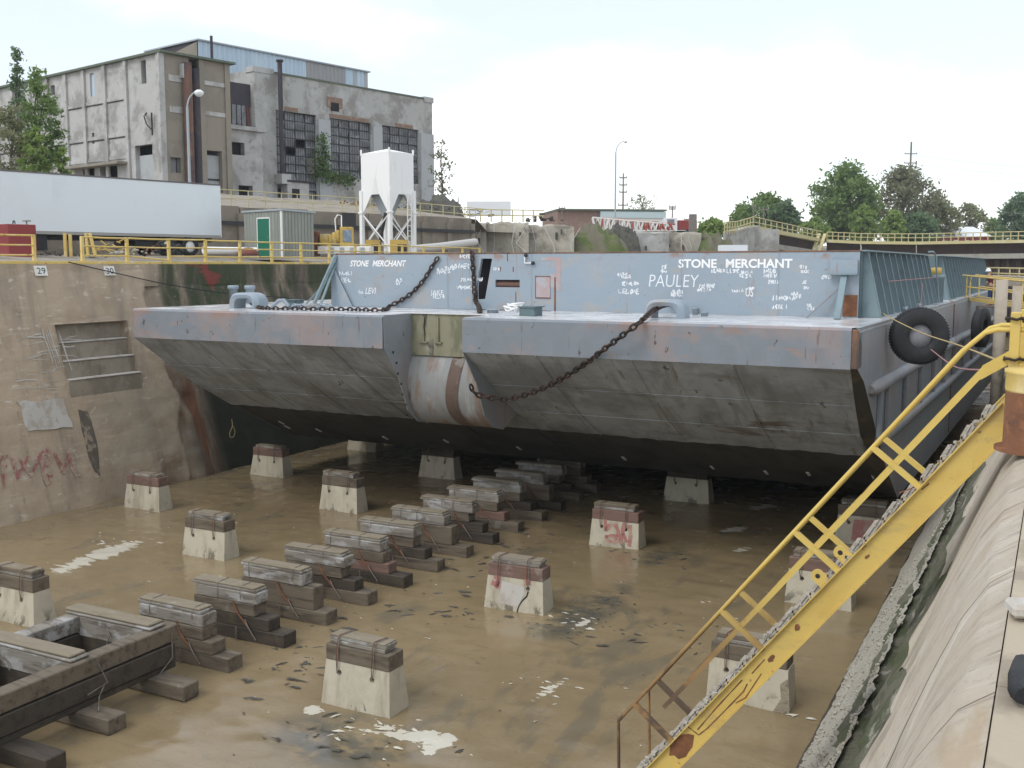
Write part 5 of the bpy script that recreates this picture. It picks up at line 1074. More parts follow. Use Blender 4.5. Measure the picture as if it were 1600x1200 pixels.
for wy in (.3, 2.1):
    mb = MB(); mb.b2((11.2, side*wy, .05), (11.32, side*(wy+.12), zb-.05)); mb.b2((11.1, side*(wy-.05), 0), (11.42, side*(wy+.2), .05)); mb.build('landing_leg', 'trailer_rail', tr)
# ------------------------------------------------------------------ red tank, shed, yard things
def oriented(name, label, cat, base, rz=None, group=None):
    o = thing(name, label, cat, base, (math.atan2(uu.y, uu.x)-math.pi/2) if rz is None else rz, group); bpy.context.view_layer.update(); return o
b0 = atD(14, 396, 42); rt_ = oriented('red_tank', 'dark red steel tank box at the left edge in front of the trailer', 'tank', (b0.x, b0.y, 8.2))
mb = MB(); mb.b2((-1.9, 0, .05), (0, 1.15, 1.42)); mb.build('tank_body', 'red_tank', rt_, bevel=.02)
mb = MB(); mb.tube([(-.5+.09*math.cos(a), .5, 1.45+.12*math.sin(a)) for a in np.linspace(0, math.pi, 9)], .025, 6); mb.build('lifting_eye', 'black_iron', rt_)
mb = MB(); mb.lathe([(0, 0), (.17, 0), (.17, .05), (0, .06)], (-.25, .9, 1.55), 14); mb.lathe([(0, 1.40), (.03, 1.40), (.03, 1.56), (0, 1.56)], (-.25, .9, 0), 8); mb.build('filler_cap', 'trailer_rail', rt_)
mb = MB(); mb.tube([(-1.5, .3, 1.42), (-1.5, .3, 1.62)], .03, 6); mb.tube([(-1.6, .3, 1.55), (-1.4, .3, 1.55)], .025, 6); mb.build('valve', 'black_iron', rt_)
mb = MB(); mb.b2((-2.0, -.08, -.05), (.05, 1.2, .05)); mb.build('skid', 'wood_pale', rt_)
c0 = atD(441, 402, 51.5); sh = oriented('metal_shed', 'small grey green metal shed with a green door', 'shed', (c0.x, c0.y, 8.34))
z1 = atD(441, 327, 51.5).z-8.34
def shl(px, py, face):
    n = -uu if face == 'L' else -vv
    return sh.matrix_world.inverted() @ onP(px, py, c0, n)
xl = shl(383, 400, 'L').x; yr_ = shl(491, 400, 'R').y
nx = 12
for k in range(nx):
    a = xl*k/nx; b = xl*(k+1)/nx
    dL, dR = shl(403.5, 350, 'L').x, shl(421.5, 350, 'L').x
    zb_ = 0
    if min(a, b) >= dL-.1 and max(a, b) <= dR+.1: zb_ = 1.93
    mb = MB(); mb.prism([(a-.006, 0), (a-.03, -.03), (b+.03, -.03), (b+.006, 0)], 2, zb_, z1); mb.build('wall_sheet', 'shed_metal', sh)
for k in range(10):
    a = yr_*k/10; b = yr_*(k+1)/10; mb = MB(); mb.prism([(0, a+.006), (.03, a+.03), (.03, b-.03), (0, b-.006)], 2, 0, z1-.02); mb.build('wall_sheet', 'shed_metal', sh)
mb = MB(); mb.b2((xl, .0, 0), (-.01, yr_, z1-.05)); mb.build('core', 'shed_metal', sh)
mb = MB(); mb.b2((dL, -.055, .02), (dR, -.012, 1.92)); dr_ = mb.build('door', 'green_door', sh); mb = MB(); mb.lathe([(0, -.03), (.03, -.03), (.03, 0), (0, 0)], (dR-.1, -.06, 1.0), 8, Matrix.Rotation(math.pi/2, 3, 'X')); mb.build('door_handle', 'trailer_rail', dr_)
mb = MB(); mb.b2((dL-.07, -.05, 0), (dL-.01, .0, 1.99)); mb.b2((dR+.01, -.05, 0), (dR+.05, .0, 1.99)); mb.b2((dL-.05, -.05, 1.93), (dR+.05, .0, 1.99)); mb.build('door_frame', 'white_paint', sh)
mb = MB(); mb.add([(xl-.08, -.09, z1), (.10, -.09, z1+.02), (.10, yr_+.08, z1-.04), (xl-.08, yr_+.08, z1-.06)]+[(xl-.08, -.09, z1-.09), (.10, -.09, z1-.07), (.10, yr_+.08, z1-.13), (xl-.08, yr_+.08, z1-.15)], [(0, 1, 2, 3), (7, 6, 5, 4), (0, 4, 5, 1), (1, 5, 6, 2), (2, 6, 7, 3), (3, 7, 4, 0)]); mb.build('roof', 'lamp_grey', sh)
mb = MB(); mb.b2((-.025, -.05, 0), (.045, .03, z1-.08)); mb.build('corner_trim', 'white_paint', sh)
# ------------------------------------------------------------------ white storage silo on legs
sc0 = atD(610, 396, 60); si = oriented('storage_silo', 'white square storage silo on four legs beside the ruined hall', 'silo', (sc0.x, sc0.y, sc0.z-.1))
def sil(px, py, face):
    return si.matrix_world.inverted() @ onP(px, py, sc0, -uu if face == 'L' else -vv)
sw = abs(sil(565, 300, 'L').x); sdp = abs(sil(646, 300, 'R').y); zt_, zl_ = sil(610, 236, 'L').z, sil(610, 329, 'L').z; zm = zl_+.75
prof = [(0, zl_), (.08, zl_), (.36, zl_+.95), (.64, zl_+.95), (.92, zl_), (1, zl_), (1, zt_), (0, zt_)]
for nm, ax, L_, pos in (('front', 1, -sw, 0.), ('back', 1, -sw, sdp), ('side', 0, sdp, 0.), ('side', 0, sdp, -sw)):
    mb = MB(); mb.prism([(p*L_, z) for p, z in prof], ax, pos-.02, pos+.02); mb.build('wall_plate', 'silo_white', si)
mb = MB(); V = [(0, 0, zt_), (0, sdp, zt_), (-sw, sdp, zt_), (-sw, 0, zt_), (-sw/2, sdp/2, zt_+.28)]; mb.add(V, [(0, 1, 4), (1, 2, 4), (2, 3, 4), (3, 0, 4)]); mb.build('roof', 'silo_white', si)
mb = MB(); h1_ = zl_+1.0; V = [(0, 0, h1_+1), (0, sdp, h1_+1), (-sw, sdp, h1_+1), (-sw, 0, h1_+1)]+[(-sw/2+a*.22, sdp/2+b*.22, zl_-.25) for a, b in ((1, -1), (1, 1), (-1, 1), (-1, -1))]; mb.add(V, [(i, (i+1) % 4, 4+(i+1) % 4, 4+i) for i in range(4)]); mb.build('hopper', 'lamp_grey', si)
for x, y in ((0, 0), (0, sdp), (-sw, 0), (-sw, sdp)):
    mb = MB(); mb.b2((x-.11, y-.11, 0), (x+.11, y+.11, zl_+1.2)); mb.b2((x-.2, y-.2, 0), (x+.2, y+.2, .05)); mb.b2((x-.16, y-.16, zl_-.12), (x+.16, y+.16, zl_-.02)); mb.build('leg', 'silo_white', si, bevel=.01)
    mb = MB(); mb.tube([(x, y, zt_-.1), (x, y, zt_+.22)], .06, 8); mb.build('lifting_post', 'silo_white', si)
zc_ = zl_-.1
for a, b in (((0, 0), (-sw, 0)), ((0, 0), (0, sdp)), ((-sw, 0), (-sw, sdp)), ((0, sdp), (-sw, sdp))):
    for q, r_ in ((.35, zc_), (zc_, .35)):
        mb = MB(); mb.tube([(a[0], a[1], q), (b[0], b[1], r_)], .04, 6); mb.build('brace', 'silo_white', si)
for dy in (.32, .62): mb = MB(); mb.tube([(.12, sdp-dy, .3), (.12, sdp-dy, zl_+.9)], .035, 6); mb.build('ladder_rail', 'silo_white', si)
for k in range(11): mb = MB(); mb.tube([(.12, sdp-.62, .5+k*.3), (.12, sdp-.32, .5+k*.3)], .022, 5); mb.build('rung', 'silo_white', si)
mb = MB(); mb.tube([(-sw*.42, -.1, .0), (-sw*.33, .4, zl_-.1)], .10, 8); mb.build('chute', 'black_iron', si)
# ------------------------------------------------------------------ yellow machine and bits round the silo
yb = atD(500, 400, 54); ym = thing('yellow_machine', 'yellow pump machine with blue grey panel between shed and silo', 'machine', (yb.x, yb.y, 8.4), ALF); bpy.context.view_layer.update()
def ypx(px): return (px-500)*54/FPX
def ypz(py): return (414-py)*54/FPX-.4
def ybx(nm, x0, x1, y0, y1, m, d=(0, .6), bev=.02): mb = MB(); mb.b2((ypx(x0), d[0], ypz(y1)), (ypx(x1), d[1], ypz(y0))); return mb.build(nm, m, ym, bevel=bev)
ybx('dark_hopper', 483, 497, 362, 400, 'rusty_iron', (0, .7)); ybx('skid_frame', 497, 580, 385, 397, 'boom_white', (-.1, 1)); ybx('engine_cover', 500, 512, 366, 384, 'machine_yellow'); ybx('control_cabinet', 531, 550, 355, 392, 'machine_yellow', (.1, .7)); ybx('control_panel', 536, 549, 360, 378, 'panel_blue', (.06, .1), 0)
for q, px in enumerate((514, 521, 527)):
    mb = MB(); mb.lathe([(0, 0), (.12, 0), (.16, .25), (.11, .55), (.05, .62), (0, .62)], (ypx(px), .3, ypz(385)+.1*q), 12); mb.build('pump_drum', 'machine_yellow', ym)
mb = MB(); mb.tube([(ypx(523), .5, ypz(362)), (ypx(522), .5, ypz(342)), (ypx(526), .5, ypz(336)), (ypx(532), .5, ypz(337)), (ypx(532), .5, ypz(356))], .035, 6); mb.build('exhaust_loop', 'white_paint', ym)
for k in range(9): ybx('drum_label', 508+8*k, 514+8*k, 387, 395, 'lamp_grey' if k % 2 else 'white_paint', (-.13, -.1), 0)
for px, wd, m, lab in ((582, 10, 'machine_yellow', 'yellow bin standing below the silo hopper'), (623, 13, 'machine_yellow', 'yellow and black bin at the right leg of the silo')):
    c = atD(px, 399, 57); o = thing('bin', lab, 'bin', (c.x, c.y, 8.4), ALF); k = 57/FPX
    mb = MB(); mb.prism([(-wd*k, .0), (wd*k, .0), (wd*k*1.05, .95), (-wd*k*1.05, .95)], 1, 0, .6); mb.build('bin_body', m, o); mb = MB(); mb.b2((-.05, -.05, .0), (wd*k*.98, -.005, .70)); mb.build('bin_front', 'black_iron', o)
# stands, scrap and timber heaps under and behind the trailer
for px, lean, lab in ((106, 0, 'upright yellow trestle under the middle of the trailer'), (141, .05, 'yellow trestle leg standing beside the scrap heap'), (153, .22, 'leaning yellow trestle leg under the trailer')):
    c = atD(px, 398, 45); mb = MB(); o = thing('trestle', lab, 'trestle', (c.x, c.y, 8.3), ALF)
    mb.beam((-.09, 0, 0), (-.09-lean, 0, 1.05), .11, .11); mb.build('leg', 'yellow_rail', o)
    if not lean: mb = MB(); mb.beam((.09, .1, 0), (.09, .1, 1.0), .11, .11); mb.build('leg', 'yellow_rail', o)
    mb = MB(); mb.b2((-.3, -.2, 0), (.3, .3, .05)); mb.build('foot', 'wood_pale', o)
def heap(name, px, py, d, wpx, hpx, m, label, cat, n=26, kind='box', seed=1):
    c = atD(px, py, d); r_ = random.Random(seed); k = d/FPX; mb = MB()
    for i in range(n):
        x = r_.gauss(0, .42)*wpx*k/2; z = abs(r_.random())*hpx*k*max(.15, 1-abs(x)/(wpx*k/2)); y = r_.uniform(-.5, .5); s = r_.uniform(.08, .3)*hpx*k
        p = c+Vector((RT*x))+Vector((0, y, z))
        if kind == 'bar': mb.beam(p, p+Vector((r_.uniform(-1, 1), r_.uniform(-.4, .4), r_.uniform(-.3, .5)))*hpx*k*.8, s*.3, s*.3)
        else: mb.box(p, (s*1.8, s*1.3, s), r_.uniform(0, 3), M=Matrix.Rotation(r_.uniform(-.6, .6), 3, 'X') @ Matrix.Rotation(r_.uniform(0, 3), 3, 'Z'))
    o = mb.build(name, m); tag(o, label, cat, kind='stuff'); return o
heap('scrap_heap', 175, 396, 47, 40, 22, 'machine_yellow', 'heap of yellow scrap under the trailer', 'scrap', 22, 'bar', 2)
heap('scrap_heap', 262, 397, 47, 60, 20, 'black_iron', 'dark scrap heap by the trailer wheels', 'scrap', 40, 'box', 3)
heap('stone_heap', 200, 397, 46, 60, 10, 'stone_stuff', 'low heap of pale stones under the trailer', 'stones', 30, 'box', 4)
heap('scrap_heap', 230, 396, 46, 20, 22, 'rusty_iron', 'rusty bars beside the trailer wheels', 'scrap', 8, 'bar', 8)
heap('dirt_heap', 80, 400, 45, 60, 9, 'dark_soil', 'low dark dirt heap behind the gap in the handrail', 'dirt', 40, 'box', 9)
for px0, px1, py, d, r_, lab in ((318, 400, 391, 48, .17, 'white pipe lying on the quay in front of the shed'),):
    mb = MB(); mb.tube([atD(px0, py, d), atD(px1, py+1, d+2)], r_, 10); tag(mb.build('pipe', 'white_paint'), lab, 'pipe')
c = atD(388, 396, 49); mb = MB(); mb.lathe([(0, 0), (.5, 0), (.45, .2), (.2, .36), (0, .38)], c-Vector((0, 0, .1)), 14); tag(mb.build('covered_heap', 'red_sheet'), 'low faded red cover on the ground left of the green door', 'cover')
# ------------------------------------------------------------------ street lamp by the building
def lamp(px, py_base, py_top, px_head, py_head, d, label, rr_=.07, globe=True):
    k = d/FPX; b = atD(px, py_base, d); o = thing('street_lamp', label, 'street lamp', (b.x, b.y, b.z), ALF); H_ = (py_base-py_top)*k; dx, dz = (px_head-px)*k, (py_base-py_head)*k
    mb = MB(); mb.tube([(0, 0, 0), (0, 0, H_)], [rr_*1.3, rr_], 8); mb.build('pole', 'lamp_grey', o)
    mb = MB(); mb.tube(catmull([(0, 0, H_), (dx*.15, 0, H_+(dz-H_)*.5), (dx*.55, 0, H_+(dz-H_)*.9), (dx*.95, 0, dz)], 5), rr_*.7, 7); mb.build('arm', 'lamp_grey', o)
    mb = MB(); mb.lathe([(0, .12), (.12, .10), (.26, .0), (.28, -.06), (.22, -.2), (.1, -.28), (0, -.3)], (dx, 0, dz), 14); mb.build('lamp_head', 'globe', o); return o
lamp(297, 300, 170, 316, 147, 62, 'tall grey street lamp with round head in front of the old building')
lamp(961, 350, 240, 976, 223, 140, 'thin street lamp far behind the barge in the middle', .09)
# ------------------------------------------------------------------ the derelict factory
p0 = atD(450, 310, 100); p0.z = 0
def BF(off): return lambda s, z, d: tuple(p0-vv*off+uu*s+vv*d+Vector((0, 0, z)))
def sz(px, py, off=0):
    q = onP(px, py, p0-vv*off, vv); return (q-p0).dot(uu), q.z
hall = thing('factory_hall', 'derelict concrete factory hall with three tall broken steel windows', 'building', p0+Vector((0, 0, 13))); bpy.context.view_layer.update()
ZP = 25.65; ZG = 11.0
fH = BF(0); S0, S1 = -3.7, 19.8
wins = [(-1.2, 3.65, 14.3, 22.35), (5.35, 10.8, 16.6, 22.3), (12.35, 17.7, 16.6, 22.3)]
sh_ = lambda s, z, d: fH(s+S0, z, d)
door = (sz(444, 310)[0], sz(455, 310)[0], 13.2, sz(450, 296)[1])
mb = MB(); facade(mb, S1-S0, ZG, ZP, [(a-S0, b-S0, c, d) for a, b, c, d in wins], .5, sh_); P(mb.build('front_wall', 'facade_grey', fix=False), hall)
mb = MB(); A = [fH(S1, ZG, 0), fH(S1, ZG, 30), fH(S1, ZP, 30), fH(S1, ZP, 0)]; mb.add(A, [(0, 1, 2, 3)]); P(mb.build('side_wall', 'facade_grey', fix=False), hall)
mb = MB(); A = [fH(S0, ZG, 0), fH(S0, ZG, 30), fH(S0, ZP, 30), fH(S0, ZP, 0)]; mb.add(A, [(0, 1, 2, 3)]); P(mb.build('side_wall', 'facade_grey', fix=False), hall)
mb = MB(); mb.add([fH(S0, ZP-.4, 0), fH(S1, ZP-.4, 0), fH(S1, ZP-.4, 30), fH(S0, ZP-.4, 30)], [(0, 1, 2, 3)]); P(mb.build('roof', 'dark_soil', fix=False), hall)
def fbox(parent, f, s0, s1, z0, z1, d0, d1, m, nm):
    mb = MB(); V = [f(s, z, d) for s, z, d in ((s0, z0, d0), (s1, z0, d0), (s1, z0, d1), (s0, z0, d1), (s0, z1, d0), (s1, z1, d0), (s1, z1, d1), (s0, z1, d1))]
    mb.add(V, [(3, 2, 1, 0), (4, 5, 6, 7), (0, 1, 5, 4), (1, 2, 6, 5), (2, 3, 7, 6), (3, 0, 4, 7)]); return P(mb.build(nm, m), parent)
fbox(hall, fH, S0-.1, S0+2.3, ZP-.2, ZP+.30, -.15, 1, 'facade_grey', 'parapet'); fbox(hall, fH, S1-1.3, S1+.1, ZP-.3, ZP+.25, -.12, 1, 'facade_grey', 'parapet')
fbox(hall, fH, S0+2.35, S1-1.35, ZP-.03, ZP+.12, -.10, .6, 'roof_edge', 'parapet_cap')
for a, b, m in ((S0, S0+2.3, 'facade_grey'), (3.75, 5.25, 'facade_edge'), (10.95, 12.2, 'facade_edge'), (17.85, S1, 'facade_edge')): fbox(hall, fH, a, b, ZG, 22.0 if m == 'facade_edge' else ZP-.25, -.22, -.01, m, 'pilaster')
for s, z, w_ in ((-.2, 22.4, 1.6), (5.3, 22.35, 5.2), (14.2, 22.35, 2.6), (18.0, 16, 1.4), (5.4, 16.4, 3)): fbox(hall, fH, s, s+w_, z, z+.35, -.05, .05, 'brick_rust', 'spalled_lintel')
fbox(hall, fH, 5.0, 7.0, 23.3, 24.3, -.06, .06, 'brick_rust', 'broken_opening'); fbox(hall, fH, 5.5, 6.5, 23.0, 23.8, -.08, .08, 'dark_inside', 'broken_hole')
rw_ = random.Random(12)
for wi, (a, b, c, d) in enumerate(wins):
    wd = bpy.data.objects.new('window', None); COL.objects.link(wd); wd.location = fH((a+b)/2, c, .3); bpy.context.view_layer.update(); P(wd, hall); bpy.context.view_layer.update()
    nc, nr = 4, int(round((d-c)/.82)); cw, ch = (b-a)/nc, (d-c)/nr
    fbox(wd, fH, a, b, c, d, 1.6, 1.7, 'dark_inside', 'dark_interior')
    for i in range(nc+1): fbox(wd, fH, a+i*cw-.06, a+i*cw+.06, c, d, .24, .34, 'mullion', 'mullion')
    for j in range(nr+1): fbox(wd, fH, a, b, c+j*ch-.05, c+j*ch+.05, .25, .33, 'mullion', 'transom')
    for i in range(nc):
        for j in range(nr):
            if rw_.random() < .06: continue
            t = .08*rw_.uniform(-1, 1); t2 = .05*rw_.uniform(-1, 1); s_, e_, z_, y_ = a+i*cw+.06, a+(i+1)*cw-.06, c+j*ch+.05, c+(j+1)*ch-.05
            mb = MB(); mb.add([fH(s_, z_, .30+t), fH(e_, z_, .30+t+t2), fH(e_, y_, .30-t+t2), fH(s_, y_, .30-t)], [(0, 1, 2, 3)]); P(mb.build('pane', 'old_glass', fix=False), wd)
            mb = MB()
            for k in (1, 2, 3): q = s_+(e_-s_)*k/4; mb.add([fH(q-.03, z_, .24), fH(q+.03, z_, .24), fH(q+.03, y_, .24), fH(q-.03, y_, .24)], [(0, 1, 2, 3)])
            P(mb.build('glazing_bar', 'mullion', fix=False), wd)
s_, e_ = door[0], door[1]
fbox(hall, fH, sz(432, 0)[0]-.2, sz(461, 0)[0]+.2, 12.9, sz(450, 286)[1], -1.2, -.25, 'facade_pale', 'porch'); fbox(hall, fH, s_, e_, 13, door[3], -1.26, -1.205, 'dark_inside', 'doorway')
fbox(hall, fH, sz(432, 0)[0]-.3, sz(461, 0)[0]+.3, sz(450, 286)[1], sz(450, 286)[1]+.18, -1.35, -.2, 'mullion', 'porch_roof')
q = sz(437, 96, 1); mb = MB(); mb.tube([fH(q[0], 16.3, -1.0), fH(q[0], sz(437, 97, 1)[1], -1.0)], .22, 10); mb.lathe([(.22, 0), (.34, .02), (.34, .2), (0, .22)], fH(q[0], sz(437, 97, 1)[1], -1.0), 12); P(mb.build('flue_pipe', 'dark_pipe'), hall)
fbox(hall, fH, q[0]-.3, q[0]+.8, 15.5, 16.4, -1.3, -.3, 'facade_pale', 'flue_box')
# ivy on the pillar and sill between the first two windows
def leafcloud(name, pts, n, size, spread, m, parent=None, seed=1, flat=None):
    g = np.random.default_rng(seed); C_ = np.array(pts); idx = g.integers(0, len(C_), n); c = C_[idx]+g.normal(0, 1, (n, 3))*np.array(spread)
    a = g.normal(0, 1, (n, 3)); a /= np.linalg.norm(a, axis=1)[:, None]; b = np.cross(a, g.normal(0, 1, (n, 3))); b /= np.linalg.norm(b, axis=1)[:, None]
    s = size*g.uniform(.6, 1.3, (n, 1)); V = np.stack([c-a*s-b*s*.55, c+a*s-b*s*.45, c+a*s*1.1+b*s*.5, c-a*s*.9+b*s*.6], 1).reshape(-1, 3); F = np.arange(4*n).reshape(-1, 4)
    return nmesh(name, V, F, m, parent)
iv = [fH(s, z, -.35) for s, z in ((4.0, 20), (4.2, 19.3), (3.7, 18.8), (4.4, 18.4), (4.0, 17.8), (4.3, 17.2), (3.8, 17.4), (4.6, 16.6), (5.3, 16.5), (6.2, 16.4), (7, 16.4), (4.1, 16.5), (3.5, 16.8), (7.7, 16.45), (3.9, 18.1))]
i_ = leafcloud('ivy', iv, 1500, .11, (.35, .35, .38), 'ivy', seed=4); tag(i_, 'green ivy climbing the pillar between the hall windows', 'ivy')
# corrugated blue clerestory behind the parapet
fB = BF(-8); cs0, cs1 = -3.9, 17.9; ct0 = 29.2
cl_ = thing('roof_clerestory', 'pale blue corrugated clerestory rising behind the hall parapet', 'roof structure', fB(5, 26, 0)); bpy.context.view_layer.update()
ns = 40
for k in range(ns):
    a = cs0+(cs1-cs0)*k/ns; b = cs0+(cs1-cs0)*(k+1)/ns; x = k/ns; m = 'blue_sheet' if x < .60 or x > .84 else 'grey_sheet'
    if x > .84: m = 'facade_edge' if k % 3 == 0 else 'blue_sheet'
    mb = MB(); V = []; 
    for z in (24.5, ct0): V += [fB(a, z, 0), fB(a+(b-a)*.2, z, -.06), fB(a+(b-a)*.7, z, -.06), fB(b, z, 0)]
    mb.add(V, [(0, 1, 5, 4), (1, 2, 6, 5), (2, 3, 7, 6)]); P(mb.build('wall_sheet', m, fix=False), cl_)
fbox(cl_, fB, cs0-.2, cs1+.2, ct0, ct0+.14, -.25, 9, 'lamp_grey', 'roof'); fbox(cl_, fB, cs0-.02, cs0+.05, 24, ct0, .05, 9, 'dark_pipe', 'end_wall'); fbox(cl_, fB, cs1-.05, cs1+.02, 24, ct0, .05, 9, 'grey_sheet', 'end_wall')
mb = MB(); mb.add([fB(cs0-.1, ct0-.1, 0), fB(cs0-2.6, 26.8, 6), fB(cs0-2.6, 25, 6), fB(cs0-.1, 25, 0)], [(0, 1, 2, 3)]); P(mb.build('end_slope', 'facade_tan', fix=False), cl_)
q = sz(330, 56, -6); mb = MB(); mb.tube([BF(-6)(q[0], 25, 0), BF(-6)(q[0], q[1], 0)], .13, 8); P(mb.build('vent_stack', 'dark_pipe'), cl_)
# link between block and hall
lk = thing('factory_link', 'recessed concrete link with red sheeting between the two factory buildings', 'building', BF(1)(-6, 13, 0)); bpy.context.view_layer.update()
fL = BF(1.2); l0, l1 = -9.6, -3.75
o1, o2 = (sz(362, 230, 1.2)[0], sz(382, 230, 1.2)[0], sz(370, 242, 1.2)[1], sz(370, 222, 1.2)[1]), (sz(373, 297, 1.2)[0], sz(395, 297, 1.2)[0], 14.2, sz(385, 290, 1.2)[1])
zlk = sz(375, 203, 1.2)[1]; zlt = sz(375, 124, 1.2)[1]
mb = MB(); facade(mb, l1-l0, ZG, zlk, [(a-l0, b-l0, c, d) for a, b, c, d in (o1, o2)], .6, lambda s, z, d: fL(s+l0, z, d)); P(mb.build('wall', 'facade_pale', fix=False), lk)
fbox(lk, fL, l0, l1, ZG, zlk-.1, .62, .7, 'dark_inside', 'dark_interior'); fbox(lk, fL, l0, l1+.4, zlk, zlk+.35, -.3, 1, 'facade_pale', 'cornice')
fR_ = BF(-.5); fbox(lk, fR_, l0, l1, zlk+.3, zlt, 0, .2, 'red_sheet', 'upper_wall')
for k in range(6):
    s = l0+.6+k*.95; fbox(lk, fR_, s, s+.10, zlk+.4, zlt-.1, -.05, -.01, 'facade_pale' if k in (2, 4, 5) else 'mullion', 'sheet_rib')
gl = (sz(360, 160, -.5)[0], sz(383, 160, -.5)[0], sz(370, 200, -.5)[1], sz(370, 164, -.5)[1]); fbox(lk, fR_, gl[0], gl[1], gl[2], gl[3], -.12, -.06, 'old_glass', 'window'); 
for k in range(4): fbox(lk, fR_, gl[0]+(gl[1]-gl[0])*k/3-.04, gl[0]+(gl[1]-gl[0])*k/3+.04, gl[2], gl[3], -.16, -.125, 'mullion', 'mullion')
fbox(lk, fR_, gl[0], gl[1]+1, gl[3], zlt, -.1, -.051, 'dark_pipe', 'dark_sheet')
# left block
bk = thing('factory_block', 'long derelict concrete factory block with pilasters and stained end wall', 'building', BF(4)(-15, 13, 0)); bpy.context.view_layer.update()
fE = BF(4); e0, e1 = sz(251, 83, 4)[0], sz(358, 100, 4)[0]; ZE = 24.83
win_e = (sz(266, 250, 4)[0], sz(283, 250, 4)[0], sz(275, 270, 4)[1], sz(275, 246, 4)[1]); gar = (sz(317, 250, 4)[0], sz(347, 250, 4)[0], 12.5, sz(330, 235, 4)[1]); slot = (sz(298, 200, 4)[0], sz(316, 200, 4)[0], 12.5, sz(305, 92, 4)[1])
mb = MB(); facade(mb, e1-e0, ZG, ZE, [(a-e0, b-e0, c, d) for a, b, c, d in (win_e, gar, slot)], .7, lambda s, z, d: fE(s+e0, z, d)); P(mb.build('end_wall', 'facade_tan', fix=False), bk)
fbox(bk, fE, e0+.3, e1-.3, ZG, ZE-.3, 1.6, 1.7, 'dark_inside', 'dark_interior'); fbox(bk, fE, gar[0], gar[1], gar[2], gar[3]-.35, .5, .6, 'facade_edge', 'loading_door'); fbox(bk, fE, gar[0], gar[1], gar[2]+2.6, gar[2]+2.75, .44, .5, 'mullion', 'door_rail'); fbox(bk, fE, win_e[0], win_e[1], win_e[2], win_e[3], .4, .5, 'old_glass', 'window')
for px in (254, 316.5, 356): s = sz(px, 200, 4)[0]; fbox(bk, fE, s-.25, s+.25, ZG, ZE-.02, -.15, -.01, 'facade_tan' if px > 300 else 'facade_pale', 'pilaster')
for py in (136, 183): z = sz(330, py, 4)[1]; fbox(bk, fE, e0+.6, slot[0]-.6, z, z+.5, -.06, -.01, 'facade_pale', 'floor_band'); fbox(bk, fE, slot[1]+.3, e1-.5, z+.1, z+.45, -.06, -.01, 'facade_pale', 'floor_band')
mb = MB(); s = sz(291, 200, 4)[0]; mb.tube([fE(s, 12.5, -.35), fE(s, ZE-.5, -.35)], .40, 12); P(mb.build('rust_stack', 'rust_pipe'), bk)
mb = MB(); s = sz(308, 200, 4)[0]; mb.tube([fE(s, 12.5, .05), fE(s, ZE-.8, .05)], .36, 12); P(mb.build('dark_stack', 'dark_pipe'), bk)
fbox(bk, fE, sz(276, 0, 4)[0], sz(282, 0, 4)[0], sz(280, 122, 4)[1], sz(280, 100, 4)[1], -.5, -.02, 'facade_pale', 'wall_box')
# long side that faces the camera
c_ = Vector(fE(e0, 0, 0)); c_.z = 0
def fS(s, z, d): return tuple(c_+vv*s+uu*d+Vector((0, 0, z)))
def szl(px, py): q = onP(px, py, c_, uu); return (q-c_).dot(vv), q.z
LL = 34.
def ow(x0, y0, x1, y1): a, b = szl(x1, y1), szl(x0, y0); return (a[0], b[0], min(a[1], b[1]), max(a[1], b[1]))
opsL = [ow(220, 95, 229, 130), ow(140, 115, 148, 150), ow(79, 134, 86, 148), ow(211, 228, 240, 285), ow(129, 262, 148, 276), ow(156, 259, 184, 278), ow(143, 208, 148, 224)]
mb = MB(); facade(mb, LL, ZG, ZE, opsL, .45, fS); P(mb.build('long_wall', 'facade_pale', fix=False), bk)
fbox(bk, fS, .4, LL, ZG, ZE-.2, 1.3, 1.4, 'dark_inside', 'dark_interior'); w1_ = opsL[1]; fbox(bk, fS, w1_[0], w1_[1], w1_[2], w1_[3], .15, .2, 'blue_sheet', 'bluish_glass')  # bluish glass pane drawn with the blue sheet colour
d_ = opsL[3]; fbox(bk, fS, d_[0], d_[1], d_[2], d_[3]-.8, .35, .42, 'facade_edge', 'loading_door')
for s in (.25, 5.15, 8.45, 11.9, 15.0, 18.3, 21.6, 25, 28.4, 31.8): fbox(bk, fS, s-.22, s+.22, ZG, ZE-.02, -.2, -.01, 'facade_pale', 'pilaster')
for z in (21.75, 18.75, 16.9): fbox(bk, fS, 5.4, LL, z, z+.3, -.08, -.012, 'facade_pale', 'floor_band'); 
for z in (21.66, 18.66): fbox(bk, fS, 5.4, LL, z-.02, z+.05, -.05, -.013, 'mullion', 'crack_band')
fbox(bk, fS, -.45, LL, ZE, ZE+.18, -.35, e1-e0+.35, 'roof_edge', 'roof')
q = ow(100, 256, 192, 264); fbox(bk, fS, 5.2, 14.5, 16.4, 16.6, -1.1, -.01, 'facade_tan', 'canopy')
s, z = szl(236, 185); mb = MB(); mb.beam(fS(s-.5, z+.3, -.7), fS(s+.7, z+.3, -.1), .10, .10); mb.beam(fS(s-.45, z-1.4, -.22), fS(s-.45, z+.4, -.22), .09, .09); mb.tube([fS(s+.4, z+.2, -.4), fS(s+.2, z-.5, -.3), fS(s-.3, z-.9, -.2)], .05, 5); P(mb.build('wire_bracket', 'black_iron'), bk)
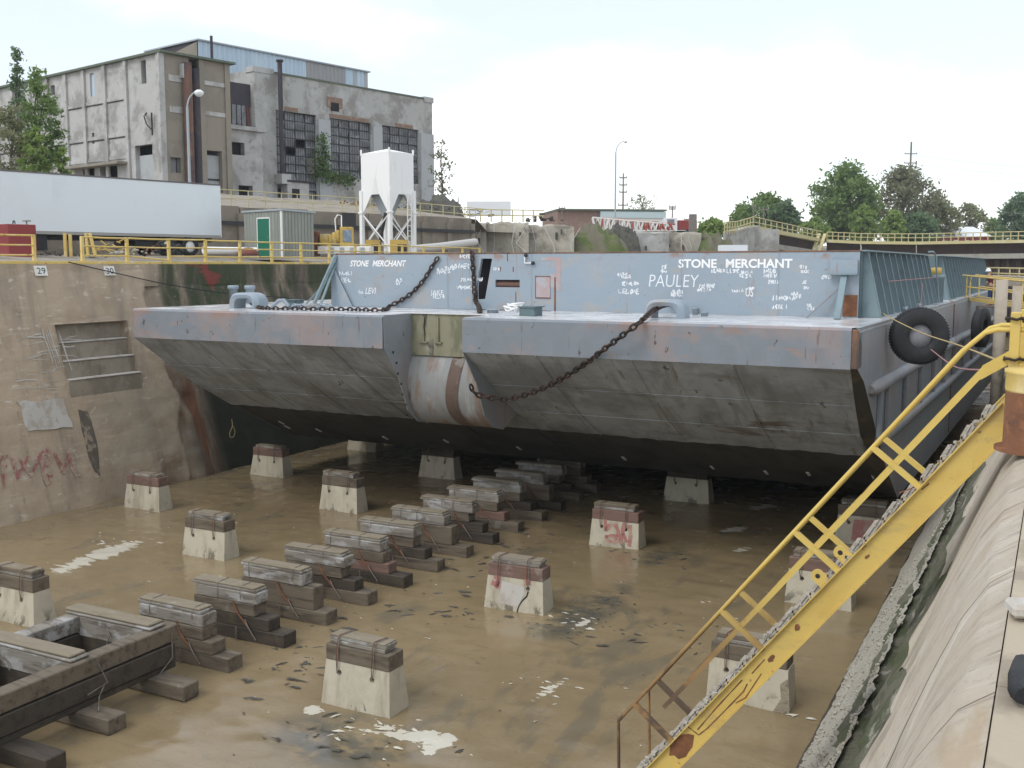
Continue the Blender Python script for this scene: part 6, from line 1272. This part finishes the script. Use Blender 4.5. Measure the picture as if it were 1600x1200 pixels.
# ------------------------------------------------------------------ terrace with retaining wall, upper railing
t0 = atD(620, 340, 75); t0.z = 0
def fT(s, z, d): return tuple(t0+uu*s+vv*d+Vector((0, 0, z)))
def szt(px, py): q = onP(px, py, t0, vv); return (q-t0).dot(uu), q.z
ta, tb_ = szt(330, 340)[0]-14, szt(737, 350)[0]; ZTR = 11.55
te = gridmesh('terrace', list(np.linspace(ta, 46, 60)), [.3, 2, 5, 9, 14, 19, 24, 40], lambda s, d: fT(s, (ZTR-.05 if d < .5 else ZTR+min(2.0, .13*d)+.25*fbm(s*.3, d*.3)) if s < tb_+1 else 10.6, d), 'quay_earth'); tag(te, kind='structure')
tw_ = thing('retaining_wall', 'brown concrete retaining wall below the factory yard, in bays', 'wall', fT(0, 8, 0)); bpy.context.view_layer.update()
nb = 14
for k in range(nb):
    a = ta+(tb_-ta)*k/nb; b = ta+(tb_-ta)*(k+1)/nb
    fbox(tw_, fT, a+.03, b-.03, 7.8, ZTR+random.uniform(-.05, .05), 0, .5, 'terrace_wall', 'wall_bay'); fbox(tw_, fT, b-.2, b+.2, 7.8, ZTR-.4, -.18, -.01, 'terrace_wall', 'buttress')
z = szt(560, 356)[1]; fbox(tw_, fT, ta, tb_, z-.12, z+.12, -.32, -.19, 'mullion', 'pipe_run')
a, b = szt(531, 350)[0], szt(550, 350)[0]; fbox(tw_, fT, a, b, szt(540, 356)[1], szt(540, 333)[1], -.4, -.2, 'mullion', 'dark_doorway')  # doorway shown by a dark slab, its inner shade put into the colour
def railing(name, label, pts, h, m, npost, r=.045, mids=(.5,)):
    o = thing(name, label, 'railing', pts[0]); bpy.context.view_layer.update()
    for a, b, n in zip(pts[:-1], pts[1:], npost):
        a, b = Vector(a), Vector(b)
        for q in (1.0,)+tuple(mids): mb = MB(); mb.tube([a+Vector((0, 0, h*q)), b+Vector((0, 0, h*q))], r, 6); P(mb.build('rail', m), o)
        for k in range(n): p = a.lerp(b, k/n); mb = MB(); mb.tube([p-Vector((0, 0, .1)), p+Vector((0, 0, h))], r*1.1, 6); P(mb.build('rail_post', m), o)
    return o
railing('yard_railing', 'thin pale yellow railing along the top of the retaining wall', [fT(ta+8, ZTR, .3), fT(szt(600, 0)[0], ZTR, .3), fT(tb_+2, ZTR-.2, .3)], 1.0, 'yellow_far', [16, 9], .03)
for i, (px, wd, hh, m, lab) in enumerate(((548, 60, 10, 'brick_rust', 'row of rubble bricks lying behind the yard railing'),)):
    heap('rubble_row', px, 323, 82, 150, 9, m, lab, 'rubble', 60, 'box', 5)
heap('rubble_row', 640, 326, 84, 100, 8, 'dark_soil', 'dark rubble at the foot of the hall', 'rubble', 40, 'box', 6)
# mound right of the hall
def mound(name, px, py, d, wpx, hpx, m, label, cat, seed=0, depth=6, kind=None):
    c = atD(px, py, d); k = d/FPX; W2, H2 = wpx*k/2, hpx*k; n = 26
    R3 = Vector(RT); F3 = Vector((-R3.y, R3.x, 0))
    o = gridmesh(name, list(np.linspace(-1, 1, n)), list(np.linspace(-1, 1, 14)), lambda a, b: tuple(c+R3*(a*W2)+F3*(b*depth)+Vector((0, 0, -1.5+(H2+1.5)*max(0, (1-a*a)*(1-b*b))**.3*(1+.35*fbm(a*3+seed, b*3, seed))))), m, smooth=False)
    return tag(o, label, cat, kind=kind)
mound('earth_mound', 690, 334, 92, 70, 24, 'dark_soil', 'dark rubble mound against the right end of the hall', 'mound', 3)
mb = MB(); mb.tube([atD(640, 390, 66), atD(690, 385, 70), atD(742, 378, 76)], .26, 10); tag(mb.build('outfall_pipe', 'pale_pipe'), 'long pale pipe running along the retaining wall to the ruin', 'pipe')
mb = MB(); mb.box(atD(764, 326, 170), (7, 3, 2.2), ALF); tag(mb.build('site_trailer', 'roof_white', bevel=.05), 'tiny white site cabin beyond the ruined wall', 'cabin')
# ruined walls
def ruin(px0, px1, py0, py1, d, label, seed, m='ruin_concrete', dep=2.2, d2=None):
    a, b = atD(px0, py1, d), atD(px1, py1, d2 or d); zt = atD((px0+px1)/2, py0, d).z; R3 = (b-a); R3.z = 0; L = R3.length; R3.normalize(); F3 = Vector((-R3.y, R3.x, 0)); zb = 8.0
    o = thing('ruined_wall', label, 'ruin', a); bpy.context.view_layer.update()
    n = max(20, int(L/.22))
    def g(s, t):
        if t <= 1: z = zb+(zt-zb)*t; d_ = 0
        else: z = zt; d_ = (t-1)*dep
        e = (zt-zb)*.14*abs(fbm(s*.5, 2, seed))*(t >= .95)
        off = .12*fbm(s*.6, z*.7, seed)+.05*fbm(s*2.2, z*2.4, seed)+(.18 if fbm(s*.35, z*.4, seed+4) > .33 else 0)
        p = a+R3*s+F3*(d_+off); p.z = z-e+.06*fbm(s*2, z, seed); return tuple(p)
    f = gridmesh('wall_face', list(np.linspace(0, L, n)), [0, .12, .24, .36, .48, .6, .72, .84, .92, 1, 1.3, 1.6, 2], g, m, smooth=False); P(f, o)
    rd = random.Random(seed)
    for k in range(2):
        s = rd.uniform(.05, .95)*L; z = zb+(zt-zb)*rd.uniform(.3, .85); p = a+R3*s-F3*.06; p.z = z; w_, h_ = rd.uniform(.10, .22), rd.uniform(.2, .6)
        mb = MB(); mb.box(p, (w_, .3, h_), math.atan2(R3.y, R3.x)); P(mb.build('broken_pocket', 'dark_soil'), o)
    for k in range(3):
        s = rd.uniform(.05, .95)*L; p = a+R3*s-F3*.5; p.z = zb+(zt-zb)*.5; mb = MB(); mb.tube([p+Vector((rd.uniform(-1, 1), 0, -.8)), p, p+Vector((rd.uniform(-1, 1), .3, (zt-zb)*.4))], .035, 5); P(mb.build('bent_bar', 'pale_pipe'), o)
    return o
ruin(738, 760, 347, 400, 84, 'rounded broken concrete pier at the left end of the ruined wall', 1)
ruin(760, 826, 346, 400, 86, 'main ruined concrete wall behind the barge coaming', 2); ruin(826, 897, 350, 400, 88, 'ruined concrete wall with fallen arch beside the grass bank', 5)
ruin(968, 1045, 361, 400, 96, 'grey ruined wall with cracks right of the grass bank', 7, 'facade_grey'); ruin(1042, 1095, 362, 400, 98, 'lower ruined wall toward the curved quay', 9, 'ruin_concrete')
mound('grass_bank', 925, 396, 93, 110, 37, 'grass_green', 'green grass bank between the ruined walls', 'bank', 5, 5)
mound('earth_mound', 968, 380, 96, 60, 24, 'dark_soil', 'dark earth under the crane boom', 'mound', 8, 3)
mound('earth_mound', 1112, 392, 100, 60, 24, 'grass_green', 'overgrown bank left of the curved quay', 'mound', 11, 5)
railing('yard_railing', 'faint pale railing on the ruined wall in the middle distance', [atD(700, 344, 90), atD(850, 346, 92)], .95, 'yellow_far', [9], .05)
heap('steel_frame_heap', 745, 338, 95, 80, 14, 'dark_pipe', 'tangle of dark steel frames behind the ruined wall', 'scrap', 22, 'bar', 21)
heap('steel_frame_heap', 850, 345, 100, 60, 12, 'dark_soil', 'dark scrap on top of the ruined wall', 'scrap', 24, 'box', 22)
# far brick building with pale fascia
bb = atD(940, 356, 165); fb = thing('brick_building', 'long low brick building with pale fascia far behind the ruins', 'building', (bb.x, bb.y, 10), ALF+R(8)); k = 165/FPX
def FBx(nm, x0, x1, y0, y1, z0, z1, m): mb = MB(); mb.b2((x0*k, y0, z0), (x1*k, y1, z1)); return mb.build(nm, m, fb)
zt = (414-330)*k-2; FBx('end_wall', -70, -3, 0, 14, -1, zt, 'brick_far'); FBx('front_wall', -2.9, 100, -.3, 14, -1, zt-1.1, 'boom_white'); FBx('fascia', -3, 102, -.5, 14, zt-1.1, zt-.1, 'fascia'); FBx('roof', -71, 103, -.6, 14.2, zt, zt+.25, 'roof_edge')
for q in range(5): FBx('window', 4+q*19, 14+q*19, -.36, -.31, zt-3.2, zt-1.6, 'old_glass')
# lattice crane boom lying on the ruin
cbm = thing('crane_boom', 'red and white lattice crane boom sections lying on the ruined wall', 'crane boom', atD(980, 360, 112)); bpy.context.view_layer.update()
A0, A1 = atD(926, 362, 112), atD(1042, 360, 118); Au, A1u = atD(926, 340, 112), atD(1042, 350, 118); off = Vector((.5, 1.4, 0))
for p, q, m in ((A0, A1, 'boom_white'), (Au, A1u, 'boom_white'), (A0+off, A1+off, 'boom_white'), (Au+off, A1u+off, 'boom_red')): mb = MB(); mb.tube([p, q], .10, 6); P(mb.build('chord', m), cbm)
for i in range(15):
    t = i/15; t2 = (i+.5)/15; t3 = (i+1)/15
    for o_ in (Vector((0, 0, 0)), off):
        mb = MB(); mb.tube([Au.lerp(A1u, t)+o_, A0.lerp(A1, t2)+o_], .13, 5); P(mb.build('lacing', 'boom_white' if i < 9 or i % 3 == 0 else 'boom_red'), cbm); mb = MB(); mb.tube([A0.lerp(A1, t2)+o_, Au.lerp(A1u, t3)+o_], .13, 5); P(mb.build('lacing', 'boom_red' if i % 3 == 1 else 'boom_white'), cbm)
# parked lorry
lb = atD(1062, 360, 135); lo_ = thing('parked_truck', 'white and red truck parked beyond the ruined wall', 'truck', (lb.x, lb.y, lb.z-.6), ALF)
for nm, lo, hi, m in (('cab', (-1.9, 0, .5), (-.3, 2.1, 2.2), 'roof_white'), ('box', (-.2, 0, .7), (2.2, 2.2, 1.9), 'barn_red'), ('chassis', (-1.9, .2, .35), (2.2, 1.9, .6), 'black_iron'), ('windscreen', (-1.6, -.03, 1.4), (-.7, -.005, 2.0), 'old_glass')): mb = MB(); mb.b2(lo, hi); mb.build(nm, m, lo_, bevel=.04 if nm in ('cab', 'box') else 0)
for wx in (-1.2, 1.2): mb = MB(); mb.lathe([(0, -.1), (.4, -.12), (.4, .12), (0, .1)], (wx, .05, .35), 16, Matrix.Rotation(math.pi/2, 3, 'X')); mb.build('wheel', 'rubber', lo_)
mb = MB(); c = atD(1082, 368, 130); mb.box(c+Vector((0, 0, 1)), (.9, .6, 3.2), ALF); tag(mb.build('control_kiosk', 'grey_iron', bevel=.05), 'narrow grey cabinet standing right of the truck', 'cabinet')
# ------------------------------------------------------------------ curved far quay with sheet piling and yellow rail
fq = thing('far_quay', 'far dock end quay of dark sheet piling under a yellow edged deck', 'quay wall', atD(1400, 380, 120)); bpy.context.view_layer.update()
Q = [atD(1176, 357, 108), atD(1281, 376, 127), atD(1292, 377, 127), atD(1345, 379.5, 126), atD(1430, 380.5, 123), atD(1520, 379, 119), atD(1640, 377, 114)]
for i in range(len(Q)-1):
    a, b = Q[i], Q[i+1]; d = (b-a); d.z = 0; n = Vector((-d.y, d.x, 0)).normalized()
    if n.y < 0: n = -n
    if i == 1: continue
    mb = MB(); mb.beam(a+n*.1+Vector((0, 0, .05)), b+n*.1+Vector((0, 0, .05)), .5, .34); P(mb.build('edge_beam', 'yellow_far'), fq)
    mb = MB(); mb.add([a+Vector((0, 0, -.12))+n*.5, b+Vector((0, 0, -.12))+n*.5, b+Vector((0, 0, -1.5))+n*.9, a+Vector((0, 0, -1.5))+n*.9], [(0, 1, 2, 3)]); P(mb.build('shaded_recess', 'sheet_pile', fix=False), fq)  # shadow below the deck edge put into the dark colour of the recess
    mb = MB(); mb.beam(a+Vector((0, 0, -1.55)), b+Vector((0, 0, -1.55)), 1.0, .55); P(mb.build('waler_beam', 'waler'), fq)
    L = d.length; ns = int(L/1.1); 
    for k in range(ns):
        p = a.lerp(b, k/ns); q = a.lerp(b, (k+1)/ns); w_ = q-p
        zz = Vector((0, 0, -1.8)); z2 = Vector((0, 0, -11.3)); V = []
        for Z_ in (zz, z2): V += [p+n*.5+Z_, p+w_*.15+n*.15+Z_, p+w_*.5+n*.15+Z_, p+w_*.65+n*.5+Z_, q+n*.5+Z_]
        mb = MB(); mb.add(V, [(j, j+1, 6+j, 5+j) for j in range(4)]); P(mb.build('pile_sheet', 'sheet_pile', fix=False), fq)
mb = MB(); a = atD(1140, 366, 104); b = Q[0]; mb.beam(a+Vector((0, .5, -1.8)), b+Vector((0, .5, -1.8)), 1.5, 4.2); P(mb.build('abutment', 'facade_grey'), fq)
mb = MB(); a = atD(1176, 357, 108); mb.box(a+Vector((1.2, .3, -2.2)), (2.6, 1.2, 4.2), .6); P(mb.build('abutment', 'facade_grey'), fq)
railing('quay_railing', 'yellow railing sloping down the left ramp of the far quay', [atD(1132, 364, 103), atD(1152, 363, 104), atD(1177, 355, 108), atD(1283, 375.5, 127)], 1.05, 'yellow_far', [5, 5, 13], .055, (.5, .15))
railing('quay_railing', 'long yellow railing on the straight right stretch of the far quay', [Vector(q)+Vector((0, 0, .1)) for q in Q[2:]], 1.0, 'yellow_far', [6, 8, 8, 10], .055, (.55,))
fs = thing('quay_ladder', 'pair of slanting yellow ladder rails at the corner of the far quay', 'ladder', atD(1275, 402, 125)); bpy.context.view_layer.update()
for dx in (0, 9): mb = MB(); mb.beam(atD(1267+dx, 404, 124), atD(1280+dx, 366, 127), .35, .22); P(mb.build('stringer', 'yellow_far'), fs)
mb = MB(); c = atD(1148, 395, 70); o = thing('white_table', 'white topped stand just beyond the coaming top', 'table', atD(1148, 396, 45), ALF); k = 45/FPX
mb.b2((-20*k, 0, .05), (20*k, .9, .36)); mb.build('top', 'roof_white', o)
for x in (-19, 9, 18): mb = MB(); mb.b2((x*k-.03, .05, -.6), (x*k+.03, .11, .05)); mb.build('leg', 'roof_white', o)
# barn
br = atD(1502, 377, 205); bn = thing('red_barn', 'red barn with white roof behind the far quay railing', 'barn', (br.x, br.y, 10.5), ALF+R(24)); k = 205/FPX; zb = (414-377)*k-2.5
mb = MB(); mb.b2((-60*k, 0, -1), (62*k, 9, zb+.9)); mb.build('wall', 'barn_red', bn); mb = MB(); mb.prism([(-.5, zb+.9), (9.5, zb+.9), (4.5, zb+3.0)], 0, -62*k, 64*k)
mb.build('roof', 'roof_white', bn); mb = MB(); mb.prism([(0, zb+.85), (9, zb+.85), (4.5, zb+2.7)], 0, -62.6*k, -61.5*k); mb.build('gable', 'barn_red', bn)
for q in range(4): mb = MB(); mb.b2((-40*k+q*24*k, -.06, zb-1.0), (-32*k+q*24*k, -.01, zb+.2)); mb.build('window', 'roof_white', bn)
# ------------------------------------------------------------------ trees
def tree(label, px, py_b, py_t, wpx, d, leaf, n, lsize, seed, cluster=60, shape=1.0, dens=.75, group='trees beyond the yard', trunk_r=.22, name='tree', low=.18):
    k = d/FPX; b = atD(px, py_b, d); H = (py_b-py_t)*k; W_ = wpx*k/2; r_ = random.Random(seed)
    o = thing(name, label, 'tree', b); bpy.context.view_layer.update(); mb = MB()
    mb.tube([b, b+Vector((r_.uniform(-.2, .2), 0, H*.35)), b+Vector((r_.uniform(-.4, .4), 0, H*.7)), b+Vector((0, 0, H*.92))], [trunk_r, trunk_r*.8, trunk_r*.4, .03], 7)
    cen = []
    for i in range(cluster):
        t = low+(1-low)*(i+.5)/cluster; prof_ = (math.sin(math.pi*min(1, (t-low)/(1-low)*.93+.07))**.7)*(1 if shape >= 1 else (1.15-.95*t))
        a = r_.uniform(0, 6.28); rad = W_*prof_*(r_.random()**.5)*r_.uniform(.75, 1.12); c = b+Vector((math.cos(a)*rad, math.sin(a)*rad, H*t*r_.uniform(.94, 1.04))); cen.append(c)
        if i % 2 == 0: s_ = b+Vector((0, 0, H*t*.72)); mb.tube([s_, s_.lerp(c, .5)+Vector((0, 0, .05*H*.3)), c], [trunk_r*.28, trunk_r*.16, .02], 5)
    P(mb.build('trunk', 'bark'), o); sp = W_*.15
    cr = leafcloud('crown', cen, int(n), lsize, (sp, sp, sp*.7), leaf, None, seed); P(cr, o); return o
tree('spindly conifer rising above the roof of the factory block at the far left', 36, 300, 88, 50, 76, 'leaf_blue', 1050, .11, 41, 40, .5, group='', trunk_r=.16, low=.25)
tree('leafy green tree in front of the factory block, right of the conifer', 66, 300, 122, 70, 74, 'leaf_mid', 3300, .11, 42, 50, 1, trunk_r=.15, low=.1)
tree('lower olive bush tree behind the trailer at the left edge', 22, 300, 175, 80, 72, 'leaf_olive', 2600, .10, 43, 44, 1, trunk_r=.12, low=.05)
tree('yellowish sapling in the middle of the clump behind the trailer', 60, 300, 205, 50, 71, 'leaf_light', 2200, .10, 44, 30, 1, trunk_r=.1, low=.05)
tree('small bright shrub behind the right part of the trailer roof', 98, 296, 236, 34, 72, 'leaf_light', 900, .10, 45, 16, 1, trunk_r=.07, low=.1)
tree('sparse budding tree at the right corner of the hall', 690, 330, 225, 48, 105, 'leaf_brown', 420, .12, 46, 40, 1, trunk_r=.10)
tree('bare budding tree far behind the crane boom', 1005, 352, 306, 56, 190, 'leaf_brown', 500, .16, 47, 40, 1, trunk_r=.12)
FT = [('rounded green tree left of the far quay ramp', 1196, 388, 308, 84, 190, 'leaf_mid', 9000, 51), ('smaller dark green tree behind the far quay ramp', 1226, 388, 318, 50, 185, 'leaf_blue', 4200, 52), ('pale low tree at the left of the ramp', 1158, 388, 322, 50, 195, 'leaf_light', 3200, 53),
      ('tall broad green tree behind the far quay corner', 1318, 392, 268, 112, 190, 'leaf_mid', 17000, 54), ('tall olive brown tree beside the power pole', 1408, 392, 270, 106, 200, 'leaf_brown', 12000, 55), ('green tree just right of the power pole, half in leaf', 1462, 392, 315, 70, 205, 'leaf_olive', 5200, 56),
      ('bright young tree low in front of the tall trees', 1348, 392, 326, 46, 180, 'leaf_light', 4200, 57), ('bright green shrub left of the power pole foot', 1395, 392, 330, 34, 178, 'leaf_light', 2600, 58), ('thin leaved tree behind the red barn', 1512, 388, 320, 54, 230, 'leaf_olive', 3000, 59),
      ('dense green tree at the right edge beyond the barn', 1592, 388, 308, 64, 215, 'leaf_blue', 8000, 60), ('low shrub mass left of the tall green tree', 1272, 390, 345, 50, 176, 'leaf_light', 3000, 61), ('hazy distant tree between barn and right edge', 1552, 386, 344, 46, 250, 'leaf_mid', 2600, 62),
      ('low bushes right of the parked truck', 1112, 372, 346, 50, 150, 'leaf_light', 2200, 63), ('dark shrub behind the far railing right of the corner', 1435, 392, 338, 60, 182, 'leaf_blue', 4200, 64)]
for lab, px, b_, t_, w_, d, lf, n, sd__ in FT: tree(lab, px, b_, t_, w_, d, lf, n*.62, .27, sd__, 84, 1, trunk_r=.3)
# ------------------------------------------------------------------ poles and wires
def pole(label, px, py_b, py_t, d, arms, r=.16, m='pole_wood'):
    k = d/FPX; b = atD(px, py_b, d); o = thing('utility_pole', label, 'utility pole', b, ALF); H = (py_b-py_t)*k
    mb = MB(); mb.tube([(0, 0, 0), (0, 0, H)], [r*1.2, r*.8], 8); mb.build('pole', m, o)
    for py, w_ in arms:
        z = (py_b-py)*k; mb = MB(); mb.b2((-w_*k, -.06, z-.09), (w_*k, .06, z+.09)); mb.build('crossarm', m, o)
        for x in (-.9, .9): mb = MB(); mb.lathe([(0, 0), (.07, 0), (.05, .25), (0, .26)], (x*w_*k, 0, z+.09), 8); mb.build('insulator', 'lamp_grey', o)
    return o
pole('tall wooden power pole with three crossarms among the trees', 1417, 392, 225, 205, ((243, 10), (257, 10), (270, 9)), .22)
pole('thin power pole with four crossarms behind the crane boom', 973, 356, 272, 170, ((279, 6), (290, 6), (301, 6), (321, 8)), .13)
pole('floodlight mast right of the bare tree', 1050, 362, 322, 150, ((324, 5), (327, 5)), .10); pole('small distant mast with one crossarm', 1073, 362, 342, 170, ((343, 5),), .10)
pole('short pole beside the left ramp of the far quay', 1176, 380, 322, 170, ((324, 3),), .10); pole('second short pole behind the left ramp of the far quay', 1192, 380, 326, 170, ((328, 8),), .12); pole('faint mast above the rubble mound', 716, 330, 308, 120, (), .06); pole('faint mast by the brick building', 878, 350, 324, 150, ((326, 5),), .07)
for i, (py, y2) in enumerate(((243, 252), (257, 262), (270, 276), (297, 305), (317, 322))):
    a, b = atD(1417+(8 if i < 3 else 0), py, 205), atD(1900, y2+14, 170); c = a.lerp(b, .5)-Vector((0, 0, 1.2)); mb = MB(); mb.tube(catmull([a, c, b], 8), .025, 4)
    tag(mb.build('power_line', 'wire'), ['topmost', 'second highest', 'middle', 'second lowest', 'lowest'][i]+' power line running right from the tall pole', 'cable')
a, b = atD(1408, 243, 205), atD(1180, 326, 172); mb = MB(); mb.tube(catmull([a, a.lerp(b, .5)-Vector((0, 0, 1.5)), b], 8), .02, 4); tag(mb.build('power_line', 'wire'), 'power line dropping left from the tall pole', 'cable')
# ------------------------------------------------------------------ mud clods, weed and chips left on the dock floor
rd = random.Random(77); mb = MB()
def clod(x, y, s):
    n = rd.randint(7, 11); rr2 = [s*rd.uniform(.15, 1.2) for _ in range(n)]; q_ = rd.uniform(-.6, 1.2); ca, sa = math.cos(q_), math.sin(q_); V = []
    for i in range(n): u_, v_ = rr2[i]*math.cos(6.283*i/n)*2.6, rr2[i]*math.sin(6.283*i/n)*.8; V.append((x+u_*ca-v_*sa, y+u_*sa+v_*ca, .0))
    V += [(x+rd.uniform(-.3, .3)*s, y, .012+s*rd.uniform(.08, .22))]
    mb.add(V, [(i, (i+1) % n, n) for i in range(n)])
for i in range(13):
    yk = 15.45+1.555*i
    for q in range(7): clod(-14.05+rd.gauss(.35, .5), yk+rd.gauss(-.1, .35), rd.uniform(.02, .11))
    for q in range(7): clod(-16.9+rd.gauss(-.5, .5), yk+rd.gauss(.1, .35), rd.uniform(.02, .10))
for q in range(130): clod(rd.uniform(-28, -4), rd.uniform(11, 34), rd.uniform(.006, .025))
for (px, py, n, sx, sy_) in ((890, 985, 34, .8, .5), (1030, 870, 26, .7, .5), (550, 1160, 24, 1.2, .4), (700, 960, 16, .5, .3), (450, 1040, 20, .4, .3), (1100, 1000, 16, .9, .6), (960, 950, 20, .9, .5)):
    c = onZ(px, py, 0)
    for q in range(n): clod(c.x+rd.gauss(0, sx), c.y+rd.gauss(0, sy_), rd.uniform(.012, .07))
tag(mb.build('mud_clods', 'mud_dark'), 'dark mud clods and weed scattered over the wet dock floor', 'mud', kind='stuff')
mb = MB(); rd.seed(5)
for q in range(90): clod(rd.uniform(-27, -4), rd.uniform(10.5, 30), rd.uniform(.008, .032))
for (px, py, n, s_) in ((910, 970, 14, .4), (840, 1075, 10, .5), (610, 1145, 26, .6), (1230, 1112, 5, .3), (190, 850, 16, .8)):
    c = onZ(px, py, 0)
    for q in range(n): clod(c.x+rd.gauss(0, s_), c.y+rd.gauss(0, s_*.6), rd.uniform(.012, .06))
tag(mb.build('pale_chips', 'pale_silt'), 'small pale paint and shell chips strewn on the dock floor', 'chips', kind='stuff')

# ------------------------------------------------------------------ damp spring air over the yard
mb = MB(); mb.b2((-1210, -1210, -1.3), (1210, 1210, 34)); hz = mb.build('haze', 'dark_seam'); hz.data.materials.clear()
hm = bpy.data.materials.new('haze'); hm.use_nodes = True; t_ = hm.node_tree; t_.nodes.clear(); o_ = t_.nodes.new('ShaderNodeOutputMaterial'); v_ = t_.nodes.new('ShaderNodeVolumePrincipled')
v_.inputs['Color'].default_value = (.86, .92, .98, 1); v_.inputs['Density'].default_value = .0003; v_.inputs['Anisotropy'].default_value = .2; t_.links.new(v_.outputs[0], o_.inputs['Volume']); hz.data.materials.append(hm); tag(hz, kind='stuff'); hz['label'] = 'thin pale haze in the air over the yard'; hz['category'] = 'haze'

# things that repeat share a group phrase
GR = {'number_plate': 'number plates on the dock wall', 'tree': 'trees around the yard', 'utility_pole': 'poles in the distance', 'power_line': 'power lines at the tall pole', 'ruined_wall': 'ruined walls behind the barge', 'trestle': 'yellow trestles under the trailer',
      'street_lamp': 'street lamps', 'fender_tyre': 'tyres hung on the barge', 'quay_railing': 'railings of the far quay', 'yard_railing': 'railings of the factory yard', 'bin': 'bins below the silo', 'concrete_column': 'concrete columns by the gangway', 'dock_wall': 'dock side walls', 'scrap_heap': 'scrap under the trailer'}
for o in list(COL.objects):
    k_ = o.name.split('.')[0]
    if o.parent is None and k_ in GR and 'group' not in o: o['group'] = GR[k_]
